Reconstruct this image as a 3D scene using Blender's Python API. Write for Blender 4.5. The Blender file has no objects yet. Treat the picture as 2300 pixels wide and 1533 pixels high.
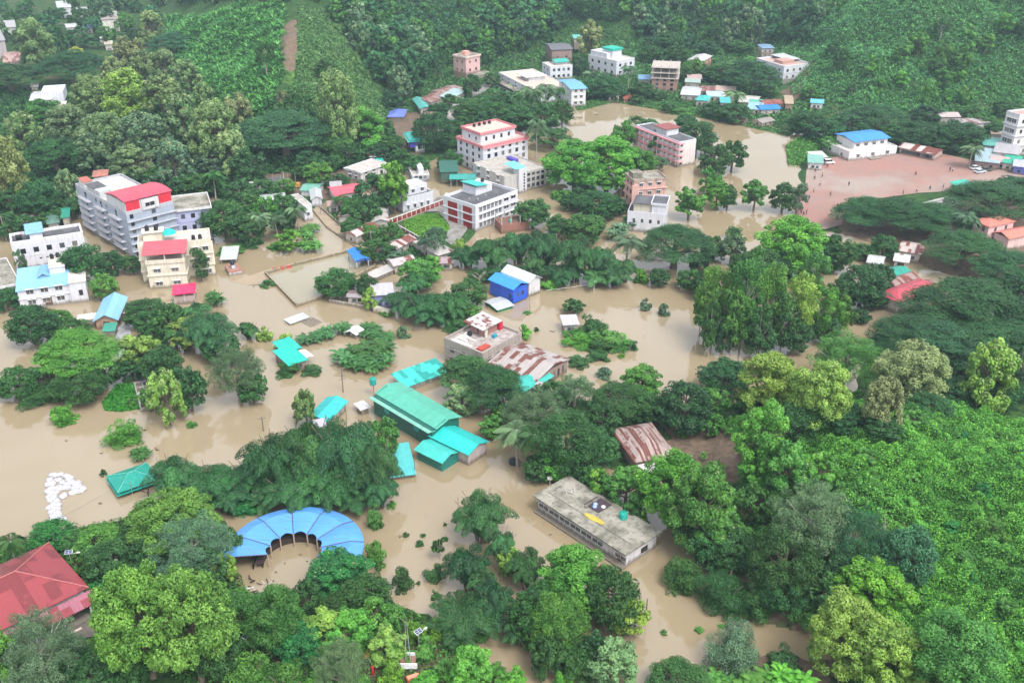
import bpy, math, random
import numpy as np
from mathutils import Vector, Matrix
random.seed(7)
S = bpy.context.scene
C = S.collection
# ---------------------------------------------------------------- camera, light, exposure
F, PITCH, CH = 2250.0, math.radians(27.5), 115.0      # focal length in photo pixels, tilt, drone height
cam = bpy.data.objects.new('camera', bpy.data.cameras.new('camera'))
C.objects.link(cam)
cam.location = (0, 0, CH)
cam.rotation_euler = (math.radians(90) - PITCH, 0, 0)
cam.data.sensor_width = 36
cam.data.lens = 36 * F / 2300
cam.data.clip_start = 1
cam.data.clip_end = 6000
S.camera = cam
SUN_EL, SUN_AZ = math.radians(58), math.radians(145)
w = bpy.data.worlds.new('World'); S.world = w; w.use_nodes = True
nt = w.node_tree; nt.nodes.clear()
out = nt.nodes.new('ShaderNodeOutputWorld'); bg = nt.nodes.new('ShaderNodeBackground')
sky = nt.nodes.new('ShaderNodeTexSky'); sky.sky_type = 'NISHITA'; sky.sun_disc = False
sky.sun_elevation = SUN_EL; sky.sun_rotation = SUN_AZ; sky.air_density = 1.2; sky.dust_density = 4.0; sky.ozone_density = 1.0
hs = nt.nodes.new('ShaderNodeHueSaturation'); hs.inputs['Saturation'].default_value = 0.32; hs.inputs['Value'].default_value = 1.15
nt.links.new(sky.outputs[0], hs.inputs['Color']); nt.links.new(hs.outputs[0], bg.inputs[0]); nt.links.new(bg.outputs[0], out.inputs[0])
bg.inputs[1].default_value = 0.15
sl = bpy.data.lights.new('sun', 'SUN'); sl.energy = 0.9; sl.angle = math.radians(16); sl.color = (1, .965, .92)
so = bpy.data.objects.new('sun', sl); C.objects.link(so)
so.rotation_euler = (math.radians(90) - SUN_EL, 0, math.pi - SUN_AZ)
S.view_settings.view_transform = 'Standard'; S.view_settings.look = 'None'
S.view_settings.exposure = 0.9; S.view_settings.gamma = 1
S.render.resolution_x, S.render.resolution_y = 1024, 682
S.cycles.max_bounces = 5; S.cycles.diffuse_bounces = 2; S.cycles.glossy_bounces = 2
S.cycles.transmission_bounces = 2; S.cycles.volume_bounces = 0; S.cycles.transparent_max_bounces = 4
S.cycles.caustics_reflective = False; S.cycles.caustics_refractive = False
# ---------------------------------------------------------------- photo pixel -> place on a level
SP, CP = math.sin(PITCH), math.cos(PITCH)
def ray(px, py):
    a, b = (px - 1150) / F, (766.5 - py) / F
    return Vector((a, b * SP + CP, b * CP - SP))
def P(px, py, z=0.0):
    d = ray(px, py); t = (z - CH) / d.z
    return Vector((d.x * t, d.y * t, z))
def depth(p): return p[1] * CP + (CH - p[2]) * SP
def ppm(p): return F / depth(p)
def proj(p):
    dz = p[2] - CH; dep = p[1] * CP - dz * SP; up = p[1] * SP + dz * CP
    return 1150 + F * p[0] / dep, 766.5 - F * up / dep
def W(l): return np.array([P(*q)[:2] for q in l])
# ---------------------------------------------------------------- terrain height
def seg_d(x, y, poly):
    """signed distance to polygon edge: positive inside (arrays x,y)"""
    n = len(poly); inside = np.zeros(x.shape, bool); dm = np.full(x.shape, 1e9)
    for i in range(n):
        x1, y1 = poly[i]; x2, y2 = poly[(i + 1) % n]
        c = ((y1 > y) != (y2 > y))
        with np.errstate(all='ignore'):
            xi = (x2 - x1) * (y - y1) / ((y2 - y1) if y2 != y1 else 1e-9) + x1
        inside ^= (c & (x < xi))
        L2 = (x2 - x1) ** 2 + (y2 - y1) ** 2 + 1e-9
        t = np.clip(((x - x1) * (x2 - x1) + (y - y1) * (y2 - y1)) / L2, 0, 1)
        dm = np.minimum(dm, np.hypot(x - x1 - t * (x2 - x1), y - y1 - t * (y2 - y1)))
    return np.where(inside, dm, -dm)
def wob(x, y, k, a, s=0):
    return a * (np.sin(x * k + s) * np.cos(y * k * 1.3 + s * 2) + .5 * np.sin(x * k * 2.3 + y * k * 1.7 + s * 3) + .3 * np.cos(x * k * 4.1 - y * k * 3.3 + s))
def pw(px, wl): return np.vstack([W(px), np.array(wl) * 1.15]) if len(wl) else W(px)
HILLS = [  # polygon, slope, top, wobble
    (pw([(430, 352), (560, 372), (700, 360), (800, 345), (885, 275)], [(-32, 440), (-45, 700), (-260, 760), (-195, 560)]), .58, 82),
    (pw([(60, 430), (170, 400), (430, 400), (560, 385), (560, 300), (420, 235), (230, 240)], []), .35, 13),
    (pw([(905, 235), (960, 195), (1110, 135), (1250, 100), (1450, 92), (1560, 95), (1650, 98), (1740, 92), (1850, 80)], [(420, 800), (300, 1000), (-60, 1000), (-38, 600)]), .42, 85),
    (pw([(1782, 222), (1850, 232), (1950, 262), (2100, 245), (2300, 238), (2700, 260)], [(420, 700), (180, 640), (130, 520)]), .62, 95),
    (pw([(1560, 965), (1700, 905), (1900, 900), (2300, 950), (2900, 1000), (2900, 1900), (1990, 1750), (1870, 1500), (1885, 1425), (1735, 1378), (1650, 1325), (1560, 1180)], []), .42, 24),
]
LAND = [
    W([(-300, 1310), (0, 1232), (160, 1190), (350, 1150), (505, 1170), (525, 1300), (560, 1345), (720, 1318), (850, 1335), (930, 1372), (1010, 1420), (1100, 1500), (1180, 1600), (1000, 1900), (-300, 1900)]),
    W([(1800, 330), (1900, 270), (2600, 240), (2600, 620), (2250, 650), (2100, 610), (2010, 560), (1890, 525), (1790, 505), (1795, 400)]),
    W([(-400, 505), (160, 470), (300, 440), (470, 440), (560, 470), (690, 475), (760, 440), (880, 425), (905, 390), (1000, 345), (1150, 300), (1240, 275), (1285, 232), (1380, 222), (1520, 245), (1700, 275), (1790, 300), (1900, 290), (2700, 280), (2700, -60), (-600, -60)]),
    W([(870, 495), (1000, 440), (1040, 440), (1075, 515), (1030, 560), (1010, 590), (930, 575), (850, 520)]),
    W([(1270, 890), (1480, 925), (1700, 900), (1640, 1130), (1520, 1060), (1380, 1050), (1290, 1010)]),
    W([(2020, 700), (2100, 660), (2600, 640), (2600, 1000), (1900, 960), (1940, 790), (2000, 740)]),
    W([(1665, 1462), (1760, 1470), (1880, 1490), (1950, 1700), (1700, 1700), (1650, 1510)]),
]
def height(x, y):
    x = np.asarray(x, float); y = np.asarray(y, float)
    h = np.full(x.shape, -1.6)
    for poly in LAND:
        d = seg_d(x, y, poly) + wob(x, y, .35, .7)
        h = np.maximum(h, np.clip(d * .5, -1.6, .55) + np.where(d > 1, wob(x, y, .21, .08), 0))
    for i, (poly, sl_, top) in enumerate(HILLS):
        d = seg_d(x, y, poly) + wob(x, y, .045, 3.0, i)
        dd = np.maximum(d, 0)
        hh = top * (1 - np.exp(-dd * sl_ / top)) + np.minimum(dd / 30, 1) * wob(x, y, .06, 2.6 if i != 4 else 1.1, i * 2) + np.minimum(dd / 60, 1) * wob(x, y, .027, 6.0 if i != 4 else 1.5, i)
        h = np.maximum(h, np.where(d > 0, hh + .4, -1.6))
    return h
def hz(x, y): return float(height(np.array([x]), np.array([y]))[0])
def GP(px, py):
    """photo pixel -> point on the terrain (or the water)"""
    d = ray(px, py); t0, t1 = 70.0, 1500.0
    ts = np.linspace(t0, t1, 700) / math.hypot(1, 0)
    X = d.x * ts; Y = d.y * ts; Z = CH + d.z * ts
    H = np.maximum(height(X, Y), 0)
    i = np.argmax(Z <= H)
    if Z[i] > H[i]: i = len(ts) - 1
    if i > 0:
        a = (Z[i-1] - H[i-1]); b = (H[i] - Z[i]); k = a / (a + b + 1e-9); t = ts[i-1] + k * (ts[i] - ts[i-1])
    else: t = ts[0]
    return Vector((d.x * t, d.y * t, CH + d.z * t))
# ---------------------------------------------------------------- naming
LM = []     # landmarks: (photo x, photo y, phrase)
def tag(o, label, cat, group=None, kind=None):
    if label: o['label'] = label
    if cat: o['category'] = cat
    if group: o['group'] = group
    if kind: o['kind'] = kind
    return o
def empty(name, loc, rz=0):
    o = bpy.data.objects.new(name, None); C.objects.link(o); o.empty_display_size = .5
    o.location = loc; o.rotation_euler = (0, 0, rz); return o
def link(name, me, parent=None):
    o = bpy.data.objects.new(name, me); C.objects.link(o)
    if parent is not None: o.parent = parent
    return o
# ---------------------------------------------------------------- materials
MATS = {}
def nodes(name):
    m = bpy.data.materials.new(name); m.use_nodes = True
    n = m.node_tree; b = n.nodes['Principled BSDF']; b.inputs['Roughness'].default_value = .8
    b.inputs['Specular IOR Level'].default_value = .25
    return m, n, b
def N(n, t, **kw):
    x = n.nodes.new(t)
    for k, v in kw.items():
        if k in x.inputs: x.inputs[k].default_value = v
        else: setattr(x, k, v)
    return x
def mixc(n, fac, a, b, blend='MIX'):
    x = n.nodes.new('ShaderNodeMix'); x.data_type = 'RGBA'; x.blend_type = blend
    for s, v in ((0, fac), (6, a), (7, b)):
        if hasattr(v, 'links') or hasattr(v, 'is_output'): n.links.new(v, x.inputs[s])
        else: x.inputs[s].default_value = v if s == 0 else (*v[:3], 1)
    return x.outputs[2]
def ramp(n, src, lo, hi, a=0., b=1.):
    x = n.nodes.new('ShaderNodeMapRange'); x.inputs[1].default_value = lo; x.inputs[2].default_value = hi
    x.inputs[3].default_value = a; x.inputs[4].default_value = b; n.links.new(src, x.inputs[0]); return x.outputs[0]
def tex(n, kind, scale, vec, detail=3, **kw):
    x = n.nodes.new(kind); x.inputs['Scale'].default_value = scale
    if 'Detail' in x.inputs: x.inputs['Detail'].default_value = detail
    for k, v in kw.items():
        if k in x.inputs: x.inputs[k].default_value = v
    n.links.new(vec, x.inputs['Vector']); return x
def vec(n, scale=(1, 1, 1), rot=(0, 0, 0), space='Object'):
    tc = n.nodes.new('ShaderNodeTexCoord'); mp = n.nodes.new('ShaderNodeMapping')
    mp.inputs['Scale'].default_value = scale; mp.inputs['Rotation'].default_value = rot
    n.links.new(tc.outputs[space], mp.inputs[0]); return mp.outputs[0]
def wall(col, dirt=.35, dcol=(.16, .15, .13)):
    k = ('wall', col, dirt)
    if k in MATS: return MATS[k]
    m, n, b = nodes('plaster')
    v = vec(n, (1.2, 1.2, .22)); t = tex(n, 'ShaderNodeTexNoise', 1.3, v, 5)
    t2 = tex(n, 'ShaderNodeTexNoise', .5, vec(n), 3)
    f = ramp(n, t.outputs[0], .42, .72, 0, dirt)
    c = mixc(n, f, col, dcol)
    c = mixc(n, ramp(n, t2.outputs[0], .35, .7, 0, .35), c, tuple(x * .78 for x in col))
    sx = n.nodes.new('ShaderNodeSeparateXYZ'); tc_ = n.nodes.new('ShaderNodeTexCoord'); n.links.new(tc_.outputs['Object'], sx.inputs[0])
    mm = n.nodes.new('ShaderNodeMath'); mm.operation = 'MULTIPLY_ADD'; n.links.new(t.outputs[0], mm.inputs[0]); mm.inputs[1].default_value = -1.6; n.links.new(sx.outputs['Z'], mm.inputs[2])
    c = mixc(n, ramp(n, mm.outputs[0], .45, -.35, 0, .75), c, (.14, .11, .07))
    n.links.new(c, b.inputs['Base Color']); MATS[k] = m; return m
def plain(col, rough=.6, name='paint', var=.18, spec=.3, metal=0.):
    k = ('plain', col, rough, var)
    if k in MATS: return MATS[k]
    m, n, b = nodes(name); b.inputs['Roughness'].default_value = rough; b.inputs['Metallic'].default_value = metal
    b.inputs['Specular IOR Level'].default_value = spec
    t = tex(n, 'ShaderNodeTexNoise', 2.2, vec(n), 4)
    n.links.new(mixc(n, ramp(n, t.outputs[0], .3, .75), tuple(min(1, x * (1 + var)) for x in col), tuple(x * (1 - var * 1.6) for x in col)), b.inputs['Base Color'])
    MATS[k] = m; return m
def tin(col, col2=None, amt=.5, axis='x', rough=.42, sheet=(1.0, 2.6), bump=.5, name='metal_sheet', streak=.3):
    """corrugated sheet roof: ribs run across `axis`, sheets differ, rust in amt of them"""
    k = ('tin', col, col2, amt, axis, sheet, streak)
    if k in MATS: return MATS[k]
    m, n, b = nodes(name); b.inputs['Roughness'].default_value = rough; b.inputs['Specular IOR Level'].default_value = .4
    rot = (0, 0, math.pi / 2) if axis == 'y' else (0, 0, 0)
    v = vec(n, rot=rot)
    br = n.nodes.new('ShaderNodeTexBrick'); br.inputs['Scale'].default_value = 1.0
    br.offset = .5; br.inputs['Mortar Size'].default_value = .012; br.inputs['Brick Width'].default_value = sheet[1]; br.inputs['Row Height'].default_value = sheet[0]
    br.inputs['Color1'].default_value = (0, 0, 0, 1); br.inputs['Color2'].default_value = (1, 1, 1, 1); br.inputs['Mortar'].default_value = (.35, .35, .35, 1)
    br.inputs['Bias'].default_value = 0
    n.links.new(v, br.inputs['Vector'])
    no = tex(n, 'ShaderNodeTexNoise', 1.1, v, 5)
    st = tex(n, 'ShaderNodeTexNoise', 1.0, vec(n, (3.2, .25, 1) if axis == 'y' else (.25, 3.2, 1)), 4)
    if col2:
        s = n.nodes.new('ShaderNodeMath'); s.operation = 'MULTIPLY_ADD'; n.links.new(br.outputs['Color'], s.inputs[0]); s.inputs[1].default_value = 1.0
        hm_ = n.nodes.new('ShaderNodeMath'); hm_.operation = 'MULTIPLY'; hm_.inputs[1].default_value = .8; n.links.new(no.outputs[0], hm_.inputs[0]); n.links.new(hm_.outputs[0], s.inputs[2])
        lo = .40 + (1 - amt) - .06
        c = mixc(n, ramp(n, s.outputs[0], lo, lo + .16), col, col2)
        c = mixc(n, ramp(n, st.outputs[0], .5, .75, 0, streak), c, tuple(x * .55 for x in col2))
    else:
        c = mixc(n, ramp(n, br.outputs['Color'], 0, 1, 0, .4), col, tuple(x * .66 + .01 for x in col))
        c = mixc(n, ramp(n, st.outputs[0], .48, .78, 0, streak), c, tuple(x * .45 + .03 for x in col))
        c = mixc(n, ramp(n, no.outputs[0], .52, .72, 0, .35), c, tuple(min(1, x * .9 + .10) for x in col))
        c = mixc(n, ramp(n, no.outputs[0], .45, .28, 0, .35), c, tuple(x * .5 + .035 for x in col))
    n.links.new(c, b.inputs['Base Color'])
    wv = n.nodes.new('ShaderNodeTexWave'); wv.bands_direction = 'Y'; wv.inputs['Scale'].default_value = 1.3
    n.links.new(v, wv.inputs['Vector'])
    bp = n.nodes.new('ShaderNodeBump'); bp.inputs['Strength'].default_value = bump; bp.inputs['Distance'].default_value = .08
    n.links.new(wv.outputs[0], bp.inputs['Height']); n.links.new(bp.outputs[0], b.inputs['Normal'])
    MATS[k] = m; return m
def flatroof(col, col2, sc_=.5, name='roof_concrete', dark=.5):
    k = ('fr', col, col2)
    if k in MATS: return MATS[k]
    m, n, b = nodes(name); b.inputs['Roughness'].default_value = .9
    t = tex(n, 'ShaderNodeTexNoise', sc_, vec(n), 8, Roughness=.65); t2 = tex(n, 'ShaderNodeTexNoise', sc_ * 5, vec(n), 5)
    c = mixc(n, ramp(n, t.outputs[0], .4, .62), col, col2)
    c = mixc(n, ramp(n, t2.outputs[0], .52, .75, 0, dark), c, tuple(x * .4 for x in col2))
    n.links.new(c, b.inputs['Base Color']); MATS[k] = m; return m
WHITE = (.64, .65, .71); DARK = (.012, .014, .018)
RUST = (.19, .055, .04); GALV = (.42, .42, .45); TURQ = (.02, .42, .36); 
# ---------------------------------------------------------------- mesh builder
class MB:
    def __init__(s): s.v = []; s.f = []; s.m = []
    def poly(s, pts, mi=0):
        i = len(s.v); s.v += [tuple(p) for p in pts]; s.f.append(tuple(range(i, i + len(pts)))); s.m.append(mi)
    def box(s, x0, x1, y0, y1, z0, z1, mi=0, M=None):
        i = len(s.v); ps = [(x, y, z) for z in (z0, z1) for x, y in ((x0, y0), (x1, y0), (x1, y1), (x0, y1))]
        if M is not None: ps = [tuple(M @ Vector(p)) for p in ps]
        s.v += ps
        for q in ((0, 3, 2, 1), (4, 5, 6, 7), (0, 1, 5, 4), (1, 2, 6, 5), (2, 3, 7, 6), (3, 0, 4, 7)):
            s.f.append(tuple(i + k for k in q)); s.m.append(mi)
    def tube(s, pts, rad, n=6, mi=0, cap=True):
        pts = [Vector(p) for p in pts]; base = len(s.v)
        if not hasattr(rad, '__len__'): rad = [rad] * len(pts)
        for k, p in enumerate(pts):
            d = (pts[min(k + 1, len(pts) - 1)] - pts[max(k - 1, 0)]).normalized()
            a = d.cross(Vector((0, 0, 1)) if abs(d.z) < .9 else Vector((1, 0, 0))).normalized(); b = d.cross(a)
            for j in range(n):
                t = 2 * math.pi * j / n; s.v.append(tuple(p + (a * math.cos(t) + b * math.sin(t)) * rad[k]))
        for k in range(len(pts) - 1):
            for j in range(n):
                s.f.append((base + k * n + j, base + k * n + (j + 1) % n, base + (k + 1) * n + (j + 1) % n, base + (k + 1) * n + j)); s.m.append(mi)
        if cap:
            s.f.append(tuple(base + (len(pts) - 1) * n + j for j in range(n))); s.m.append(mi)
            s.f.append(tuple(base + j for j in reversed(range(n)))); s.m.append(mi)
    def lathe(s, prof, n=12, mi=0, o=(0, 0, 0)):
        s.tube_prof(prof, n, mi, o)
    def tube_prof(s, prof, n, mi, o):
        b = len(s.v)
        for r, z in prof:
            for j in range(n):
                t = 2 * math.pi * j / n; s.v.append((o[0] + r * math.cos(t), o[1] + r * math.sin(t), o[2] + z))
        for k in range(len(prof) - 1):
            for j in range(n):
                s.f.append((b + k * n + j, b + k * n + (j + 1) % n, b + (k + 1) * n + (j + 1) % n, b + (k + 1) * n + j)); s.m.append(mi)
        s.f.append(tuple(b + (len(prof) - 1) * n + j for j in range(n))); s.m.append(mi)
        s.f.append(tuple(b + j for j in reversed(range(n)))); s.m.append(mi)
    def mesh(s, name, mats):
        me = bpy.data.meshes.new(name); me.from_pydata(s.v, [], s.f)
        for m in (mats if isinstance(mats, (list, tuple)) else [mats]): me.materials.append(m)
        me.polygons.foreach_set('material_index', s.m); me.update(); return me
    def obj(s, name, mats, parent=None): return link(name, s.mesh(name, mats), parent)
# ---------------------------------------------------------------- ground, water
def grid_mesh(name, ys, xs_at, hf):
    nx = len(xs_at(ys[0])); Y = np.repeat(ys, nx); X = np.concatenate([xs_at(y) for y in ys])
    Z = hf(X, Y); v = np.stack([X, Y, Z], 1); ny = len(ys)
    i = np.arange(ny - 1)[:, None] * nx + np.arange(nx - 1)[None]
    q = np.stack([i, i + 1, i + nx + 1, i + nx], -1).reshape(-1, 4)
    me = bpy.data.meshes.new(name); me.vertices.add(len(v)); me.vertices.foreach_set('co', v.ravel())
    me.loops.add(q.size); me.loops.foreach_set('vertex_index', q.ravel().astype(np.int32))
    me.polygons.add(len(q)); me.polygons.foreach_set('loop_start', (np.arange(len(q)) * 4).astype(np.int32))
    me.update(calc_edges=True); me.validate(); return me, X, Y
ys = 70 * np.exp(np.linspace(0, math.log(1700 / 70), 520))
me, X, Y = grid_mesh('ground', ys, lambda y: np.linspace(-1, 1, 520) * (y * .62 + 60), height)
me.polygons.foreach_set('use_smooth', np.ones(len(me.polygons), bool))
def region(l, soft=2.0):
    return np.clip((seg_d(X, Y, l) + wob(X, Y, .33, 1.4)) / soft + .5 + wob(X, Y, .9, .4), 0, 1)
def region_h(pxs, soft=2.5):     # outline given by points on the terrain
    return region(np.array([GP(*q)[:2] for q in pxs]), soft)
soil = np.zeros(len(X))
soil = np.maximum(soil, region_h([(642, 48), (660, 40), (678, 80), (674, 120), (664, 158), (648, 166), (636, 128), (626, 92)], 3))   # landslide scar
soil = np.maximum(soil, .6 * region_h([(628, 205), (640, 200), (632, 240), (614, 262), (608, 255), (622, 228)], 2))
soil = np.maximum(soil, region_h([(1800, 140), (1835, 128), (1815, 185), (1790, 222), (1755, 218), (1775, 185)], 2))
soil = np.maximum(soil, region(W([(1480, 945), (1640, 955), (1680, 1090), (1600, 1130), (1530, 1050), (1480, 1010)])))
soil = np.maximum(soil, region_h([(1500, 945), (1610, 955), (1665, 1010), (1655, 1090), (1700, 1150), (1690, 1165), (1630, 1115), (1600, 1060), (1560, 1010)]))
soil = np.maximum(soil, region(W([(560, 385), (760, 370), (860, 400), (860, 440), (700, 450), (600, 425)])) * .9)
soil = np.maximum(soil, region(W([(870, 250), (960, 255), (960, 330), (900, 340)])))
soil = np.maximum(soil, region(W([(1880, 500), (2250, 440), (2400, 520), (2350, 700), (2050, 690), (1900, 580)])) * .9)
soil = np.maximum(soil, region(W([(1640, 1455), (1760, 1460), (1890, 1490), (1800, 1600), (1650, 1600)])))
soil = np.maximum(soil, .9 * region(W([(1560, 1290), (1640, 1300), (1740, 1370), (1880, 1410), (1880, 1440), (1730, 1395), (1600, 1340)])))
soil = np.maximum(soil, region(W([(560, 1400), (1000, 1400), (1150, 1600), (400, 1600)])) * .55)
grassy = region(W([(210, 1310), (330, 1240), (420, 1290), (330, 1400), (250, 1533), (200, 1430)]))
grassy = np.maximum(grassy, region(W([(905, 495), (985, 482), (1010, 520), (960, 540), (915, 515)])))
grassy = np.maximum(grassy, region(W([(1740, 330), (1830, 300), (1830, 360), (1760, 380)])))
slope2 = region_h([(680, 20), (745, 20), (780, 90), (850, 230), (870, 300), (700, 300), (650, 160), (672, 60)], 6)
for nm, ar in (('soil', soil), ('grassy', np.maximum(grassy, slope2))):
    a = me.attributes.new(nm, 'FLOAT', 'POINT'); a.data.foreach_set('value', ar.astype(np.float32))
m, n, b = nodes('ground_cover'); b.inputs['Roughness'].default_value = .95
v = vec(n, space='Object'); t1 = tex(n, 'ShaderNodeTexNoise', .12, v, 6); t2 = tex(n, 'ShaderNodeTexNoise', .9, v, 6); t3 = tex(n, 'ShaderNodeTexNoise', .35, v, 4)
def attr(n, nm):
    a = n.nodes.new('ShaderNodeAttribute'); a.attribute_name = nm; return a
green = mixc(n, ramp(n, t2.outputs[0], .35, .65), (.012, .04, .012), (.05, .12, .025))
grass = mixc(n, ramp(n, t2.outputs[0], .3, .7), (.07, .16, .03), (.13, .24, .05))
mud = mixc(n, ramp(n, t2.outputs[0], .35, .7), (.19, .135, .095), (.10, .075, .055))
c = mixc(n, ramp(n, t1.outputs[0], .56, .72, 0, .8), green, mud)
sp_ = n.nodes.new('ShaderNodeSeparateXYZ'); tcg = n.nodes.new('ShaderNodeTexCoord'); n.links.new(tcg.outputs['Object'], sp_.inputs[0])
c = mixc(n, ramp(n, sp_.outputs['Z'], 1.2, 3.5), c, green)
c = mixc(n, attr(n, 'grassy').outputs['Fac'], c, grass)
s_ = n.nodes.new('ShaderNodeMath'); s_.operation = 'MULTIPLY_ADD'; n.links.new(t3.outputs[0], s_.inputs[0]); s_.inputs[1].default_value = .6; n.links.new(attr(n, 'soil').outputs['Fac'], s_.inputs[2])
c = mixc(n, ramp(n, s_.outputs[0], .62, .95), c, mud)
n.links.new(c, b.inputs['Base Color'])
bp = n.nodes.new('ShaderNodeBump'); bp.inputs['Strength'].default_value = .6; bp.inputs['Distance'].default_value = .4; n.links.new(t2.outputs[0], bp.inputs['Height']); n.links.new(bp.outputs[0], b.inputs['Normal'])
me.materials.append(m); tag(link('ground', me), None, None, kind='structure')
# flood water
mb = MB(); mb.poly([(-1500, 40, 0), (1500, 40, 0), (1500, 1400, 0), (-1500, 1400, 0)])
m, n, b = nodes('muddy_water')
v = vec(n); t1 = tex(n, 'ShaderNodeTexNoise', .018, v, 4); t2 = tex(n, 'ShaderNodeTexNoise', .09, v, 5)
t1.inputs['Distortion'].default_value = 1.2
c = mixc(n, ramp(n, t1.outputs[0], .35, .65), (.305, .240, .148), (.335, .270, .175))
c = mixc(n, ramp(n, t2.outputs[0], .4, .7, 0, .35), c, (.31, .235, .135))
t4 = tex(n, 'ShaderNodeTexNoise', .5, vec(n, (1, .35, 1), (0, 0, .6)), 9, Roughness=.7); t5 = tex(n, 'ShaderNodeTexNoise', .035, vec(n, (1, .3, 1), (0, 0, -.5)), 5)
c = mixc(n, ramp(n, t5.outputs[0], .5, .68, 0, .4), c, (.40, .33, .235)); c = mixc(n, ramp(n, t4.outputs[0], .60, .74, 0, .45), c, (.19, .145, .085))
n.links.new(c, b.inputs['Base Color']); b.inputs['Roughness'].default_value = .03; b.inputs['IOR'].default_value = 1.7; b.inputs['Specular IOR Level'].default_value = .9
w1 = tex(n, 'ShaderNodeTexNoise', 1.6, v, 3); w2 = tex(n, 'ShaderNodeTexNoise', .25, v, 3)
mx = n.nodes.new('ShaderNodeMath'); mx.operation = 'MULTIPLY_ADD'; n.links.new(w2.outputs[0], mx.inputs[0]); mx.inputs[1].default_value = 1.2; n.links.new(w1.outputs[0], mx.inputs[2])
bp = n.nodes.new('ShaderNodeBump'); bp.inputs['Strength'].default_value = .035; bp.inputs['Distance'].default_value = .08; n.links.new(mx.outputs[0], bp.inputs['Height']); n.links.new(bp.outputs[0], b.inputs['Normal'])
tag(mb.obj('flood_water', m), None, None, kind='structure')
# sheets that lie on the ground: a draped patch following given outline
def sheet(name, pts, mat, lift=.06, z=None, thick=0):
    pl = [P(*q) for q in pts]
    bm_ = MB(); bm_.poly([(p.x, p.y, (z if z is not None else 0) + 0) for p in pl])
    me = bm_.mesh(name, mat)
    return tag(link(name, me), None, None, kind='structure')
def ground_mat(name, c1, c2, s=.3, bump=.2, c3=None):
    m, n, b = nodes(name); b.inputs['Roughness'].default_value = .9
    v = vec(n); t = tex(n, 'ShaderNodeTexNoise', s, v, 7, Roughness=.6); t2 = tex(n, 'ShaderNodeTexNoise', s * 6, v, 4)
    c = mixc(n, ramp(n, t.outputs[0], .38, .64), c1, c2)
    if c3:
        t3 = tex(n, 'ShaderNodeTexNoise', s * .35, v, 3); c = mixc(n, ramp(n, t3.outputs[0], .48, .62), c, c3)
    c = mixc(n, ramp(n, t2.outputs[0], .5, .8, 0, .3), c, tuple(x * .6 for x in c2)); n.links.new(c, b.inputs['Base Color']); return m
FIELD = [(1812, 372), (1830, 366), (1880, 356), (2000, 352), (2060, 343), (2120, 350), (2200, 368), (2290, 378), (2330, 400), (2230, 425), (2160, 432), (2060, 438), (1900, 460), (1890, 510), (1850, 520), (1790, 500), (1785, 455), (1808, 420)]
sheet('sports_field', FIELD, ground_mat('red_earth', (.34, .185, .155), (.29, .19, .165), .09, c3=(.33, .27, .235)), z=.75)
mudroad = ground_mat('wet_mud', (.40, .32, .24), (.33, .255, .18), .2)
conc = ground_mat('old_concrete', (.30, .29, .27), (.16, .15, .14), .3)
sheet('road', [(700, 462), (716, 460), (745, 495), (790, 520), (822, 550), (848, 572), (876, 606), (858, 606), (828, 575), (800, 552), (776, 534), (735, 508), (712, 488)], mudroad, z=.03)
sheet('bank_path', [(520, 632), (600, 606), (700, 580), (790, 556), (806, 562), (720, 590), (640, 608), (560, 640)], ground_mat('bank_mud', (.37, .29, .2), (.33, .26, .19), .3), z=.025)
sheet('hill_road', [(1018, 236), (1046, 232), (1040, 250), (1020, 275), (1003, 272), (1005, 255)], ground_mat('pale_road', (.42, .38, .36), (.28, .26, .26), .3), z=.62)
sheet('hill_road', [(1062, 205), (1100, 184), (1118, 186), (1085, 210), (1060, 222)], conc, z=.62)
sheet('ramp', [(262, 738), (282, 722), (294, 740), (292, 770), (284, 802), (262, 802), (258, 770)], ground_mat('grey_concrete', (.40, .40, .42), (.30, .30, .32), .4), z=.12)
sheet('yard', [(150, 1392), (180, 1362), (210, 1352), (266, 1392), (262, 1412), (230, 1432), (182, 1442), (150, 1425)], ground_mat('mossy_concrete', (.17, .145, .125), (.12, .10, .09), .35), z=.78)
sheet('courtyard', [(985, 445), (1030, 440), (1050, 520), (1020, 560), (1000, 545), (1010, 510), (985, 480), (950, 480)], conc, z=.76)
sheet('pier', [(303, 828), (322, 826), (330, 852), (306, 856)], conc, z=.15)
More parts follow.
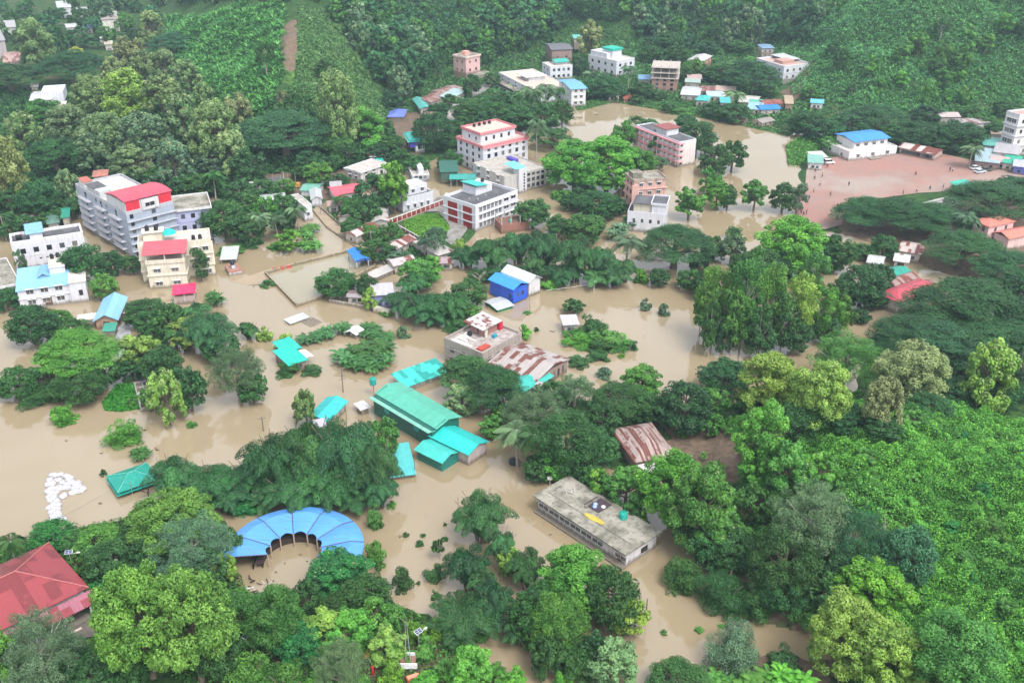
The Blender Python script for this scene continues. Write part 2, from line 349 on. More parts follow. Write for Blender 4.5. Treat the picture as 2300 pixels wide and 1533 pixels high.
# ---------------------------------------------------------------- building kit
WINS = {}
def zof(top, yb, z0=0):
    """height of a vertical edge whose top shows at photo point `top` and whose foot is at row yb"""
    g = P(top[0], yb, z0); d = ray(*top); return CH + d.z * (g.y / d.y) - z0
def win_mesh(w, h, style, v=0):
    k = (round(w, 2), round(h, 2), style, v)
    if k in WINS: return WINS[k]
    mb = MB(); fw = .09
    fr = plain((.60, .60, .62), .6, 'frame'); gl = plain(((.02, .024, .03), (.075, .085, .10), (.16, .14, .12))[v], (.15, .12, .8)[v], 'glass', spec=.5); sh = plain((.62, .62, .64), .7, 'ledge')
    # local: x along wall, -y outwards, z up from the sill
    mb.box(-w/2, w/2, -.012, .05, 0, h, 1)
    if style != 'hole':
        for x in (-w/2, w/2 - fw): mb.box(x, x + fw, -.05, .04, 0, h, 0)
        for z in (0, h - fw): mb.box(-w/2 + fw, w/2 - fw, -.052, .04, z, z + fw, 0)
        if w > 1.0: mb.box(-fw/2, fw/2, -.045, .03, fw, h - fw, 0)
    if style in ('ledge', 'grille'): mb.box(-w/2 - .18, w/2 + .18, -.55, .03, h + .08, h + .2, 2)
    if style == 'grille':
        for i in range(1, int(w / .25)): mb.box(-w/2 + i * .25, -w/2 + i * .25 + .03, -.07, -.052, .1, h - .1, 0)
    WINS[k] = mb.mesh('window', [fr, gl, sh]); return WINS[k]
class B:
    """a building: an empty at the near corner, x runs to the right corner, y to the left/back corner"""
    def __init__(s, name, label, cat, n, l, r, z, z0=0, short=None, group=None):
        if z < 0: z = zof(n, -z, z0)
        n_, l_, r_ = P(*n, z + z0), P(*l, z + z0), P(*r, z + z0)
        u = (r_ - n_).xy; v = (l_ - n_).xy
        if u.length >= v.length:
            ud = u.normalized(); vd = Vector((-ud.y, ud.x)); s.w = u.length; s.d = max(1.0, abs(v.dot(vd)))
            if s.d < v.length * .8: s.d = (s.d + v.length) / 2
        else:
            vd = v.normalized(); ud = Vector((vd.y, -vd.x)); s.d = v.length; s.w = max(1.0, abs(u.dot(ud)))
            if s.w < u.length * .8: s.w = (s.w + u.length) / 2
        s.z = z; s.z0 = z0; s.e = empty(name, (n_.x, n_.y, z0), math.atan2(ud.y, ud.x))
        tag(s.e, label, cat, group); s.cache = {}
        if short: LM.append(((l[0] + r[0]) / 2, (n[1] + max(l[1], r[1])) / 2, short))
    def part(s, name, mb, mats, label=None):
        o = mb.obj(name, mats, s.e)
        if label: o['label'] = label
        return o
    def box(s, name, mat, x0, x1, y0, y1, z0, z1, label=None):
        mb = MB(); mb.box(x0, x1, y0, y1, z0, z1); return s.part(name, mb, mat, label)
    def body(s, mat, z=None, lo=-3.0, name='wall'):
        return s.box(name, mat, 0, s.w, 0, s.d, lo, z or s.z)
    def flat(s, roofm, parm, h=.7, t=.22, over=0., z=None, x0=0, x1=None, y0=0, y1=None):
        z = z or s.z; x1 = s.w if x1 is None else x1; y1 = s.d if y1 is None else y1
        a, b, c, d = x0 - over, x1 + over, y0 - over, y1 + over
        s.box('roof', roofm, a, b, c, d, z + .003, z + .14)
        mb = MB(); z1 = z + h
        mb.box(a - .02, b + .02, c - .02, c + t, z - .18, z1); mb.box(a - .02, b + .02, d - t, d + .02, z - .18, z1)
        mb.box(a - .021, a + t, c + t, d - t, z - .18, z1); mb.box(b - t, b + .021, c + t, d - t, z - .18, z1)
        s.part('parapet', mb, parm)
    def wins(s, face, floors, n, w=1.2, h=1.2, sill=1.0, fh=3.1, style='ledge', a=None, b=None, base=0., skip=(), mesh=None):
        L = s.w if face in 'RB' else s.d; a = a if a is not None else .8; b = b if b is not None else L - .8
        me = mesh or win_mesh(w, h, style)
        for f in range(floors):
            for i in range(n):
                if (f, i) in skip: continue
                t = a + (b - a) * (i + .5) / n; zz = base + f * fh + sill
                if mesh is None: me = win_mesh(w, h, style, random.choice((0, 0, 0, 1, 1, 2)))
                o = link('window', me, s.e)
                if face == 'R': o.location = (t, 0, zz)
                elif face == 'L': o.location = (0, t, zz); o.rotation_euler = (0, 0, -math.pi / 2)
                elif face == 'E': o.location = (s.w, t, zz); o.rotation_euler = (0, 0, math.pi / 2)
                else: o.location = (t, s.d, zz); o.rotation_euler = (0, 0, math.pi)
    def door(s, face, t, w=1.1, h=2.1, z=0., col=(.12, .07, .05)):
        mb = MB(); mb.box(-w/2, w/2, -.03, .05, 0, h); o = s.part('door', mb, plain(col, .6, 'door'))
        if face == 'R': o.location = (t, 0, z)
        else: o.location = (0, t, z); o.rotation_euler = (0, 0, -math.pi / 2)
    def bands(s, mat, zs, h=.25, out=.35, name='floor_band'):
        for z in zs:
            mb = MB(); mb.box(-out, s.w + out, -out, -.002, z, z + h); mb.box(-out, -.002, 0, s.d + out, z, z + h)
            mb.box(s.w + .002, s.w + out, 0, s.d + out, z, z + h); s.part(name, mb, mat)
    def slope(s, mat, x0, x1, y0, y1, ze, rise, kind='gable', ridge='x', over=.5, name='roof', th=.12, fin=None):
        """pitched roof over a rectangle; ridge along x or y; kinds gable, hip, mono (high side at back)"""
        mb = MB(); a, b, c, d = x0 - over, x1 + over, y0 - over, y1 + over
        def quad(ps):
            up = [Vector(p) for p in ps]; nrm = (up[1] - up[0]).cross(up[2] - up[0]).normalized()
            if nrm.z < 0: up.reverse(); nrm = -nrm
            lo = [p - Vector((0, 0, th)) for p in up]
            mb.poly(up, 0); mb.poly(lo[::-1], 0)
            for i in range(len(up)):
                j = (i + 1) % len(up); mb.poly([up[i], lo[i], lo[j], up[j]], 0)
        if kind == 'mono':
            if ridge == 'x': quad([(a, c, ze), (b, c, ze), (b, d, ze + rise), (a, d, ze + rise)])
            else: quad([(a, c, ze + rise), (b, c, ze), (b, d, ze), (a, d, ze + rise)])
        elif kind == 'gable':
            if ridge == 'x':
                m = (c + d) / 2; quad([(a, c, ze), (b, c, ze), (b, m, ze + rise), (a, m, ze + rise)]); quad([(a, m, ze + rise), (b, m, ze + rise), (b, d, ze), (a, d, ze)])
            else:
                m = (a + b) / 2; quad([(a, c, ze), (m, c, ze + rise), (m, d, ze + rise), (a, d, ze)]); quad([(m, c, ze + rise), (b, c, ze), (b, d, ze), (m, d, ze + rise)])
        else:
            k = min(b - a, d - c) / 2
            if b - a >= d - c: r1, r2 = (a + k, (c + d) / 2, ze + rise), (b - k, (c + d) / 2, ze + rise)
            else: r1, r2 = ((a + b) / 2, c + k, ze + rise), ((a + b) / 2, d - k, ze + rise)
            p = [(a, c, ze), (b, c, ze), (b, d, ze), (a, d, ze)]
            if b - a >= d - c: quad([p[0], p[1], r2, r1]); quad([p[2], p[3], r1, r2]); quad([p[1], p[2], r2]); quad([p[3], p[0], r1])
            else: quad([p[1], p[2], r2, r1]); quad([p[3], p[0], r1, r2]); quad([p[0], p[1], r1]); quad([p[2], p[3], r2])
        o = s.part(name, mb, mat)
        if fin:
            m2 = MB()
            if kind == 'hip':
                for q, rr in ((p[0], r1), (p[3], r1), (p[1], r2), (p[2], r2), (r1, r2)): m2.tube([Vector(q) + Vector((0, 0, .04)), Vector(rr) + Vector((0, 0, .05))], .12, 5)
            elif ridge == 'x': m2.tube([(a, (c + d) / 2, ze + rise + .03), (b, (c + d) / 2, ze + rise + .03)], .13, 5)
            else: m2.tube([((a + b) / 2, c, ze + rise + .03), ((a + b) / 2, d, ze + rise + .03)], .13, 5)
            s.part('ridge_cap', m2, fin)
        return o
    def gable_walls(s, mat, ze, rise, ridge='x', lo=-3.0, x0=0, x1=None, y0=0, y1=None, name='wall'):
        x1 = s.w if x1 is None else x1; y1 = s.d if y1 is None else y1
        mb = MB(); mb.box(x0, x1, y0, y1, lo, ze)
        if ridge == 'x':
            m = (y0 + y1) / 2
            for x in (x0 + .02, x1 - .02): mb.poly([(x, y0, ze), (x, y1, ze), (x, m, ze + rise)] if x == x0 else [(x, y1, ze), (x, y0, ze), (x, m, ze + rise)])
        else:
            m = (x0 + x1) / 2
            for y in (y0 + .02, y1 - .02): mb.poly([(x0, y, ze), (x1, y, ze), (m, y, ze + rise)])
        return s.part(name, mb, mat)
    def posts(s, mat, pts, z1, r=.09, lo=-1.5, name='post'):
        for x, y in pts:
            mb = MB(); mb.tube([(x, y, lo), (x, y, z1)], r, 6); s.part(name, mb, mat)
def tank(p, label, r=.65, h=1.5, col=(.012, .012, .014), parent=None, lies=False, group=None):
    """ribbed plastic roof tank with domed top and lid; its own thing"""
    mb = MB(); pr = [(r * .96, 0)]
    for i in range(6):
        z = h * .78 * (i + .5) / 6; pr += [(r * .93, z - .04), (r, z), (r * .93, z + .05)]
    pr += [(r * .95, h * .8), (r * .7, h * .93), (r * .28, h * .97)]
    mb.lathe(pr, 14); key = ('tank', r, h, col)
    if key not in MATS:
        l2 = MB(); l2.lathe([(r * .3, h * .97), (r * .3, h * 1.03), (r * .1, h * 1.05)], 10)
        MATS[key] = (mb.mesh('tank_body', plain(col, .45, 'tank_plastic')), l2.mesh('lid', plain(tuple(c * .7 for c in col), .45, 'lid_plastic')))
    a, b_ = MATS[key]; e = empty('water_tank', p); link('tank_body', a, e); link('lid', b_, e)
    if lies: e.rotation_euler = (0, math.radians(86), 1.0)
    tag(e, label, 'water tank', group); return e
def at(b, x, y, z):
    return b.e.matrix_basis @ Vector((x, y, z))
def tank_on(b, x, y, z, label, **k):
    bpy.context.view_layer.update(); p = Matrix.Translation(b.e.location) @ Matrix.Rotation(b.e.rotation_euler.z, 4, 'Z') @ Vector((x, y, z))
    return tank(p, label, **k)
def loc(b, x, y, z):
    return Matrix.Translation(b.e.location) @ Matrix.Rotation(b.e.rotation_euler.z, 4, 'Z') @ Vector((x, y, z))
# ---------------------------------------------------------------- the buildings
wh = wall(WHITE, .25); wh2 = wall((.66, .66, .68), .4); par = wall((.72, .72, .74), .4); cream = wall((.68, .63, .52), .3)
rc = flatroof((.46, .43, .39), (.34, .31, .28)); rdark = flatroof((.09, .09, .10), (.14, .14, .15), .35)
rlite = flatroof((.62, .58, .53), (.45, .42, .38)); rmoss = flatroof((.36, .34, .29), (.15, .145, .115), .28, dark=.8)
blackp = (.012, .012, .014)
# grey tower
b = B('tower_block', 'tall grey six storey apartment block with a curved red rooftop hall', 'apartment block', (283, 483), (170, 418), (381, 452), -582, short='the tall grey apartment block')
blue = wall((.36, .41, .50), .22); gw = wall((.45, .47, .52), .3)
b.body(blue); b.flat(rlite, gw, h=.9); Z = b.z; fh = Z / 6
for i in range(1, 6):
    mb = MB(); mb.box(-.02, b.w + .5, -.62, -.002, i * fh - .12, i * fh + .12); b.part('floor_band', mb, gw)
b.wins('R', 6, 1, 1.1, 1.5, .8, fh, 'hole', a=.5, b=2.6); b.wins('R', 6, 1, 1.3, 1.5, .8, fh, 'hole', a=b.w * .5, b=b.w * .5 + 2)
# balconies with railings on the left face
rail = plain((.5, .5, .54), .5, 'railing')
for i in range(6):
    for (t0, t1) in ((.10, .30), (.40, .58), (.70, .92)):
        y0, y1 = t0 * b.d, t1 * b.d; z = i * fh
        if i == 0: continue
        mb = MB(); mb.box(-1.25, -.002, y0, y1, z - .16, z)
        mb.box(-1.25, -1.19, y0, y1, z + .95, z + 1.02)
        for k in range(int((y1 - y0) / .3)): mb.box(-1.24, -1.2, y0 + k * .3, y0 + k * .3 + .04, z, z + .95)
        b.part('balcony', mb, rail)
        me_ = win_mesh(1.2, 2.0, 'hole'); o = link('window', me_, b.e); o.location = (0, (y0 + y1) / 2, z + .15); o.rotation_euler = (0, 0, -math.pi/2)
b.wins('L', 6, 3, 1.0, 1.2, 1.0, fh, 'hole', a=b.d * .28, b=b.d * .9)
# curved red roof hall
rx0, rx1, ry0, ry1 = .35, b.w - .2, .2, b.d * .37
mb = MB(); nseg = 8; hh = 3.3
prof = [(ry0 - .3 + (ry1 - ry0 + .6) * k / nseg, hh + 1.15 * math.sin(math.pi * min(1, .18 + .82 * k / nseg))) for k in range(nseg + 1)]
for k in range(nseg):
    (ya, za), (yb, zb) = prof[k], prof[k + 1]
    mb.poly([(rx0 - .4, ya, Z + za), (rx1 + .4, ya, Z + za), (rx1 + .4, yb, Z + zb), (rx0 - .4, yb, Z + zb)])
    mb.poly([(rx0 - .4, ya, Z + za - .12), (rx0 - .4, yb, Z + zb - .12), (rx1 + .4, yb, Z + zb - .12), (rx1 + .4, ya, Z + za - .12)])
mb.poly([(rx0 - .4, prof[0][0], Z + prof[0][1] - .12), (rx1 + .4, prof[0][0], Z + prof[0][1] - .12), (rx1 + .4, prof[0][0], Z + prof[0][1]), (rx0 - .4, prof[0][0], Z + prof[0][1])])
b.part('rooftop_hall_roof', mb, tin((.62, .075, .12), axis='y', sheet=(1, 30), bump=.2, streak=.12))
b.box('rooftop_hall_wall', wall((.60, .62, .65), .2), rx0, rx1, ry0 + .1, ry1, Z + .2, Z + hh)
b.box('red_cladding', tin((.66, .03, .06), axis='y', sheet=(.6, 30), bump=.4, streak=.1), rx0 + .1, rx0 + (rx1 - rx0) * .3, ry0 - .06, ry0 + .09, Z + .5, Z + hh + .4)
b.box('red_cladding', tin((.66, .03, .06), axis='y', sheet=(.6, 30), bump=.4, streak=.1), rx1 - (rx1 - rx0) * .28, rx1 - .1, ry0 - .06, ry0 + .09, Z + .5, Z + hh + .4)
b.box('bay', wh2, rx0 + (rx1 - rx0) * .33, rx1 - (rx1 - rx0) * .31, ry0 - .6, ry0 + .09, Z + .3, Z + hh - .1)
o = link('window', win_mesh(3.0, 1.3, 'sill'), b.e); o.location = ((rx0 + rx1) / 2, ry0 - .62, Z + 1.1)
b.box('stair_room', wall((.5, .52, .55), .3), .5, 4.2, b.d * .52, b.d * .78, Z + .2, Z + 2.2)
b.box('stair_room_roof', rdark, .3, 4.4, b.d * .62, b.d * .8, Z + 2.21, Z + 2.35)
for i, (x, y) in enumerate(((5.2, b.d * .5), (6.4, b.d * .47))): tank_on(b, x, y, Z + .16, ('left' if i == 0 else 'right') + ' one of two black tanks behind the red hall on the grey tower', r=.6, h=1.3)
b.slope(tin((.45, .13, .1), bump=.3), .6, 3.2, b.d * .84, b.d * .95, Z + 2.4, .5, 'mono', 'x', .2, 'rooftop_shed_roof'); b.box('rooftop_shed', wh2, .6, 3.2, b.d * .84, b.d * .95, Z + .2, Z + 2.4)
TOWER = b
# lavender block
b = B('apartment_block', 'lavender three storey block with a bare grey roof slab beside the grey tower', 'apartment block', (378, 476), (372, 446), (471, 466), 11.0, short='the lavender block')
lav = wall((.40, .42, .62), .2); b.body(lav); b.flat(rmoss, wh2, h=.5, over=.6); b.bands(lav, [3.6, 7.2], .2, .12)
b.wins('R', 3, 3, 1.2, 1.4, 1.1, 3.6, 'hole', a=2.5, b=b.w - .8); b.wins('L', 3, 1, 1, 1.2, 1, 3.6, 'hole')
# cream building
b = B('apartment_block', 'cream three storey house with a pink metal roof over its front wing', 'apartment block', (310, 560), (330, 533), (474, 542), -637, short='the cream house with pink roof')
b.body(cream); b.flat(rlite, cream, h=.9); Z = b.z; fh = Z / 3
b.bands(cream, [fh, 2 * fh], .3, .3)
b.wins('R', 3, 2, 1.6, 1.3, 1, fh, 'grille', a=b.w * .70, b=b.w - .4)
b.box('stair_room', cream, 1.5, 7.0, b.d * .55, b.d - .5, Z + .15, Z + 2.6)
b.box('stair_room_roof', rlite, 1.2, 7.3, b.d * .5, b.d - .2, Z + 2.61, Z + 2.8)
tank_on(b, 2.8, b.d * .75, Z + 2.81, 'left of the two black tanks on the cream house stair room', r=.6); tank_on(b, 5.2, b.d * .72, Z + 2.81, 'right of the two black tanks on the cream house stair room', r=.6)
tank_on(b, 5.0, 1.1, Z + .16, 'single black tank at the front edge of the cream roof', r=.6, h=1.1)
for i in range(2): tank_on(b, b.w - 4.6 + i * 1.8, 2.2, Z + .16, ('left' if i == 0 else 'right') + ' one of two black tanks at the right end of the cream roof', r=.55)
mb = MB(); mb.lathe([(1.9, -.05), (1.6, .5), (.9, .95), (.1, 1.1)], 16); o = mb.obj('garden_umbrella', plain((.02, .5, .45), .6, 'canvas')); o.location = loc(b, 8.6, b.d * .45, Z + 2.4); tag(o, 'turquoise domed umbrella on the roof of the cream house', 'umbrella')
b2 = B('wing', '', 'x', (328, 592), (331, 575), (414, 586), -650); e2 = b2.e   # front wing, joined below
f = b2; f.body(cream); F2 = f.z; g = F2 / 2
f.bands(cream, [g], .3, .3); f.wins('R', 2, 2, 1.9, 1.2, 1.0, g, 'grille', a=.2, b=f.w - .4)
f.box('veranda_floor', rlite, 0, f.w, 0, f.d, F2 + .003, F2 + .12)
f.box('veranda_rail', cream, -.2, f.w + .2, -.25, -.05, F2 - .25, F2 + .9)
for x in (0, .5, 1): f.box('column', cream, x * (f.w - .35), x * (f.w - .35) + .35, .0, .35, F2 + .12, F2 + 2.7)
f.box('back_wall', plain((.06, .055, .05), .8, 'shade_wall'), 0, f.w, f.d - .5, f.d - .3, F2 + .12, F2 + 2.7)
f.slope(tin((.62, .10, .13), axis='y', sheet=(1, 30), bump=.3, streak=.15), 0, f.w, 0, f.d, F2 + 2.7, 1.3, 'mono', 'x', .8)
def join_to(child, host):     # hang the parts of one builder under another thing
    bpy.context.view_layer.update()
    Mi = (Matrix.Translation(host.e.location) @ Matrix.Rotation(host.e.rotation_euler.z, 4, 'Z')).inverted() @ (Matrix.Translation(child.e.location) @ Matrix.Rotation(child.e.rotation_euler.z, 4, 'Z'))
    for o in [o for o in C.objects if o.parent == child.e]:
        L = o.matrix_basis.copy(); o.parent = host.e; o.matrix_basis = Mi @ L
    bpy.data.objects.remove(child.e)
join_to(b2, b)
# long white house, left edge
b = B('long_house', 'long white two storey house with dark flat roof and blue stair roof', 'house', (25, 552), (9, 533), (187, 527), -608, short='the long white house at left')
b.body(wh); b.flat(rdark, par, h=.9, t=.5); Z = b.z; b.bands(wh, [Z * .5], .2, .1)
b.wins('R', 1, 5, 1.4, 1.5, Z * .62, 3, 'hole', a=1, b=b.w - 1); b.wins('R', 1, 7, .7, .4, Z * .33, 3, 'hole', a=6, b=b.w - 1); b.wins('L', 2, 2, .9, .9, 1.4, Z / 2, 'hole')
b.box('stair_room', wh, 5.2, 8.6, .4, b.d * .8, Z + .2, Z + 2.6); b.slope(tin((.22, .45, .72), bump=.3), 4.6, 8.8, .3, b.d * .9, Z + 2.65, .6, 'mono', 'x', .3, 'stair_roof')
b.box('drum_group', plain(blackp, .5, 'drum'), 1.5, 3.2, b.d * .4, b.d * .7, Z + .2, Z + 1.0)
# white house with light blue roof
b = B('two_storey_house', 'white two storey house with a light blue metal roof and roof tanks', 'house', (37, 650), (42, 607), (153, 634), -697, short='the white house with light blue roof')
sky_ = tin((.24, .50, .80), axis='y', sheet=(1, 30), bump=.25, streak=.1); Z = b.z
b.body(wh, Z - .5); b.slope(sky_, 0, b.w, 0, b.d, Z - .45, .9, 'mono', 'x', .35); b.wins('R', 2, 3, 1.9, 1.4, 1.3, Z * .48, 'grille', a=1.2, b=b.w - .8); b.bands(wh, [Z * .5], .2, .25)
b.door('R', b.w * .55, 1.8, 2.4, .4); b.box('side_wing', wh, b.w + .01, b.w + 4.2, -.6, b.d * .7, -3, Z - .2); b.box('side_wing_roof', rlite, b.w - .1, b.w + 4.4, -.8, b.d * .72, Z - .19, Z + .02)
o = link('window', win_mesh(1.0, 1.6, 'hole'), b.e); o.location = (b.w + 2.6, -.61, Z * .35)
b.slope(tin((.20, .44, .78), axis='x', bump=.2), b.w * .40, b.w * .62, b.d * .45, b.d * .95, Z + .2, .9, 'gable', 'y', .2, 'dormer_roof'); b.box('dormer_wall', wh, b.w * .42, b.w * .6, b.d * .5, b.d * .95, Z - .2, Z + .2)
b.box('roof_room', wh, b.w * .64, b.w * .95, b.d * .55, b.d + 2.2, Z - .6, Z + 1.8); b.box('roof_room_top', rlite, b.w * .63, b.w * .96, b.d * .53, b.d + 2.3, Z + 1.81, Z + 1.95)
for i in range(3): tank_on(b, b.w * .7 + i * 1.5, b.d + .6 + (i % 2) * .5, Z + 1.96, ('left', 'middle', 'right')[i] + ' of the three tanks above the light blue roof', r=.55, h=1.3, col=blackp if i < 2 else (.6, .6, .62))
# house cut by the left edge
b = B('house', 'grey roofed concrete house cut by the left edge of the picture', 'house', (-45, 655), (-70, 600), (35, 630), -690, short='the house at the left edge')
b.body(wall((.5, .45, .38), .5)); b.flat(rmoss, wh2, h=.5, over=.7); b.wins('R', 1, 3, 1.2, 1.3, b.z * .4, 3, 'ledge')
# blue gabled house
b = B('gabled_shed', 'light blue gabled metal shed on the emerged concrete lane', 'shed', (214, 720), (236, 672), (262, 716), 2.6, short='the light blue gabled shed')
b.gable_walls(wall((.45, .30, .22), .5), 2.6, 1.5, 'y'); b.slope(sky_, 0, b.w, 0, b.d, 2.6, 1.7, 'gable', 'y', .6); b.door('R', b.w * .5, 1.5, 2.0, .2)
b = B('lean_to', 'small green metal lean-to in front of the light blue gabled shed', 'shed', (232, 743), (238, 730), (256, 741), 1.9, short='the small green lean-to')
b.body(wall((.3, .28, .25), .5), 1.85); b.slope(tin((.05, .30, .22), bump=.3), 0, b.w, 0, b.d, 1.9, .5, 'mono', 'x', .3)
b = B('slab_roof_store', 'pale flat roofed store left of the light blue gabled shed', 'shed', (172, 720), (176, 707), (216, 715), 2.2)
b.body(wall((.25, .22, .2), .5)); b.flat(rlite, cream, h=.12)
# pink shelter
b = B('pink_shelter', 'little shelter with bright pink hipped roof standing in the flood', 'shelter', (389, 660), (391, 640), (436, 656), 3.4, short='the pink roofed shelter')
b.box('wall', wall((.45, .36, .34), .4), .2, b.w - .2, .2, b.d - .2, -3, 2.4); b.posts(wh2, [(.1, .1), (b.w - .1, .1), (b.w * .5, .1), (.1, b.d), (b.w, b.d)], 3.4, .1)
b.slope(tin((.75, .03, .12), axis='y', bump=.3, sheet=(1, 30), streak=.1), 0, b.w, 0, b.d, 3.35, 1.1, 'hip', 'x', .4)
# flooded frame
b = B('unfinished_foundation', 'grey concrete foundation frame half under water near the grass bank', 'foundation', (315, 918), (300, 858), (352, 908), .9, short='the flooded concrete frame')
cg = wall((.48, .48, .5), .4)
for x in (0, .5, 1):
    b.box('beam', cg, x * (b.w - .3), x * (b.w - .3) + .3, 0, b.d, -1.5, .9 + .003 * (x > 0))
for k in range(6):
    y = k * (b.d - .35) / 5; b.box('cross_beam', cg, .31, b.w - .31, y, y + .35, -1.5, .87)
b.box('slab', wall((.6, .58, .55), .4), .35, b.w - .4, b.d * .42, b.d * .58, .2, .95); b.box('slab', wall((.6, .58, .55), .4), .6, b.w * .5, b.d * .2, b.d * .32, .2, .93)
# pink-red shed behind the trees
pinkr = tin((.66, .11, .15), axis='y', bump=.3, sheet=(1, 30), streak=.15)
b = B('long_shed', 'long shed with pinkish red metal roof in two steps among trees', 'shed', (752, 436), (760, 418), (811, 428), 3.2, short='the pinkish red shed')
b.body(wh2, 3.1); b.slope(pinkr, 0, b.w, 0, b.d, 3.2, 1.0, 'gable', 'x', .7); b.slope(pinkr, 0, b.w * .32, -5.5, -.6, 2.4, .8, 'mono', 'x', .3, 'lower_roof'); b.box('lower_wall', wh2, .2, b.w * .3, -5.3, -.8, -3, 2.3)
# turquoise + white small houses
tq = tin((.06, .46, .40), axis='y', bump=.3, sheet=(1, 30), streak=.15); tq2 = tin((.02, .34, .30), axis='y', bump=.3, sheet=(1, 8), streak=.3); wt = tin((.50, .53, .54), axis='y', bump=.3, sheet=(1, 6))
b = B('small_house', 'small house with pale turquoise gabled roof and white rear roof', 'house', (592, 462), (586, 438), (640, 446), 3.0, short='the pale turquoise roofed house')
b.gable_walls(wh2, 3, 1.2, 'x'); b.slope(wt, 0, b.w, 0, b.d, 3, 1.2, 'gable', 'x', .5); b.slope(tq, 0.2, b.w * .5, -2.2, .5, 2.4, 1.0, 'gable', 'y', .3, 'porch_roof'); b.box('porch_wall', plain((.05, .2, .3), .7), .4, b.w * .48, -2, -.02, -3, 2.3)
b = B('small_house', 'small house with faded green roof beside a white gable at the road end', 'house', (676, 427), (690, 412), (716, 424), 2.8, short='the faded green roof at the road end')
b.body(wh2, 2.7); b.slope(tin((.14, .36, .28), axis='y', bump=.3), 0, b.w, 0, b.d, 2.8, .9, 'gable', 'x', .4)
b = B('small_house', 'little white gabled house with light metal roof where the road starts', 'house', (700, 448), (697, 428), (722, 446), 2.8, short='the white gabled house at the road end')
b.gable_walls(wh, 2.7, 1.2, 'y'); b.slope(wt, 0, b.w, 0, b.d, 2.8, 1.2, 'gable', 'y', .4)
b = B('narrow_house', 'tall narrow white wall end of a house behind the coconut palm', 'house', (682, 464), (652, 440), (697, 458), 5.2); b.body(wh, lo=-1); b.flat(rc, par, .4); b.wins('R', 1, 1, .8, 1, 2, 3, 'hole')
b = B('site_frame', 'unfinished grey shed with bamboo scaffold poles at the foot of the hill', 'shed', (608, 420), (600, 400), (644, 410), 3.0, short='the scaffolded shed'); b.body(wall((.12, .11, .12), .4), 2.9); b.flat(rdark, par, .1)
b.posts(plain((.35, .3, .25), .7), [(1 + k * 2.5, -.8) for k in range(4)], 7.5, .07, 0, 'scaffold_pole')
b = B('orange_truck', 'orange and yellow truck parked beside the scaffolded shed', 'truck', (648, 412), (644, 400), (658, 408), 2.4); b.box('cab', plain((.62, .25, .04), .5), 0, 2, 0, 2, .6, 2.4); b.box('cargo_bed', plain((.5, .3, .06), .5), 2.05, b.w + 2, 0, 2.1, .7, 1.9)
b.posts(plain((.02, .02, .02), .9), [(.6, .1), (b.w + 1, .1), (.6, 1.9), (b.w + 1, 1.9)], .8, .35, .2, 'wheel')
# sheet roof and pump house by the walled pond
b = B('sheet_shelter', 'slanting grey-white metal sheet roof on posts beside the cream house', 'shelter', (495, 582), (502, 560), (530, 583), 1.6, short='the grey-white sheet shelter'); b.slope(wt, 0, b.w, 0, b.d, 1.5, 1.0, 'mono', 'x', .2); b.posts(wh2, [(.2, .2), (b.w - .2, .2), (.2, b.d - .2), (b.w - .2, b.d - .2)], 1.5)
b = B('pump_house', 'white pump house with red roof rim and a dark tank on top', 'pump house', (514, 612), (505, 598), (540, 602), -621, short='the white pump house'); b.body(wh); b.flat(flatroof((.35, .2, .17), (.25, .17, .15)), plain((.42, .17, .13), .7, 'red_rim'), .25)
tank_on(b, b.w * .5, b.d * .6, b.z + .9, 'dark blue-black tank on the stand above the pump house', r=.6, h=1.3, col=(.02, .03, .06)); b.box('tank_stand', wh2, b.w * .38, b.w * .62, b.d * .4, b.d * .8, b.z + .14, b.z + .9)
# walled pond
stone = wall((.42, .36, .26), .5)
def wallrun(name, label, pts, h, th, mat, short=None, cat='wall', cap=None, lo=-1.5, zref=None):
    mb = MB(); pl = [P(x, y, h if zref is None else zref) for x, y in pts]; o0 = pl[0].copy(); o0.z = 0
    for a, c in zip(pl[:-1], pl[1:]):
        d = (c - a).xy; L = d.length; M = Matrix.Translation((a.x - o0.x, a.y - o0.y, 0)) @ Matrix.Rotation(math.atan2(d.y, d.x), 4, 'Z')
        mb.box(-th / 2, L + th / 2 - .01, -th / 2, th / 2, lo, h, 0, M)
    o = mb.obj(name, mat); o.location = o0; tag(o, label, cat)
    if short: LM.append((sum(p[0] for p in pts) / len(pts), sum(p[1] for p in pts) / len(pts), short))
    return o
wallrun('boundary_wall', 'low pale wall along the right side of the flooded road', [(718, 462), (758, 496), (794, 522), (850, 574), (880, 610)], .75, .3, wall((.55, .51, .45), .4)); wallrun('boundary_wall', 'low pale kerb wall on the left side of the flooded road', [(699, 466), (734, 509), (776, 537), (802, 554)], .45, .3, wall((.5, .45, .38), .4))
wallrun('pond_wall', 'low tan masonry wall all round the square flooded pond', [(788, 618), (722, 664), (666, 682), (596, 610), (665, 590), (776, 563), (828, 556), (843, 594), (792, 620)], .9, .4, stone, 'the walled pond')
sheet('pond_water', [(788, 618), (722, 664), (666, 682), (596, 610), (665, 590), (776, 563), (828, 556), (843, 594)], None, z=.12)
pw_ = bpy.data.materials['muddy_water'].copy(); pw_.name = 'pond_water'
for nd in pw_.node_tree.nodes:
    if nd.type == 'MIX':
        for i_ in (6, 7):
            c_ = nd.inputs[i_].default_value; nd.inputs[i_].default_value = (c_[0] * .96, c_[1] * 1.06, c_[2] * 1.12, 1)
for o in C.objects:
    if o.name.startswith('pond_water'): o.data.materials.clear(); o.data.materials.append(pw_)
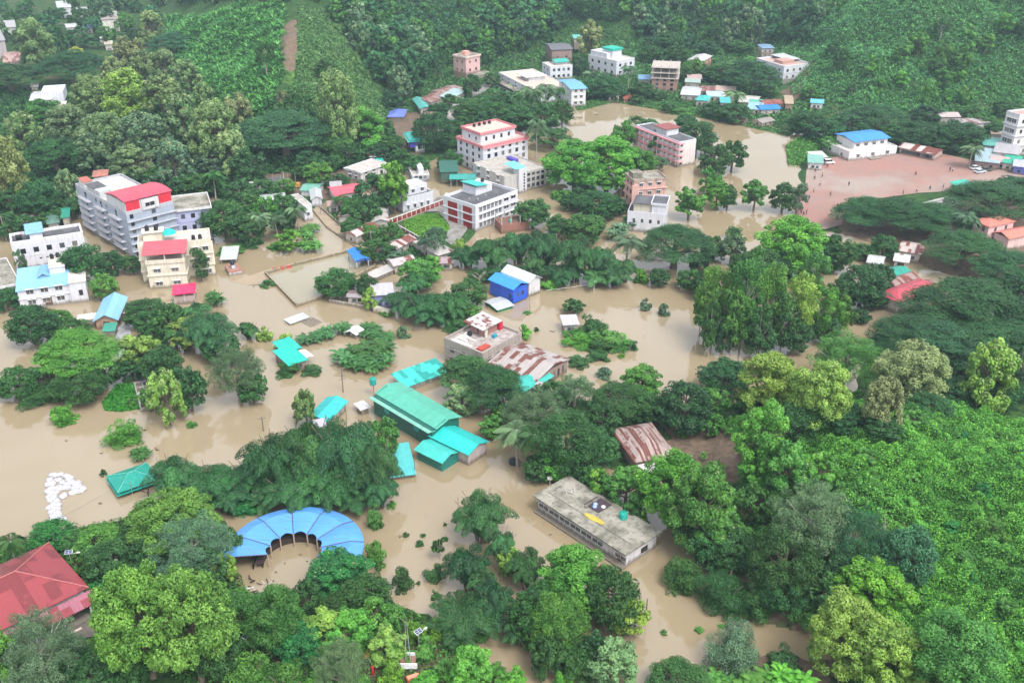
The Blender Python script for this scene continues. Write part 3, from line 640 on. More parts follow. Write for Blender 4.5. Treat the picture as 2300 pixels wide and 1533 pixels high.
b = B('blue_canopy', 'bright blue metal canopy on white posts at the corner of the walled pond', 'canopy', (800, 584), (781, 561), (828, 580), 3.0, short='the bright blue canopy'); b.slope(tin((.02, .20, .68), axis='x', bump=.3, sheet=(1, 30), streak=.1), 0, b.w, 0, b.d, 2.9, .55, 'gable', 'y', .3)
b.posts(wh, [(.1, .1), (b.w - .1, .1), (.1, b.d - .1), (b.w - .1, b.d - .1)], 3.0, .13); b.box('fascia', plain((.02, .08, .4), .5), -.2, b.w + .2, -.26, -.2, 2.5, 2.85)
LM.append((600, 700, 'the open flood water below the pond'))
mb = MB(); 
for k in range(2):
    a = P(612 + k * 17, 602 - k * 4, 1.0); mb.box(0, 3.2, 0, .15, -1.5, 1.0, 0, Matrix.Translation((a.x, a.y, 0)) @ Matrix.Rotation(.3, 4, 'Z'))
o = mb.obj('red_gate', plain((.45, .09, .07), .6)); tag(o, 'short red and white gate on the bank behind the pond', 'gate')
# red and white fences and gate of the school
def fence(name, label, pts, h, n, red=(.33, .04, .03)):
    pl = [P(x, y, h) for x, y in pts]; e = empty(name, (pl[0].x, pl[0].y, 0)); tag(e, label, 'fence')
    mw = wall((.72, .70, .70), .2); mr = plain(red, .7, 'red_panel')
    for a, c in zip(pl[:-1], pl[1:]):
        d = (c - a).xy; L = d.length; M = Matrix.Translation((a.x - pl[0].x, a.y - pl[0].y, 0)) @ Matrix.Rotation(math.atan2(d.y, d.x), 4, 'Z')
        fr = MB(); fr.box(0, L, -.1, .1, -1, h * .3, 0, M); fr.box(0, L, -.1, .1, h - .25, h, 0, M)
        rd = MB(); k = n
        for i in range(k + 1): fr.box(i * (L - .22) / k, i * (L - .22) / k + .22, -.13, .13, -1, h + .1, 0, M)
        for i in range(k):
            x0 = i * (L - .22) / k + .22; x1 = (i + 1) * (L - .22) / k
            for j in range(4): rd.box(x0 + (x1 - x0) * (j + .2) / 4, x0 + (x1 - x0) * (j + .8) / 4, -.05, .05, h * .3, h - .25, 0, M)
        fr.obj('frame', mw, e); rd.obj('red_panel', mr, e)
fence('school_fence', 'white fence with red panels running up to the white gate arch', [(869, 494), (996, 447)], 2.6, 12)
fence('school_fence', 'white fence with red panels on the lower left side of the school lawn', [(890, 502), (952, 537)], 2.4, 6)
b = B('gate_arch', 'white portal arch at the end of the red panelled fence', 'gate', (1000, 436), (1020, 424), (1026, 428), 5.6, z0=0, short='the white gate arch'); b.e.name = 'gate_arch'
b.d = 1.0; b.box('pillar', wh, 0, .7, 0, .7, -1, 5.6); b.box('pillar', wh, b.w - .7 + 3, b.w + 3, 0, .7, -1, 5.6); b.box('lintel', wh, -.1, b.w + 3.1, -.1, .8, 5.0, 5.8)
# white school with maroon panels
b = B('school_building', 'white three storey school with dark red wall panels and a turquoise topped stair room', 'school', (1067, 468), (1020, 437), (1163, 433), -520, short='the white school with dark red panels')
b.body(wh); b.flat(rdark, wh, h=1.0, t=.35); Z = b.z; fh = Z / 3; red = plain((.25, .025, .025), .6, 'red_panel')
for f in range(3):
    for y0, y1 in ((.10, .38), (.56, .86)):
        b.box('red_panel', red, -.08, -.003, b.d * y0, b.d * y1, f * fh + .4, f * fh + fh - .25)
b.box('drain_strip', plain((.4, .4, .42), .5), -.12, -.003, b.d * .44, b.d * .5, 0, Z - .3)
b.wins('R', 3, 6, 1.3, 1.9, .7, fh, 'grille', a=1.6, b=b.w * .62); b.wins('R', 3, 2, 2.2, 1.2, 1.3, fh, 'ledge', a=b.w * .64, b=b.w - .6)
b.bands(wh, [fh, 2 * fh], .25, .3); b.box('corner_pillar', wh, -.3, 1.1, -.45, -.003, -3, Z + 1.0)
b.box('stair_room', wh, b.w * .42, b.w * .80, b.d * .55, b.d * .97, Z + .15, Z + 2.8); b.slope(tin((.03, .52, .45), axis='x', bump=.3), b.w * .40, b.w * .66, b.d * .5, b.d, Z + 2.9, .9, 'mono', 'y', .2, 'stair_roof')
tank_on(b, b.w * .72, b.d * .75, Z + 2.81, 'black tank beside the turquoise stair roof of the white school', r=.6, h=1.2)
for i, (x, y) in enumerate(((.2, .45), (.28, .3), (.42, .62), (.5, .35))):
    mb = MB(); mb.lathe([(.3, 0), (.3, .6), (.18, .75)], 8); b.part('roof_vent', mb, wh)
    C.objects[-1].location = (b.w * x, b.d * y, Z + .15)
SCH = b
b = B('unfinished_annex', 'unfinished brick annex with bare concrete columns right of the white school', 'building', (1126, 508), (1120, 492), (1188, 500), 2.6, short='the brick annex of the school')
brick = wall((.30, .14, .11), .5); b.body(brick, 2.5); b.flat(flatroof((.22, .10, .08), (.16, .12, .1)), brick, .4); b.posts(wall((.5, .48, .45), .3), [(x * b.w / 3 + .2, y) for x in range(4) for y in (.2, b.d - .2)], 5.2, .16, 0, 'column')
tank_on(b, b.w * .42, b.d * .4, 2.65, 'green tank on the brick annex beside the white school', r=.6, h=1.0, col=(.02, .3, .24))
# white five storey with pink trim
b = B('college_building', 'white four storey building with pink roof trim and a smaller top storey', 'building', (1085, 333), (1027, 311), (1186, 310), -394, short='the white building with pink roof trim')
pk = plain((.62, .22, .25), .7, 'pink_trim'); b.body(wh); b.flat(flatroof((.55, .46, .42), (.42, .34, .3)), pk, h=.9, t=.2, over=.3); Z = b.z; fh = Z / 4
b.box('pink_line', plain((.7, .35, .36), .7), -.32, b.w + .32, -.36, -.325, Z - .55, Z - .2)
b.wins('R', 4, 6, 1.3, 1.5, .9, fh, 'hole', a=1, b=b.w - .5); b.wins('L', 4, 4, 1.1, 1.4, .9, fh, 'hole', a=.5, b=b.d - .5); b.bands(wh, [fh, 2 * fh, 3 * fh], .15, .1)
T_ = b
x0, x1, y0, y1 = b.w * .10, b.w * .86, b.d * .26, b.d * .98; Z2 = Z + 3.6
b.box('top_storey', wh, x0, x1, y0, y1, Z + .15, Z2); b.flat(flatroof((.55, .49, .42), (.45, .40, .34)), pk, h=.8, t=.2, over=.35, z=Z2, x0=x0, x1=x1, y0=y0, y1=y1)
for k in range(4):
    o = link('window', win_mesh(1.0, 1.5, 'hole'), b.e); o.location = (x0 + (x1 - x0) * (.16 + .22 * k), y0, Z + 1.0)
for k in range(2):
    o = link('window', win_mesh(.8, 1.3, 'hole'), b.e); o.location = (x0, y0 + (y1 - y0) * (.25 + .35 * k), Z + 1.0); o.rotation_euler = (0, 0, -math.pi / 2)
for i in range(4): tank_on(b, x0 + (x1 - x0) * (.28 + .15 * i), y1 - 1.6, Z2 + .16, ('first', 'second', 'third', 'last')[i] + ' from the left of the four black tanks on the pink trimmed top storey', r=.6, h=1.1)
# grey concrete block in front
b = B('concrete_block', 'grey white three storey concrete block with a pale turquoise roofed stair tower', 'building', (1133, 400), (1062, 368), (1232, 381), -440, short='the concrete block with the pale turquoise stair tower')
b.body(wall((.50, .49, .48), .45)); b.flat(rc, wall((.5, .48, .45), .5), h=.5); Z = b.z; fh = Z / 3
b.wins('R', 3, 4, 1.3, 1.3, 1, fh, 'hole', a=b.w * .52, b=b.w - .6); b.wins('L', 3, 3, 1.5, 1.3, 1, fh, 'ledge')
b.box('stair_tower', wh, b.w * .30, b.w * .48, -1.2, 2.6, -3, Z + 2.4); b.slope(tin((.16, .55, .56), bump=.2), b.w * .24, b.w * .46, -.6, 6.0, Z + 2.5, .5, 'mono', 'x', .3, 'tower_roof')
for k in range(6):
    o = link('window', win_mesh(.6, .7, 'hole'), b.e); o.location = (b.w * .42, -1.21, 1.0 + k * (Z / 6))
b.box('balcony', plain((.45, .45, .5), .6), b.w + .01, b.w + 1.4, -.5, b.d * .4, fh * 2 - .2, fh * 2); b.box('purple_tarp', plain((.10, .08, .42), .7), b.w * .7, b.w * .8, b.d * .6, b.d * .85, Z + .2, Z + 1.2)
b = B('open_shed', 'open sided shed with ribbed turquoise roof standing in brown water', 'shed', (1012, 401), (990, 391), (1066, 401), 3.2, short='the ribbed turquoise open shed'); b.slope(tin((.05, .36, .32), axis='y', bump=.8, sheet=(1.5, 40)), 0, b.w, 0, b.d, 3.1, .7, 'gable', 'x', .5); b.posts(wh2, [(i * b.w / 4 + .1, .1) for i in range(5)] + [(.1, b.d), (b.w, b.d)], 3.1)
b.box('brick_base', plain((.4, .13, .06), .8), .4, b.w - .4, b.d + 1.5, b.d + 2.2, -1, 1.6)
b = B('netted_site', 'green net covered scaffold at the left of the pink trimmed building', 'scaffold', (990, 380), (985, 352), (1020, 370), 5.0, z0=.5, short='the green netted scaffold'); b.slope(tin((.02, .12, .09), bump=.6), 0, b.w, 0, b.d, 4.0, 1.6, 'gable', 'x', .4, 'net'); b.box('net_wall', wall((.05, .13, .10), .5), 0, b.w, 0, b.d, 0, 4)
b = B('pink_sticker_wall', 'row of purple and red shop fronts under the pink trimmed building', 'shop', (1040, 404), (1030, 392), (1082, 402), 2.4); b.body(wall((.25, .12, .22), .5)); b.flat(rc, par, .1)
# hillside watch house
b = B('narrow_tower', 'narrow white house with turquoise hip roof and purple tarpaulin at the hill foot', 'house', (921, 312), (912, 296), (952, 308), -345, z0=.5, short='the narrow house with turquoise hip roof')
Z = b.z; b.box('wall', wh, b.w * .35, b.w, 0, b.d * .6, -3, Z - 3); b.box('upper_floor', wall((.12, .16, .3), .4), 0, b.w, 0, b.d, Z - 3, Z - .6); b.box('purple_tarp', plain((.10, .07, .5), .7), -.1, b.w * .35, -.1, -.002, Z - 3.4, Z - .8)
b.slope(tq, 0, b.w, 0, b.d, Z - .3, 1.2, 'hip', 'x', .5, fin=plain((.1, .5, .42), .5)); b.slope(tq, 0, b.w, 0, b.d, Z - .9, .5, 'hip', 'x', 1.1, 'lower_roof')
b.door('R', b.w * .6, .9, 2, 1.5, (.03, .03, .03))
b = B('grey_house', 'small grey blue house with white terrace among trees beside the flood', 'house', (925, 395), (918, 378), (962, 388), -410, short='the small grey blue house'); b.body(wall((.36, .42, .50), .4)); b.flat(rc, wh2, .5); b.wins('R', 1, 3, 1, 1.3, 1.2, 3, 'hole'); b.box('roof_block', wh, b.w * .4, b.w * .7, .5, b.d - 1, b.z, b.z + 2.4)
b = B('terrace_house', 'old white house with black balcony trim and long pale roof above the bright green tree', 'house', (810, 388), (803, 372), (868, 368), -412, z0=.3, short='the old white house with black trim'); b.body(wall((.66, .64, .62), .6)); b.flat(flatroof((.55, .49, .45), (.4, .36, .33)), wh2, .4, over=.5); b.wins('L', 2, 2, 1.3, 1.4, 1, b.z / 2, 'ledge'); b.wins('R', 2, 3, 1.3, 1.3, 1, b.z / 2, 'hole')
b = B('rusty_shed', 'rusty striped shed with a turquoise sheet behind the old white house', 'shed', (832, 352), (822, 340), (862, 344), 3.0, z0=.5, short='the rusty striped shed'); b.body(wall((.3, .25, .25), .5), 2.9); b.slope(tin(GALV, RUST, .5, 'y', sheet=(1.2, 30)), 0, b.w, 0, b.d, 3.0, .9, 'gable', 'x', .5)
b.slope(tin((.02, .42, .36)), b.w * .2, b.w * .7, -3.5, -.6, 2.0, .5, 'mono', 'x', .2, 'lean_to_roof')
b = B('white_house', 'white two storey house with curved terrace left of the school fence', 'house', (904, 451), (893, 428), (973, 435), 4.6, short='the white curved terrace house'); b.body(wh, 4.6); b.flat(rdark, wh, .9, z=4.6); b.box('upper_block', wh, b.w * .3, b.w * .95, b.d * .3, b.d * .95, 4.7, 7.4); b.flat(rlite, wh, .3, z=7.4, x0=b.w * .3, x1=b.w * .95, y0=b.d * .3, y1=b.d * .95)
b.wins('R', 1, 4, .9, 1.5, 1.2, 3, 'grille'); o = link('window', win_mesh(1.2, 1.2, 'ledge'), b.e); o.location = (b.w * .5, b.d * .3, 5.4); o = link('window', win_mesh(1.2, 1.2, 'ledge'), b.e); o.location = (b.w * .8, b.d * .3, 5.4)
# hill town, upper middle
pkw = wall((.68, .43, .42), .3)
b = B('pink_house', 'pink rounded house with planted roof above a white lower storey', 'house', (1046, 131), (1006, 128), (1078, 124), -168, z0=3, short='the pink hillside house')
b.body(pkw, lo=-8); b.flat(rmoss, wall((.7, .55, .5), .4), .6, over=.4); b.wins('R', 2, 2, 1.2, 1.3, 1.2, b.z / 2, 'hole'); b.wins('L', 2, 2, 1, 1.2, 1.2, b.z / 2, 'hole'); b.box('stair_room', plain((.7, .35, .3), .7), b.w * .4, b.w * .7, b.d * .5, b.d * .8, b.z + .1, b.z + 2)
b.box('lower_storey', cream, b.w * .2, b.w * 1.25, -5.5, -.01, -9, -.2); b.box('lower_terrace', rmoss, b.w * .18, b.w * 1.27, -5.6, -.02, -.19, .05)
b = B('hill_house', 'white two storey house with sandy flat roofs and a black railed terrace', 'house', (1215, 212), (1120, 164), (1258, 190), -232, z0=.5, short='the white sandy roofed house')
b.body(wh); b.flat(flatroof((.60, .48, .42), (.5, .42, .36)), wh, .4); b.wins('L', 2, 6, 1.2, 1.3, 1.1, b.z / 2, 'hole'); b.wins('R', 2, 3, 1.2, 1.3, 1.1, b.z / 2, 'hole'); b.box('stair_room', wh, b.w * .3, b.w * .75, b.d * .52, b.d * .7, b.z + .1, b.z + 2.0); b.box('stair_room_roof', rlite, b.w * .2, b.w * .8, b.d * .5, b.d * .72, b.z + 2.0, b.z + 2.2)
b.box('terrace_block', wh, -5.5, -.02, b.d * .35, b.d * .95, -3, b.z * .35); b.box('terrace_floor', rmoss, -5.7, -.03, b.d * .33, b.d * .97, b.z * .35 + .002, b.z * .35 + .15); b.box('terrace_rail', plain((.05, .04, .05), .7), -5.8, -5.65, b.d * .33, b.d * .97, b.z * .35, b.z * .35 + 1)
b = B('side_house', 'cream tall narrow house under a light blue metal roof', 'house', (1284, 200), (1256, 180), (1302, 192), -240, z0=.5, short='the tall house with light blue roof'); b.body(wh2, b.z - .3); b.slope(tin((.15, .40, .72), bump=.2), 0, b.w, 0, b.d, b.z, .8, 'gable', 'x', .7); b.wins('R', 3, 2, 1.3, 1.3, 1, b.z / 3, 'ledge'); b.wins('L', 3, 2, 1, 1.2, 1, b.z / 3, 'hole')
b = B('hill_house', 'white house with green metal roof on its terrace above the sandy roofs', 'house', (1236, 152), (1204, 143), (1286, 148), -180, z0=1, short='the white house with green terrace roof'); b.body(wh, lo=-8); b.flat(rlite, wh2, .5); b.wins('R', 2, 4, 1.3, 1.3, 1, b.z / 2, 'hole'); b.wins('L', 2, 2, 1, 1.2, 1, b.z / 2, 'hole'); b.slope(tin((.03, .40, .33), bump=.3), b.w * .35, b.w * .95, b.d * .3, b.d, b.z + 1.6, .8, 'gable', 'x', .3, 'terrace_roof'); b.box('terrace_room', wh, b.w * .4, b.w * .9, b.d * .4, b.d * .9, b.z, b.z + 1.6)
b = B('white_villa', 'white three storey house with a green capped stair room at the forest edge', 'house', (1385, 140), (1322, 125), (1424, 132), -172, z0=1, short='the white house with green cap'); b.body(wh, lo=-8); b.flat(rlite, wh2, .6); b.wins('L', 2, 4, 1.4, 1.4, 1, b.z / 2, 'hole'); b.wins('R', 2, 3, 1.4, 1.4, 1, b.z / 2, 'hole')
b.box('upper_storey', wh, 1, b.w * .75, b.d * .4, b.d * .98, b.z + .1, b.z + 2.8); b.box('green_cap', plain((.02, .42, .32), .5), b.w * .25, b.w * .85, b.d * .32, b.d * .7, b.z + 3.9, b.z + 4.9); b.box('stair_room', wh, b.w * .3, b.w * .8, b.d * .34, b.d * .66, b.z + .1, b.z + 3.9)
b = B('brick_frame_building', 'unfinished five storey brick building with open upper floors', 'building', (1466, 152), (1470, 138), (1524, 152), -206, z0=.5, short='the unfinished brick building'); cc_ = wall((.48, .42, .38), .4)
Z = b.z; bk = wall((.34, .20, .17), .4); b.body(bk, Z * .56); fl = Z / 4.2
for zz in (Z * .56, Z * .78, Z): b.box('floor_slab', cc_, -.6, b.w + .6, -.6, b.d + .6, zz, zz + .3)
for x in range(4):
    for y in (.1, b.d - .5): b.box('column', cc_, x * (b.w - .5) / 3, x * (b.w - .5) / 3 + .4, y, y + .4, Z * .56 + .3, Z + 1.0)
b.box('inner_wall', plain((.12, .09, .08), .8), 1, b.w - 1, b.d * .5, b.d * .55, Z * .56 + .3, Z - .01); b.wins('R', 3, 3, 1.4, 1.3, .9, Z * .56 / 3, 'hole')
b = B('unfinished_house', 'white unfinished two storey house with open roof beside the bare slope', 'house', (1761, 153), (1699, 134), (1812, 143), -182, z0=2, short='the white unfinished house by the bare slope'); b.body(wh, lo=-8); b.flat(flatroof((.5, .36, .3), (.42, .32, .28)), wh, .9, t=.5); b.wins('R', 2, 4, 1.3, 1.3, 1, b.z / 2, 'hole', a=.5); b.wins('L', 2, 4, 1.1, 1.2, 1, b.z / 2, 'hole'); b.bands(plain((.3, .3, .35), .7), [b.z * .5], .15, .08)
b.box('roof_block', wall((.5, .3, .26), .4), b.w * .25, b.w * .7, b.d * .3, b.d * .6, b.z, b.z + 1.6); b.slope(wt, b.w * .55, b.w, b.d * .4, b.d, b.z + 1.4, .3, 'mono', 'x', .3, 'roof_sheet')
b.posts(cc_, [(x * b.w / 5, b.d - .2) for x in range(6)], b.z + 2.2, .15, b.z, 'column')
# little hill houses and the shanty row: (label, n, l, r, height, z0, roof colour, kind, short)
def hut(label, n_, l_, r_, h=2.8, z0=.5, col=GALV, rust=0., kind='gable', ridge='x', wc=(.5, .46, .42), rise=.9, name='tin_house', short=None, over=.5, cat='house', win=True, sh=(1.0, 2.6)):
    b = B(name, label, cat, n_, l_, r_, h, z0, short=short or None)
    ax = 'y' if ridge == 'x' else 'x'
    col = tuple(x * .84 for x in col) if min(col) > .35 else col
    m = tin(col, RUST if rust else None, rust, ax, bump=.5, sheet=sh)
    if kind == 'gable': b.gable_walls(wall(wc, .5), h - .05, rise * .95, ridge)
    else: b.body(wall(wc, .5), h - .06)
    b.slope(m, 0, b.w, 0, b.d, h, rise, kind, ridge, over)
    if win:
        b.wins('R', 1, 2, .9, .9, .9, 3, 'hole'); b.wins('L', 1, 1, .8, .9, .9, 3, 'hole')
    return b
hut('turquoise roofed house at the left end of the hill road', (945, 244), (928, 222), (962, 240), col=(.10, .42, .38), ridge='y', short='the turquoise house by the hill road')
hut('dull rusty roof in the row left of the hill road', (968, 230), (962, 218), (1008, 212), col=(.3, .22, .2), rust=.5)
hut('longer rusty brown roof nearest the pink hillside house', (1000, 212), (996, 200), (1038, 198), col=(.33, .27, .25), rust=.5)
hut('pale blue-green roof beside the hill road', (1012, 222), (1008, 214), (1044, 204), col=(.35, .5, .5), kind='mono')
hut('blue tarpaulin heap on the cleared earth above the narrow house', (872, 262), (880, 246), (905, 262), 1.4, 1.5, col=(.14, .20, .62), kind='hip', name='tarpaulin_tent', cat='tent', win=False, rise=1.2, short='the blue tarpaulin')
hut('faint blue roofed house alone at the top of the bare hillside path', (1712, 108), (1703, 100), (1730, 104), 3, 8, col=(.16, .28, .42), kind='hip')
hut('white and salmon roofed house among trees below the forest', (1578, 138), (1560, 130), (1598, 126), 3.4, 3, col=(.62, .60, .62), wc=(.6, .3, .25), short='the salmon roofed house')
hut('brown ruined house on the slope behind the green terrace roof', (1240, 112), (1226, 98), (1272, 104), 5, 4, col=(.14, .14, .16), wc=(.32, .22, .2), short='the brown ruined house')
hut('bright turquoise roof at the forest edge above the brown ruined house', (1290, 86), (1284, 78), (1310, 82), 3, 6, col=(.12, .45, .40))
hut('large white-grey roof at the left of the lakeside row', (1530, 212), (1538, 194), (1572, 208), col=(.62, .64, .66), short='the white-grey lakeside roof')
hut('small pale green roof behind the white-grey lakeside roof', (1540, 184), (1542, 176), (1566, 190), col=(.42, .55, .5), win=False)
hut('dark rusty gable in the middle of the lakeside row', (1572, 204), (1578, 192), (1600, 200), col=(.28, .16, .14), rust=.7)
hut('light blue-white roof over the lake among banana plants', (1590, 216), (1586, 204), (1612, 208), col=(.50, .66, .68))
hut('turquoise tent roof at the lake edge', (1564, 224), (1572, 214), (1592, 222), 3.2, col=(.05, .45, .42), kind='hip', short='the turquoise lakeside roof')
hut('salmon striped long roof in the lakeside row', (1606, 202), (1612, 192), (1648, 206), col=(.58, .42, .36), sh=(2, 30))
hut('white arched roof right of the lakeside coconut palm', (1660, 228), (1668, 214), (1702, 226), col=(.66, .62, .58), ridge='x')
hut('green roof above the blue tarpaulin roofs', (1684, 232), (1688, 222), (1718, 232), col=(.12, .42, .34), short='the green lakeside roof')
hut('pale blue roof left of the bright blue tarpaulin', (1680, 244), (1684, 234), (1710, 244), 2.6, col=(.30, .50, .68), kind='mono')
hut('bright blue tarpaulin roof at the lake edge', (1710, 246), (1712, 236), (1752, 244), 2.8, col=(.02, .22, .72), name='blue_tarpaulin_shed', short='the bright blue lakeside tarpaulin')
hut('rusty red long roof above the blue tarpaulins', (1716, 234), (1722, 224), (1762, 232), 3, col=(.28, .10, .08), rust=.4)
hut('small brick hut at the water under the blue tarpaulins', (1652, 270), (1650, 262), (1672, 266), 2, 0, col=(.3, .22, .18), wc=(.42, .26, .2))
hut('pale brick hut on the lake bank left of the dark trees', (1712, 276), (1706, 268), (1738, 270), 2.2, 0, col=(.3, .27, .24), wc=(.55, .42, .38))
hut('yellowish mesh walled hut beside the steps of the bare slope', (1765, 232), (1762, 214), (1778, 230), 4, .5, col=(.42, .32, .22), wc=(.4, .28, .18), short='the mesh walled hut')
hut('bright light blue roofed hut in trees right of the bare slope', (1822, 230), (1824, 222), (1848, 230), 3, .5, col=(.12, .46, .66), wc=(.7, .7, .72), short='the light blue hut right of the bare slope')
hut('red pillared little pavilion beneath trees on the lake bank', (1402, 222), (1398, 214), (1440, 220), 2.0, 0, col=(.30, .10, .06), wc=(.5, .25, .2), rust=.4, short='the red pavilion on the lake bank')
hut('half hidden pale house glimpsed at the upper left corner', (228, 44), (224, 28), (264, 38), 8, 0, col=(.5, .42, .4), kind='mono', rise=.3, wc=(.7, .66, .62), short='the tall pale house in the far valley')
hut('white block topmost in the far left valley', (130, 18), (126, 4), (158, 14), 7, 0, col=(.62, .64, .66), kind='mono', rise=.3, wc=(.72, .72, .75))
hut('white roof patch in the woods of the far left valley', (185, 50), (183, 42), (205, 50), 3, 0, col=(.7, .7, .72), win=False)
hut('pale tin roof above a white wall in the left valley', (205, 62), (212, 56), (232, 64), 3, 0, col=(.45, .5, .52), win=False)
hut('small white domed roof peeping from the trees in the left valley', (212, 88), (216, 80), (230, 86), 3, 0, col=(.72, .74, .76), kind='hip', win=False)
hut('salmon and white roof heap at the left edge of the valley', (8, 140), (10, 118), (42, 132), 5, 0, col=(.45, .3, .26), rust=.4, wc=(.55, .5, .5), short='the salmon roofs at the left edge')
hut('orange fronted hut at the left edge under the salmon roofs', (18, 158), (18, 148), (36, 152), 2.5, 0, col=(.42, .16, .08), wc=(.7, .4, .15), win=False)
hut('tall grey flank cut by the left edge of the far valley', (-10, 92), (-20, 70), (10, 90), 10, 0, col=(.42, .4, .42), kind='mono', rise=.3, wc=(.45, .4, .42))
hut('small white tomb like block behind the dark rain tree', (70, 195), (72, 186), (82, 192), 2.4, 0, col=(.6, .58, .55), win=False, kind='hip')
b = hut('white house with broken pale roofs showing over the olive trees', (68, 226), (78, 206), (112, 216), 5, 0, col=(.66, .64, .68), wc=(.6, .58, .62), short='the white house over the olive trees')
b.box('roof_room', wh, b.w * .5, b.w + 5, b.d * .2, b.d, 3, 7.4); b.box('lower_room', wh2, b.w + .5, b.w + 6, -6, b.d * .1, -2, 3.2); b.box('terrace', rlite, b.w + .4, b.w + 6.1, -6.1, b.d * .12, 3.21, 3.4)
hut('red tipped roof peeping over trees behind the grey tower', (210, 396), (212, 384), (236, 388), 10, 0, col=(.42, .16, .12), kind='hip', wc=(.5, .4, .36), win=False)
hut('dark round roofed hut behind the long white house', (108, 502), (104, 484), (130, 496), 3.5, .4, col=(.10, .20, .16), wc=(.42, .38, .4), kind='hip', short='the dark hut behind the long white house')
hut('dark green sheet shelter right of the dark round hut', (140, 488), (142, 474), (152, 484), 3.6, .4, col=(.02, .26, .18), kind='mono', win=False)
# pink and white striped building by the lake
b = B('striped_building', 'four storey building striped in pink and white with a dark flat roof', 'building', (1526, 322), (1428, 284), (1556, 312), -376, short='the pink and white striped building')
b.body(wall((.74, .68, .68), .2)); b.flat(rdark, wh, .6); Z = b.z; fh = Z / 4; pp = plain((.60, .25, .28), .7, 'pink_band')
for i in range(1, 5):
    mb = MB(); mb.box(-.9, -.003, -.6, b.d + .3, i * fh - .32, i * fh + .1); mb.box(-.6, 1.6, -1.1, -.602, i * fh - .322, i * fh - .05); b.part('pink_band', mb, pp)
b.wins('L', 4, 9, 1.5, 1.2, .9, fh, 'grille', a=1, b=b.d - .5); b.wins('R', 4, 1, 1.1, 1.0, .9, fh, 'hole', a=.2, b=2.4)
b.box('stair_room', wh, b.w * .2, b.w * .9, b.d * .36, b.d * .6, Z + .1, Z + 2.6); b.box('stair_room_roof', plain((.28, .09, .09), .7), b.w * .1, b.w, b.d * .34, b.d * .62, Z + 2.61, Z + 2.85)
b.posts(wh, [(-.75, .5 + k * (b.d - 1) / 9) for k in range(10)], Z, .16, -2, 'pillar')
# pink mouldy building
b = B('mouldy_building', 'weathered pink four storey building with black mould on its roof and planted terrace', 'building', (1424, 408), (1398, 392), (1496, 402), -484, short='the mouldy pink building'); pm = wall((.62, .38, .33), .55)
b.body(pm); b.flat(rmoss, wall((.45, .33, .28), .9), .6, over=.2); Z = b.z; fh = Z / 4; b.bands(pm, [fh, 2 * fh, 3 * fh], .35, .5); b.wins('R', 4, 3, 1.3, 1.2, 1, fh, 'ledge', a=1); b.wins('L', 4, 2, 1, 1.2, 1, fh, 'hole'); b.box('round_stair', pm, -.8, 1.6, -.9, -.51, -3, Z - 1); b.box('roof_room', rmoss, .5, b.w * .35, b.d * .3, b.d * .8, Z + .1, Z + 2)
# white house in front of it
b = B('white_house', 'white house with two flat roofs joined by a lower terrace, left of the channel', 'house', (1497, 462), (1411, 455), (1544, 449), -526, short='the white house by the channel')
n0, Z = b, b.z
b.d = max(b.d, 8); b.body(wh, Z * .62); b.flat(rdark, wh, .9, z=Z * .62)
b.wins('R', 2, 2, 1.1, 1.6, 1, Z * .31, 'hole'); b.wins('L', 1, 4, .8, 1.2, Z * .34, 3, 'hole')
b.box('right_block', wh, b.w * .02, b.w, .02, b.d * .38, Z * .62, Z); b.flat(rdark, wh, .5, over=.3, x0=b.w * .02, x1=b.w, y0=.02, y1=b.d * .38); b.box('rear_block', cream, b.w * .1, b.w - .3, b.d * .4, b.d * .86, Z * .62 + .01, Z * .98); b.box('rear_block_roof', rdark, 0, b.w, b.d * .385, b.d * .88, Z * .98, Z * .98 + .2)
# white hall with blue roof at the field
b = B('assembly_hall', 'white two storey hall with bright blue metal roof beside the red field', 'hall', (1906, 356), (1868, 328), (2016, 342), -362, z0=.75, short='the white hall with bright blue roof')
b.w = (P(2016, 342, 6) - P(1893, 350, 6)).length; hw = wall((.72, .70, .72), .2); b.z = 5.2
b.body(hw, 3.2); b.flat(rlite, hw, .5, z=3.2); b.box('upper_storey', hw, b.w * .18, b.w * .88, b.d * .18, b.d * .85, 3.3, 6.4); b.slope(tin((.04, .26, .70), axis='y', bump=.2, sheet=(1, 40), streak=.08), b.w * .16, b.w * .90, b.d * .15, b.d * .88, 6.45, .9, 'gable', 'x', .4)
b.wins('R', 1, 3, 1.5, 1.4, .9, 3, 'grille')
for k in range(4):
    o = link('window', win_mesh(1.7, 1.3, 'grille'), b.e); o.location = (b.w * (.26 + .17 * k), b.d * .18, 4.2)
b.box('porch_steps', wall((.5, .48, .48), .4), b.w * .4, b.w * .62, -2.2, -.01, -.5, .45); b.wins('L', 1, 2, 1.2, 1.2, .9, 3, 'hole')
b = B('long_shed', 'long low shed with rusty striped roof right of the blue roofed hall', 'shed', (2022, 330), (2026, 318), (2100, 346), 2.6, z0=.75, short='the rusty striped long shed'); b.gable_walls(wall((.55, .42, .38), .5), 2.5, .9, 'x'); b.slope(tin((.55, .48, .46), RUST, .5, 'y', sheet=(2.1, 60)), 0, b.w, 0, b.d, 2.6, 1.0, 'gable', 'x', .6); b.wins('R', 1, 10, 1.3, 1.4, .5, 3, 'hole')
# huts at field's left corner
hut('pale green and white kiosk at the left corner of the red field', (1817, 364), (1816, 352), (1840, 358), 3, .6, col=(.20, .42, .36), kind='mono', wc=(.6, .62, .65), short='the kiosk at the corner of the red field')
hut('low white roofed stall behind the kiosk', (1828, 354), (1826, 346), (1856, 352), 2.4, .6, col=(.7, .7, .7), kind='mono', win=False)
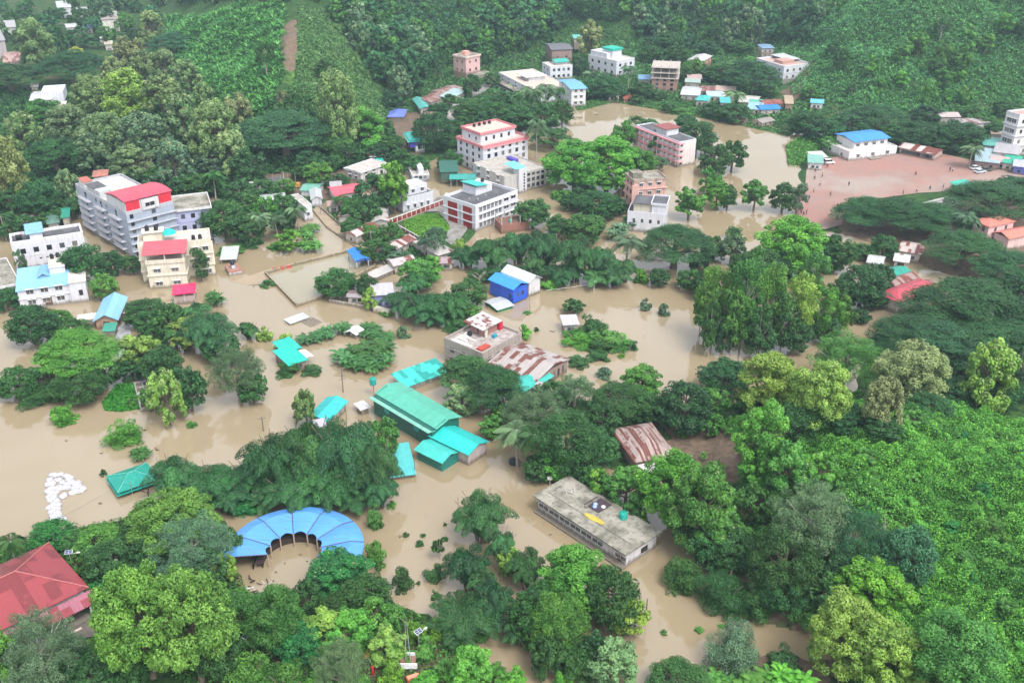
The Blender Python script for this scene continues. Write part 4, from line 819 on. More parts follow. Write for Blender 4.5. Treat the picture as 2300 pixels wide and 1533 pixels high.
# right side
hut('pale double gabled roof house on the right hill foot', (2114, 262), (2112, 252), (2156, 262), 4.4, .6, col=(.58, .50, .48), wc=(.5, .42, .42), short='the pale roofed house at the hill foot')
hut('grey long house with two gables right of the pale roof', (2166, 280), (2160, 266), (2222, 274), 4.4, .6, col=(.34, .33, .33), rust=.3, wc=(.6, .55, .58))
b = B('apartment_block', 'tall pinkish white apartment block with stacked balconies at the right edge', 'apartment block', (2290, 262), (2268, 252), (2345, 255), -352, z0=.6, short='the tall block at the right edge'); b.body(wall((.70, .66, .67), .25)); b.flat(flatroof((.5, .28, .25), (.42, .3, .28)), wh, .8); b.wins('L', 4, 2, 2.2, 1.7, .9, b.z / 4, 'grille'); b.wins('R', 4, 3, 1.2, 1.4, 1, b.z / 4, 'hole'); b.bands(wh, [b.z / 4 * k for k in (1, 2, 3)], .3, .5)
hut('turquoise roofed shop under the tall right block', (2210, 325), (2204, 308), (2238, 318), 3.4, .6, col=(.12, .45, .38), wc=(.6, .6, .6), short='the turquoise shop near the right edge')
hut('blue grey sloping roof beside the turquoise shop', (2192, 360), (2196, 336), (2232, 352), 3, .6, col=(.34, .46, .52), kind='mono', wc=(.3, .2, .2), short='the blue grey shop roof')
hut('white upper floor shop with grey roof below the tall block', (2234, 340), (2240, 322), (2280, 336), 4.5, .6, col=(.52, .50, .54), kind='mono', rise=.3, wc=(.6, .5, .48))
hut('white and salmon shop roof at the right end of the field', (2226, 360), (2230, 348), (2260, 358), 3, .6, col=(.6, .45, .42), wc=(.5, .4, .4))
hut('bright green awning roof among the right edge shops', (2254, 364), (2260, 352), (2282, 358), 3.2, .6, col=(.03, .38, .25), kind='mono')
hut('blue and white roof cut by the right edge', (2278, 372), (2280, 356), (2310, 366), 3.2, .6, col=(.55, .55, .7), wc=(.12, .14, .5))
b = hut('small green roofed stand at the lower rim of the red field', (2162, 424), (2158, 412), (2192, 418), 2.6, .7, col=(.05, .42, .32), kind='mono', short='the small green stand'); b.w
b = B('grandstand', 'pale terraced concrete stand below the red field', 'grandstand', (2080, 470), (2062, 446), (2170, 446), 1.6, z0=.7, short='the concrete stand'); 
for k in range(4): b.box('step', wall((.5, .47, .46), .5), 0, b.w, k * 1.2, k * 1.2 + 1.2, -3 + .001 * k, .3 + k * .45)
salm = tin((.58, .20, .15), axis='y', bump=.4, streak=.1)
b = B('pink_villa', 'pink house with salmon tiled hip roof and lower salmon wing at the right', 'house', (2222, 508), (2200, 492), (2278, 496), 6.2, z0=.5, short='the pink villa'); b.body(wall((.70, .48, .48), .2), 6.1); b.slope(salm, 0, b.w, 0, b.d, 6.2, 1.0, 'hip', 'x', .5); b.wins('L', 2, 2, 1, 1.4, 1, 3, 'hole'); b.wins('R', 2, 2, 1, 1.4, 1, 3, 'hole')
b.box('wing_wall', wall((.70, .5, .48), .3), b.w * .2, b.w * 2.4, -6, -.7, -3, 4.0); b.slope(salm, b.w * .2, b.w * 2.4, -6, -.7, 4.05, 1.2, 'gable', 'x', .5, 'wing_roof')
hut('green gabled roof among the right hand trees', (1996, 622), (1990, 604), (2044, 612), 3.2, .4, col=(.02, .32, .24), wc=(.1, .25, .4), short='the green roof in the right trees')
hut('rusty brown roof between the green and the red roof', (2010, 640), (2004, 626), (2062, 622), 3, .4, col=(.30, .22, .20), rust=.5)
b = B('long_house', 'long house with dark pink metal roof and pale lower walls among rain trees', 'house', (2018, 676), (1996, 652), (2108, 644), 3.6, z0=.2, short='the dark pink roofed long house'); b.gable_walls(wall((.62, .58, .52), .4), 3.5, 1.4, 'x'); b.slope(tin((.50, .07, .10), axis='y', bump=.4, sheet=(1, 30), streak=.1), 0, b.w, 0, b.d, 3.6, 1.5, 'hip', 'x', .7); b.wins('R', 1, 6, 1.5, 1.0, 1.6, 3, 'grille'); b.box('green_sheet_wall', tin((.02, .16, .11)), b.w * .72, b.w + .05, -.1, -.003, .4, 3.3)
hut('white and grey sheet roof heap left of the green roof', (1950, 588), (1956, 572), (1975, 580), 2.4, .2, col=(.6, .6, .6), wc=(.5, .6, .6))
hut('broken white sheets right of the channel trees', (2010, 584), (2014, 568), (2036, 580), 2.4, .2, col=(.66, .66, .66), rust=.2)
hut('pale striped shed roof under the rain trees', (2022, 562), (2030, 542), (2060, 552), 3, .4, col=(.58, .5, .46), rust=.4)
hut('tiny white hut in the clearing behind the pale striped shed', (1984, 548), (1986, 538), (1996, 544), 2.4, .4, col=(.75, .75, .78), win=False)
# village between the road and the school
hut('pale grey house roof half under the slender trees', (806, 488), (780, 472), (820, 466), 3, .3, col=(.55, .50, .48), rust=.25, short='the pale grey village roof')
hut('long pale tin roof running up to the red panelled fence', (838, 498), (832, 470), (870, 492), 3, .3, col=(.55, .52, .50), rust=.2, kind='gable', ridge='y', short='the long pale tin roof')
hut('tin house with red and white striped sheets by the flooded road', (800, 530), (788, 518), (848, 508), 2.8, .2, col=(.58, .54, .53), rust=.55, sh=(1.6, 5), short='the red and white striped tin house')
hut('rusty patched roof in front of the lower red fence', (890, 558), (880, 544), (932, 536), 2.8, .2, col=(.55, .50, .48), rust=.6, sh=(1.3, 5), short='the rusty patched roof')
hut('big pale grey hipped roof at the lower corner of the school lawn', (985, 572), (930, 542), (1008, 558), 3, .2, col=(.52, .50, .48), rust=.12, kind='hip', short='the big pale grey hipped roof')
hut('small dark rusty hut below the big pale grey roof', (990, 590), (988, 578), (1014, 582), 2.6, .1, col=(.35, .28, .30), rust=.5)
hut('pale pinkish tin roof in front of the rusty patched roof', (886, 596), (884, 580), (932, 586), 2.8, .1, col=(.56, .50, .50), rust=.25, short='the pale pinkish tin roof')
hut('thin pale sheet roof over water below the pinkish roof', (842, 622), (838, 612), (888, 602), 1.6, 0, col=(.6, .57, .55), kind='mono', rise=.4, win=False)
hut('small blue tarpaulin in the village trees', (860, 560), (862, 550), (880, 555), 2.2, .2, col=(.03, .28, .75), kind='gable', name='blue_tarpaulin', cat='tarpaulin', win=False)
hut('grey tin roof behind the dense tree at the pond corner', (782, 668), (788, 636), (818, 676), 2.2, 0, col=(.38, .34, .36), rust=.35, kind='mono', ridge='y', rise=.5, short='the grey tin roof at the pond corner')
b = hut('tin house with blue-violet front wall beside the bamboo', (838, 662), (836, 642), (880, 652), 4.2, 0, col=(.58, .56, .62), wc=(.26, .28, .55), kind='mono', rise=.5, short='the blue-violet tin house')
wallrun('boundary_wall', 'low grey boundary wall before the blue-violet tin house', [(740, 672), (835, 688), (872, 697)], 1.0, .25, wall((.5, .47, .45), .5)); b = B('gate_hut', 'low cream wall block at the water in front of the blue-violet house', 'wall', (838, 690), (838, 684), (872, 698), 1.6); b.body(cream)
# blue and white house pair
b = B('tin_house', 'bright blue tin house on stilts beside the brown water', 'house', (1153, 649), (1100, 627), (1187, 637), 4.6, short='the bright blue tin house'); bl = tin((.02, .10, .62), axis='x', bump=.3, sheet=(1.2, 30)); b.body(bl, 4.5, lo=.4); b.slope(tin((.04, .28, .82), axis='y', bump=.25, sheet=(1, 30), streak=.1), 0, b.w, 0, b.d, 4.55, 1.2, 'gable', 'y', .4); b.wins('R', 1, 2, .9, 1.0, 2.0, 3, 'hole'); b.wins('L', 1, 1, .9, 1.2, 1.6, 3, 'hole', a=0, b=2.5); b.posts(wh2, [(.1, .1), (b.w - .1, .1), (.1, b.d - .1), (b.w * .5, .1)], .4)
b = B('tin_house', 'white tin house with silvery gabled roof behind the bright blue one', 'house', (1188, 634), (1130, 610), (1224, 628), 4.4, short='the white tin house'); b.gable_walls(wall((.62, .62, .66), .3), 4.3, 1.4, 'y', lo=.3); b.slope(tin((.58, .59, .64), axis='x', bump=.3), 0, b.w, 0, b.d, 4.4, 1.5, 'gable', 'y', .5); b.posts(wh2, [(i * b.w / 4, .1) for i in range(5)], .4)
b = B('floating_roof', 'white flat roof just above water with green walls in front of the blue house', 'hut', (1118, 694), (1090, 676), (1148, 682), 1.0, short='the half sunk green hut'); b.body(plain((.02, .22, .10), .7), .85); b.slope(wt, 0, b.w, 0, b.d, .95, .35, 'gable', 'x', .4)
hut('small grey hut at the tip of the overgrown island', (1268, 728), (1262, 712), (1296, 724), 2.8, 0, col=(.60, .58, .62), kind='mono', rise=.4, short='the island hut', wc=(.4, .38, .36))
# unfinished concrete building with rooftop
b = B('unfinished_building', 'raw concrete three storey building with cluttered white roof and red tarpaulin', 'building', (1084, 800), (1018, 754), (1172, 752), -848, short='the raw concrete building')
ck = wall((.36, .32, .29), .6); b.body(ck); b.flat(flatroof((.44, .40, .38), (.27, .22, .20), .9), ck, .8, t=.3); Z = b.z; fh = Z / 2.5
b.bands(ck, [Z * .35, Z * .72], .3, .12); b.wins('R', 2, 4, 1.3, 1.3, 1.0, Z * .4, 'hole'); b.wins('L', 2, 3, 1.3, 1.3, 1.0, Z * .4, 'hole')
b.box('roof_room', wall((.38, .2, .17), .5), b.w * .52, b.w * .86, b.d * .50, b.d * .85, Z + .15, Z + 2.5); b.slope(tin((.55, .54, .54), RUST, .15, 'y'), b.w * .45, b.w * .9, b.d * .45, b.d * .92, Z + 2.6, .5, 'mono', 'x', .3, 'roof_room_roof'); b.box('red_tarpaulin', plain((.55, .02, .05), .8), b.w * .87, b.w * .95, b.d * .44, b.d * .58, Z + .2, Z + 2.2)
b.box('brick_heap', plain((.42, .07, .05), .9), b.w * .10, b.w * .32, b.d * .12, b.d * .26, Z + .15, Z + .55, label='heap of red bricks'); b.box('door', plain((.6, .55, .48), .7), b.w * .50, b.w * .56, b.d * .44, b.d * .46, Z + .2, Z + 2.0)
b.box('blue_drum', plain((.02, .28, .42), .5), b.w * .58, b.w * .66, b.d * .30, b.d * .36, Z + .15, Z + .9); tank_on(b, b.w * .4, b.d * .75, Z + .16, 'black tank left of the roof room on the raw concrete building', r=.55, h=1.2)
for k in range(9):
    b.box('rubble', plain((.7, .68, .66), .8), b.w * (.06 + .04 * k) , b.w * (.06 + .04 * k) + random.uniform(.3, .7), b.d * random.uniform(.4, .85), b.d * .87, Z + .15, Z + random.uniform(.25, .5))
b = B('rusty_hall', 'large patchwork roof of rusty and grey tin sheets beside the raw concrete building', 'shed', (1205, 852), (1158, 828), (1274, 806), 3.4, short='the large rusty patchwork roof')
b.e.rotation_euler.z += 0; b.body(wall((.32, .24, .22), .5), 3.3); b.d = b.d; b.slope(tin((.42, .38, .37), (.17, .062, .045), .5, 'x', sheet=(1.3, 3.2), streak=.5), 0, b.w, 0, b.d + 9, 3.4, 1.4, 'gable', 'y', .5); b.box('rear_wall', wall((.32, .24, .22), .5), .1, b.w - .1, b.d, b.d + 9, -3, 3.3); b.wins('R', 1, 6, .8, 1.8, .6, 3, 'hole'); b.slope(tq, -.2, b.w * .35, -1.6, -.51, 3.0, .3, 'mono', 'x', .2, 'eave_sheet')
b = hut('turquoise roof with a small grey shed under trees', (1175, 880), (1140, 866), (1206, 856), 3, 0, col=(.04, .45, .38), short='the turquoise roof under the trees'); b.slope(tin((.5, .42, .45), bump=.8), b.w * .6, b.w + 1.5, -3, -.6, 2.6, .8, 'gable', 'y', .2, 'grey_shed_roof'); b.box('grey_shed', wh2, b.w * .65, b.w + 1.3, -2.8, -.7, -2, 2.5)
# turquoise compound
b = B('long_hall', 'long low hall with pale turquoise roof half drowned behind the main green hall', 'hall', (912, 866), (868, 852), (1005, 832), 1.6, short='the low turquoise hall'); 
n_, l_, r_ = P(911, 867, 1.6), P(868, 852, 1.6), P(1005, 832, 1.6)
b.body(wh2, 1.4); b.slope(tin((.05, .50, .44), (.02, .30, .27), .3, 'y', sheet=(1.2, 2.4), streak=.1), 0, b.w, 0, b.d, 1.5, .9, 'mono', 'x', .5)
b = B('main_hall', 'long green hall with broad mint green metal roof and dark green corrugated wall', 'hall', (970, 966), (838, 888), (1034, 938), 4.6, short='the main green hall')
b.gable_walls(tin((.01, .13, .10), axis='x', bump=.6, sheet=(1.2, 30)), 4.5, 1.2, 'y'); b.slope(tin((.09, .42, .31), axis='x', bump=.3, sheet=(1.1, 60), streak=.12), b.w * .18, b.w, 0, b.d, 4.7, 1.0, 'gable', 'y', .5)
b.slope(tin((.20, .50, .40), axis='x', bump=.3, sheet=(1.1, 6), streak=.15), -1.1, b.w * .12, 0, b.d, 4.2, .35, 'mono', 'y', .1, 'side_eave'); C.objects[-1].scale.x = 1
for k in range(2): b.box('shutter', plain((.05, .38, .36), .6), -.09, -.003, b.d * (.22 + .5 * k), b.d * (.22 + .5 * k) + 1.6, 2.2, 3.1)
b = B('annex_hall', 'bright turquoise roofed annex with pale block wall at the near end of the green hall', 'hall', (1052, 1018), (968, 978), (1098, 994), 3.0, short='the bright turquoise annex')
bt = tin((.02, .50, .46), axis='y', bump=.3, sheet=(1.2, 30), streak=.12); b.gable_walls(wall((.48, .42, .42), .4), 2.9, 1.1, 'y'); b.slope(bt, 0, b.w, 0, b.d, 3.0, 1.2, 'gable', 'y', .5); b.slope(tin((.05, .52, .46), axis='x'), -5.0, -.2, b.d * .25, b.d * .95, 2.4, .9, 'gable', 'y', .3, 'porch_roof'); b.box('porch_wall', tin((.01, .20, .17)), -4.8, -.01, b.d * .27, b.d * .93, -3, 2.3)
p_ = P(840, 888, 0); b = empty('tank_stand', p_); mb = MB(); mb.tube([(0, 0, -1.5), (0, 0, 3.0)], .12, 6); mb.box(-.6, .6, -.6, .6, 2.9, 3.0); mb.obj('stand', plain((.5, .2, .18), .6), b); tag(b, 'thin stand carrying the turquoise tank at the corner of the green hall', 'stand'); tank(p_ + Vector((0, 0, 3.01)), 'turquoise tank on its stand at the far corner of the green hall', r=.8, h=1.7, col=(.01, .33, .28))
b = hut('turquoise roof partly under trees left of the green hall', (735, 944), (700, 930), (776, 902), 2.2, 0, col=(.03, .48, .48), kind='gable', ridge='x', short='the half covered turquoise roof', win=False); b = hut('pale grey shed next to the half covered turquoise roof', (712, 958), (702, 944), (724, 948), 2.0, 0, col=(.55, .5, .6), win=False)
b = hut('white flat tray like hut between turquoise roof and green hall', (812, 918), (800, 908), (828, 914), 1.6, 0, col=(.66, .66, .68), kind='mono', rise=.2, win=False)
b = hut('turquoise roof corner with half submerged eaves below the green hall', (882, 1068), (868, 1006), (928, 1056), 1.0, 0, col=(.10, .52, .52), kind='mono', rise=.5, win=False, short='the half submerged turquoise roof')
b = hut('flat turquoise green roof joined to a white sheet in open water', (650, 818), (618, 792), (678, 800), 2.6, 0, col=(.01, .50, .40), kind='mono', rise=.5, wc=(.3, .22, .2), short='the turquoise green roof in open water', sh=(1, 30)); b.slope(tin((.01, .50, .40), axis='y', sheet=(1, 30)), b.w * .35, b.w * 1.45, b.d * .75, b.d * 1.6, 2.9, .3, 'mono', 'x', .1, 'rear_roof'); b.slope(tin((.75, .76, .78), bump=.2), b.w * .98, b.w * 1.6, b.d * .12, b.d * .68, 2.3, .3, 'gable', 'y', .1, 'white_sheet')
b = B('pavilion', 'green hip roofed pavilion with paler ridge lines standing in the flood', 'pavilion', (266, 1102), (249, 1065), (352, 1072), 1.7, short='the green hip roofed pavilion'); gt = tin((.01, .28, .22), axis='y', bump=.2, sheet=(2.5, 4)); b.slope(gt, 0, b.w, 0, b.d, 1.5, 1.3, 'hip', 'x', .3, fin=plain((.10, .42, .34), .5)); b.slope(gt, 0, b.w, 0, b.d, .9, .3, 'hip', 'x', .5, 'lower_eave'); b.posts(wh2, [(.1, .1), (b.w - .1, .1), (.1, b.d - .1), (b.w * .5, .1)], 1.2)
b = B('white_tent', 'white cloth roof among the banana plants', 'tent', (800, 750), (774, 744), (824, 740), 1.6, short='the white cloth roof'); b.slope(tin((.78, .80, .82), axis='y', bump=.2, sheet=(3, 30), streak=.05), 0, b.w, 0, b.d, 1.4, .8, 'gable', 'x', .2, 'cloth'); b.posts(wh2, [(.1, .1), (b.w - .1, .1), (.1, b.d), (b.w, b.d)], 1.4, .06)
b = B('floating_sheet', 'pale flat metal sheet roof floating at water level', 'sheet roof', (652, 727), (640, 717), (696, 711), .5, short='the floating sheet roof'); b.slope(wt, 0, b.w, 0, b.d, .45, .25, 'mono', 'x', 0); b.posts(wh2, [(.2, .2), (b.w - .2, .2)], .5)
b = B('bamboo_raft', 'grey bamboo lattice frame floating beside the flat sheet roof', 'frame', (698, 733), (676, 722), (718, 720), .15)
mb = MB(); fr_ = plain((.24, .22, .2), .8, 'bamboo')
for k in range(8): mb.tube([(k * b.w / 7, 0, .12), (k * b.w / 7, b.d, .14)], .06, 5)
for k in range(5): mb.tube([(0, k * b.d / 4, .2), (b.w, k * b.d / 4, .2)], .05, 5)
b.part('lattice', mb, fr_)
# mossy roofed school
b = B('long_school', 'long one storey white school with mossy grey flat roof and large grilled windows', 'school', (1407, 1240), (1209, 1113), (1468, 1191), 3.3, short='the long mossy roofed school')
b.body(wall((.66, .66, .70), .3)); b.box('roof', rmoss, -.9, b.w + .6, -.6, b.d + .6, b.z, b.z + .28); Z = b.z + .28
n = 8
for k in range(n):
    if k == 6: continue
    o = link('window', win_mesh(2.6, 1.35, 'grille'), b.e); o.location = (0, b.d * (1 - (k + .55) / n), 1.1); o.rotation_euler = (0, 0, -math.pi / 2)
o = link('window', win_mesh(1.8, 1.2, 'hole'), b.e); o.location = (b.w * .6, 0, .8); b.door('L', 1.5, 1.0, 2.0, .6)
b.box('veranda_kerb', wall((.4, .38, .38), .5), -1.1, -.003, -.2, b.d, -1.5, .35); mb = MB()
mb.tube([(1.9, .5, Z + .05), (1.9, b.d - 1, Z + .05)], .07, 5); b.part('roof_pipe', mb, plain((.2, .18, .17), .7))
b.box('roof_hatch_wall', rmoss, b.w * .45, b.w * .95, b.d * .60, b.d * .62, Z, Z + .35)
tank_on(b, b.w * .80, b.d * .30, Z, 'turquoise green tank on the mossy roof of the long school', r=.75, h=1.5, col=(.01, .35, .28))
mb = MB(); pts = [Vector((math.cos(t) * .65, math.sin(t) * 2.3, 0)) for t in np.linspace(0, 2 * math.pi, 18, endpoint=False)]; mb.poly([p + Vector((0, 0, .12)) for p in pts]); mb.poly([p for p in reversed(pts)])
for i in range(18): a_, c_ = pts[i], pts[(i + 1) % 18]; mb.poly([a_, c_, c_ + Vector((0, 0, .12)), a_ + Vector((0, 0, .12))])
o = mb.obj('yellow_mat', plain((.50, .40, .08), .8)); o.location = loc(b, b.w * .30, b.d * .45, Z + .01); o.rotation_euler = (0, 0, b.e.rotation_euler.z + .1); tag(o, 'yellow oval mat lying on the mossy school roof', 'mat')
mb = MB()
for k in range(3): mb.tube([(1.4 + .3 * k, 0, .02), (1.4 + .3 * k, 5, .02)], .05, 4)
mb.box(0, 3.6, 0, 3.6, 0, .12, 1); o = mb.obj('dark_tray', [fr_, plain((.07, .05, .06), .8)]); o.location = loc(b, b.w * .52, b.d * .48, Z + .01); o.rotation_euler = (0, 0, b.e.rotation_euler.z); tag(o, 'dark square tray on the school roof beside the yellow mat', 'tray')
for i, (x, y, c_) in enumerate(((.6, .55, (.3, .4, .8)), (.68, .57, (.35, .45, .8)), (.74, .5, (.7, .7, .7)))):
    mb = MB(); mb.lathe([(.35, 0), (.45, .12), (.4, .3), (.15, .38)], 8); o = mb.obj('cloth_bundle', plain(c_, .8)); o.location = loc(b, b.w * x, b.d * y, Z + .14); tag(o, ('pale blue', 'second pale blue', 'white')[i] + ' bundle on the dark tray of the school roof', 'bundle')
mb = MB(); random.seed(3)
for k in range(7): a_ = random.uniform(0, 6.3); mb.tube([(random.uniform(-1, 1), random.uniform(-1, 1), .1), (random.uniform(-1.6, 1.6), random.uniform(-1.6, 1.6), .25)], .06, 5)
o = mb.obj('broken_chair_frame', plain((.66, .64, .62), .5)); o.location = loc(b, b.w * .62, b.d * .84, Z + .01); tag(o, 'tangle of white rods at the far end of the mossy school roof', 'debris')
# rusty hip roofed house
b = B('rusty_house', 'old house with rust striped hip roof on the brown bank', 'house', (1430, 1032), (1382, 966), (1494, 998), 3.6, z0=.3, short='the rust striped house'); b.body(wall((.36, .3, .28), .6), 3.5); b.slope(tin((.38, .30, .28), (.17, .06, .045), .5, 'y', sheet=(.45, 6), streak=.5), 0, b.w, 0, b.d, 3.6, 2.0, 'hip', 'x', .8); b.slope(tin((.6, .58, .58), axis='y'), 0, b.w * .5, -3, -.9, 2.6, .4, 'mono', 'x', .1, 'porch_sheet'); b.posts(fr_, [(.2, -2.9), (b.w * .5, -2.9), (b.w, .1)], 2.6); b.wins('R', 1, 2, .9, 1, 1, 3, 'hole')
# big red roofed building, lower left
b = B('red_roofed_hall', 'large hall with patchy red hipped metal roof and white walls', 'hall', (-150, 1505), (-420, 1340), (187, 1322), 4.6, z0=.6, short='the large red roofed hall')
wh3 = wall((.68, .70, .76), .3); b.e.location.z = .6
pA, pB_ = P(186, 1318, 5.2), P(-20, 1418, 5.2); d_ = (pA - pB_).xy; ang = math.atan2(d_.y, d_.x); b.e.rotation_euler.z = ang
L_ = 27.0; p0 = pA - Vector((math.cos(ang) * L_, math.sin(ang) * L_, 0)); b.e.location = (p0.x, p0.y, .6); b.w = L_; b.d = 14.5
b.body(wh3, 4.5); rt = tin((.29, .052, .062), (.19, .034, .04), .45, 'y', sheet=(2.0, 3.2), bump=.25, streak=.15); b.slope(rt, 0, b.w, 0, b.d, 4.6, 3.2, 'hip', 'x', .7, fin=plain((.42, .14, .14), .5))
b.slope(tin((.38, .14, .19), (.28, .055, .07), .45, 'y', sheet=(1.6, 3.2)), 0, b.w + .9, -3.0, -.72, 3.1, .9, 'mono', 'x', .1, 'veranda_roof'); b.box('veranda_floor', wall((.4, .42, .42), .4), 0, b.w, -2.8, -.003, -.6, .35)
b.wins('R', 1, 7, 1.6, 1.5, 1.0, 3, 'hole'); b.wins('E', 1, 3, 1.2, 1.3, 1.2, 3, 'ledge')
for k in range(4): b.box('step', plain((.62, .52, .45), .7), b.w * .80, b.w * .90, -3.9 - k * .35 + .001, -3.5 - k * .35, -.55, .3 - k * .2)
b.posts(wh3, [(.4 + k * (b.w - .8) / 6, -2.7) for k in range(7)], 3.1, .14, 0, 'column')

for l_, n_, a_, c_, h_, z_, col_, kd in (
 ('white gabled house half lost in trees of the upper left valley', (150, 62), (146, 54), (172, 60), 5, 0, (.6, .6, .62), 'gable'), ('grey roofed block left of the tall pale valley house', (176, 30), (172, 20), (198, 28), 6, 0, (.4, .4, .42), 'mono'),
 ('long pale roof at the far left beneath the valley woods', (52, 100), (50, 92), (80, 98), 4, 0, (.55, .55, .52), 'gable'), ('blue roofed hut in the upper left valley', (186, 62), (190, 54), (206, 62), 4, 0, (.12, .25, .5), 'hip'), ('dull white house at the upper left frame edge', (12, 62), (10, 50), (34, 60), 7, 0, (.5, .48, .5), 'mono'), ('cream house low among the upper left valley trees', (236, 100), (234, 92), (252, 98), 4, 0, (.6, .55, .45), 'gable'),
 ('rusty little roof at the foot of the grassy slope', (720, 402), (722, 392), (746, 398), 3, .5, (.34, .24, .2), 'gable'), ('grey tin roof beside the faded green roof', (744, 418), (742, 408), (764, 412), 3, .4, (.45, .44, .45), 'gable'), ('white low wall house under the hill foot trees', (560, 425), (558, 415), (582, 420), 3, .4, (.55, .52, .5), 'mono'), ('rusty shed roof between the pinkish red shed and the road', (738, 462), (736, 452), (758, 456), 2.8, .2, (.42, .3, .28), 'gable'),
 ('brown roof hut in the row below the turquoise hill road house', (958, 262), (954, 252), (980, 258), 3, .5, (.3, .22, .18), 'gable'), ('pale roof hut between the narrow house and the hill road', (984, 286), (980, 276), (1002, 282), 3, .5, (.5, .48, .46), 'gable'), ('white roofed hut left of the red lake pavilion', (1368, 214), (1366, 206), (1390, 212), 3, .4, (.6, .6, .6), 'gable'), ('blue roofed hut right of the white house with green cap', (1436, 178), (1434, 168), (1456, 174), 3.4, .6, (.16, .32, .5), 'gable'), ('pale pink roof above the white-grey lakeside roof', (1546, 176), (1544, 166), (1570, 172), 3.4, .6, (.55, .4, .38), 'gable'), ('silver roof at the middle of the lakeside row', (1624, 216), (1622, 208), (1650, 216), 3, .5, (.56, .56, .58), 'gable'), ('small turquoise roof near the lakeside coconut palm', (1620, 230), (1618, 222), (1640, 230), 2.8, .4, (.08, .44, .44), 'mono'),
 ('white roofed hut in the dark trees above the red field', (1912, 262), (1910, 254), (1934, 260), 4, .6, (.6, .58, .56), 'gable'), ('grey hut right of the dark trees above the field', (1976, 268), (1974, 260), (1994, 266), 4, .6, (.55, .56, .58), 'hip'), ('grey roof between the two pale hill foot houses', (2150, 292), (2148, 284), (2172, 290), 3.6, .6, (.4, .4, .42), 'gable'), ('brown roof low right of the grey hill foot house', (2228, 300), (2226, 290), (2250, 298), 3.6, .6, (.32, .24, .2), 'gable')):
    hut(l_, n_, a_, c_, h_, z_, col_, kind=kd, rust=.3 if 'rusty' in l_ or 'brown' in l_ else 0, wc=(.55, .52, .5))
# ---------------------------------------------------------------- blue ring pavilion
cx, cy = 664, 1262
cen = P(cx, cy, 0); r_out = (P(826, 1262, 3.6) - P(502, 1262, 3.6)).length / 2 * .985
e = empty('ring_pavilion', (cen.x, cen.y, 0), 0); tag(e, 'horseshoe shaped pavilion with bright blue segmented metal roof around a flooded court', 'pavilion'); LM.append((668, 1200, 'the blue horseshoe pavilion'))
A0, A1 = math.radians(-22), math.radians(196); nseg = 7; r_in = r_out * .375; r_mid = r_out * .80
blue_m = tin((.10, .32, .76), (.15, .20, .42), .22, 'x', sheet=(30, 30), bump=.15, streak=.5)
for k in range(nseg):
    a0 = A0 + (A1 - A0) * k / nseg + .006; a1 = A0 + (A1 - A0) * (k + 1) / nseg - .006; sub = 5; mb = MB()
    for j in range(sub):
        t0 = a0 + (a1 - a0) * j / sub; t1 = a0 + (a1 - a0) * (j + 1) / sub
        def pt(r, t, z, sag=0): return (r * math.cos(t), r * math.sin(t), z)
        bow0 = .35 * math.sin(math.pi * j / sub); bow1 = .35 * math.sin(math.pi * (j + 1) / sub)
        ri0 = r_in * (1 + .09 * math.sin(math.pi * j / sub)); ri1 = r_in * (1 + .09 * math.sin(math.pi * (j + 1) / sub))
        rows = [(ri0, ri1, 2.7), (r_mid, r_mid, 3.4), (r_out, r_out, 2.9)]
        for (ra0, ra1, za), (rb0, rb1, zb) in zip(rows[:-1], rows[1:]):
            f0 = bow0 * .8; f1 = bow1 * .8; g0 = bow0 * .8 if zb > 3 else 0; g1 = bow1 * .8 if zb > 3 else 0
            q = [pt(ra0, t0, za + f0), pt(rb0, t0, zb + g0), pt(rb1, t1, zb + g1), pt(ra1, t1, za + f1)]
            mb.poly(q); mb.poly([(x, y, z - .1) for x, y, z in reversed(q)])
        q = [pt(ri0, t0, 2.6 + bow0 * .8), pt(ri1, t1, 2.6 + bow1 * .8), pt(ri1, t1, 2.7 + bow1 * .8), pt(ri0, t0, 2.7 + bow0 * .8)]; mb.poly(q)
        q = [pt(r_out, t0, 2.8), pt(r_out, t1, 2.8), pt(r_out, t1, 2.9), pt(r_out, t0, 2.9)]; mb.poly(q)
    mb.obj('roof_segment', blue_m, e)
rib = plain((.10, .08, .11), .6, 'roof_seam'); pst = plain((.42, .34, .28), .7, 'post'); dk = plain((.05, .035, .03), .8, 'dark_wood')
for k in range(nseg + 1):
    t = A0 + (A1 - A0) * k / nseg; mb = MB(); c_, s_ = math.cos(t), math.sin(t)
    mb.tube([(r_in * c_, r_in * s_, 2.74), (r_mid * c_, r_mid * s_, 3.44), (r_out * c_, r_out * s_, 2.96)], .08, 5); mb.obj('roof_rib', rib, e)
    for r in (r_in * 1.0, r_out * .96):
        mb = MB(); mb.tube([(r * c_, r * s_, -1.5), (r * c_, r * s_, 2.7 if r < r_mid else 2.9)], .13, 6); mb.obj('post', pst, e)
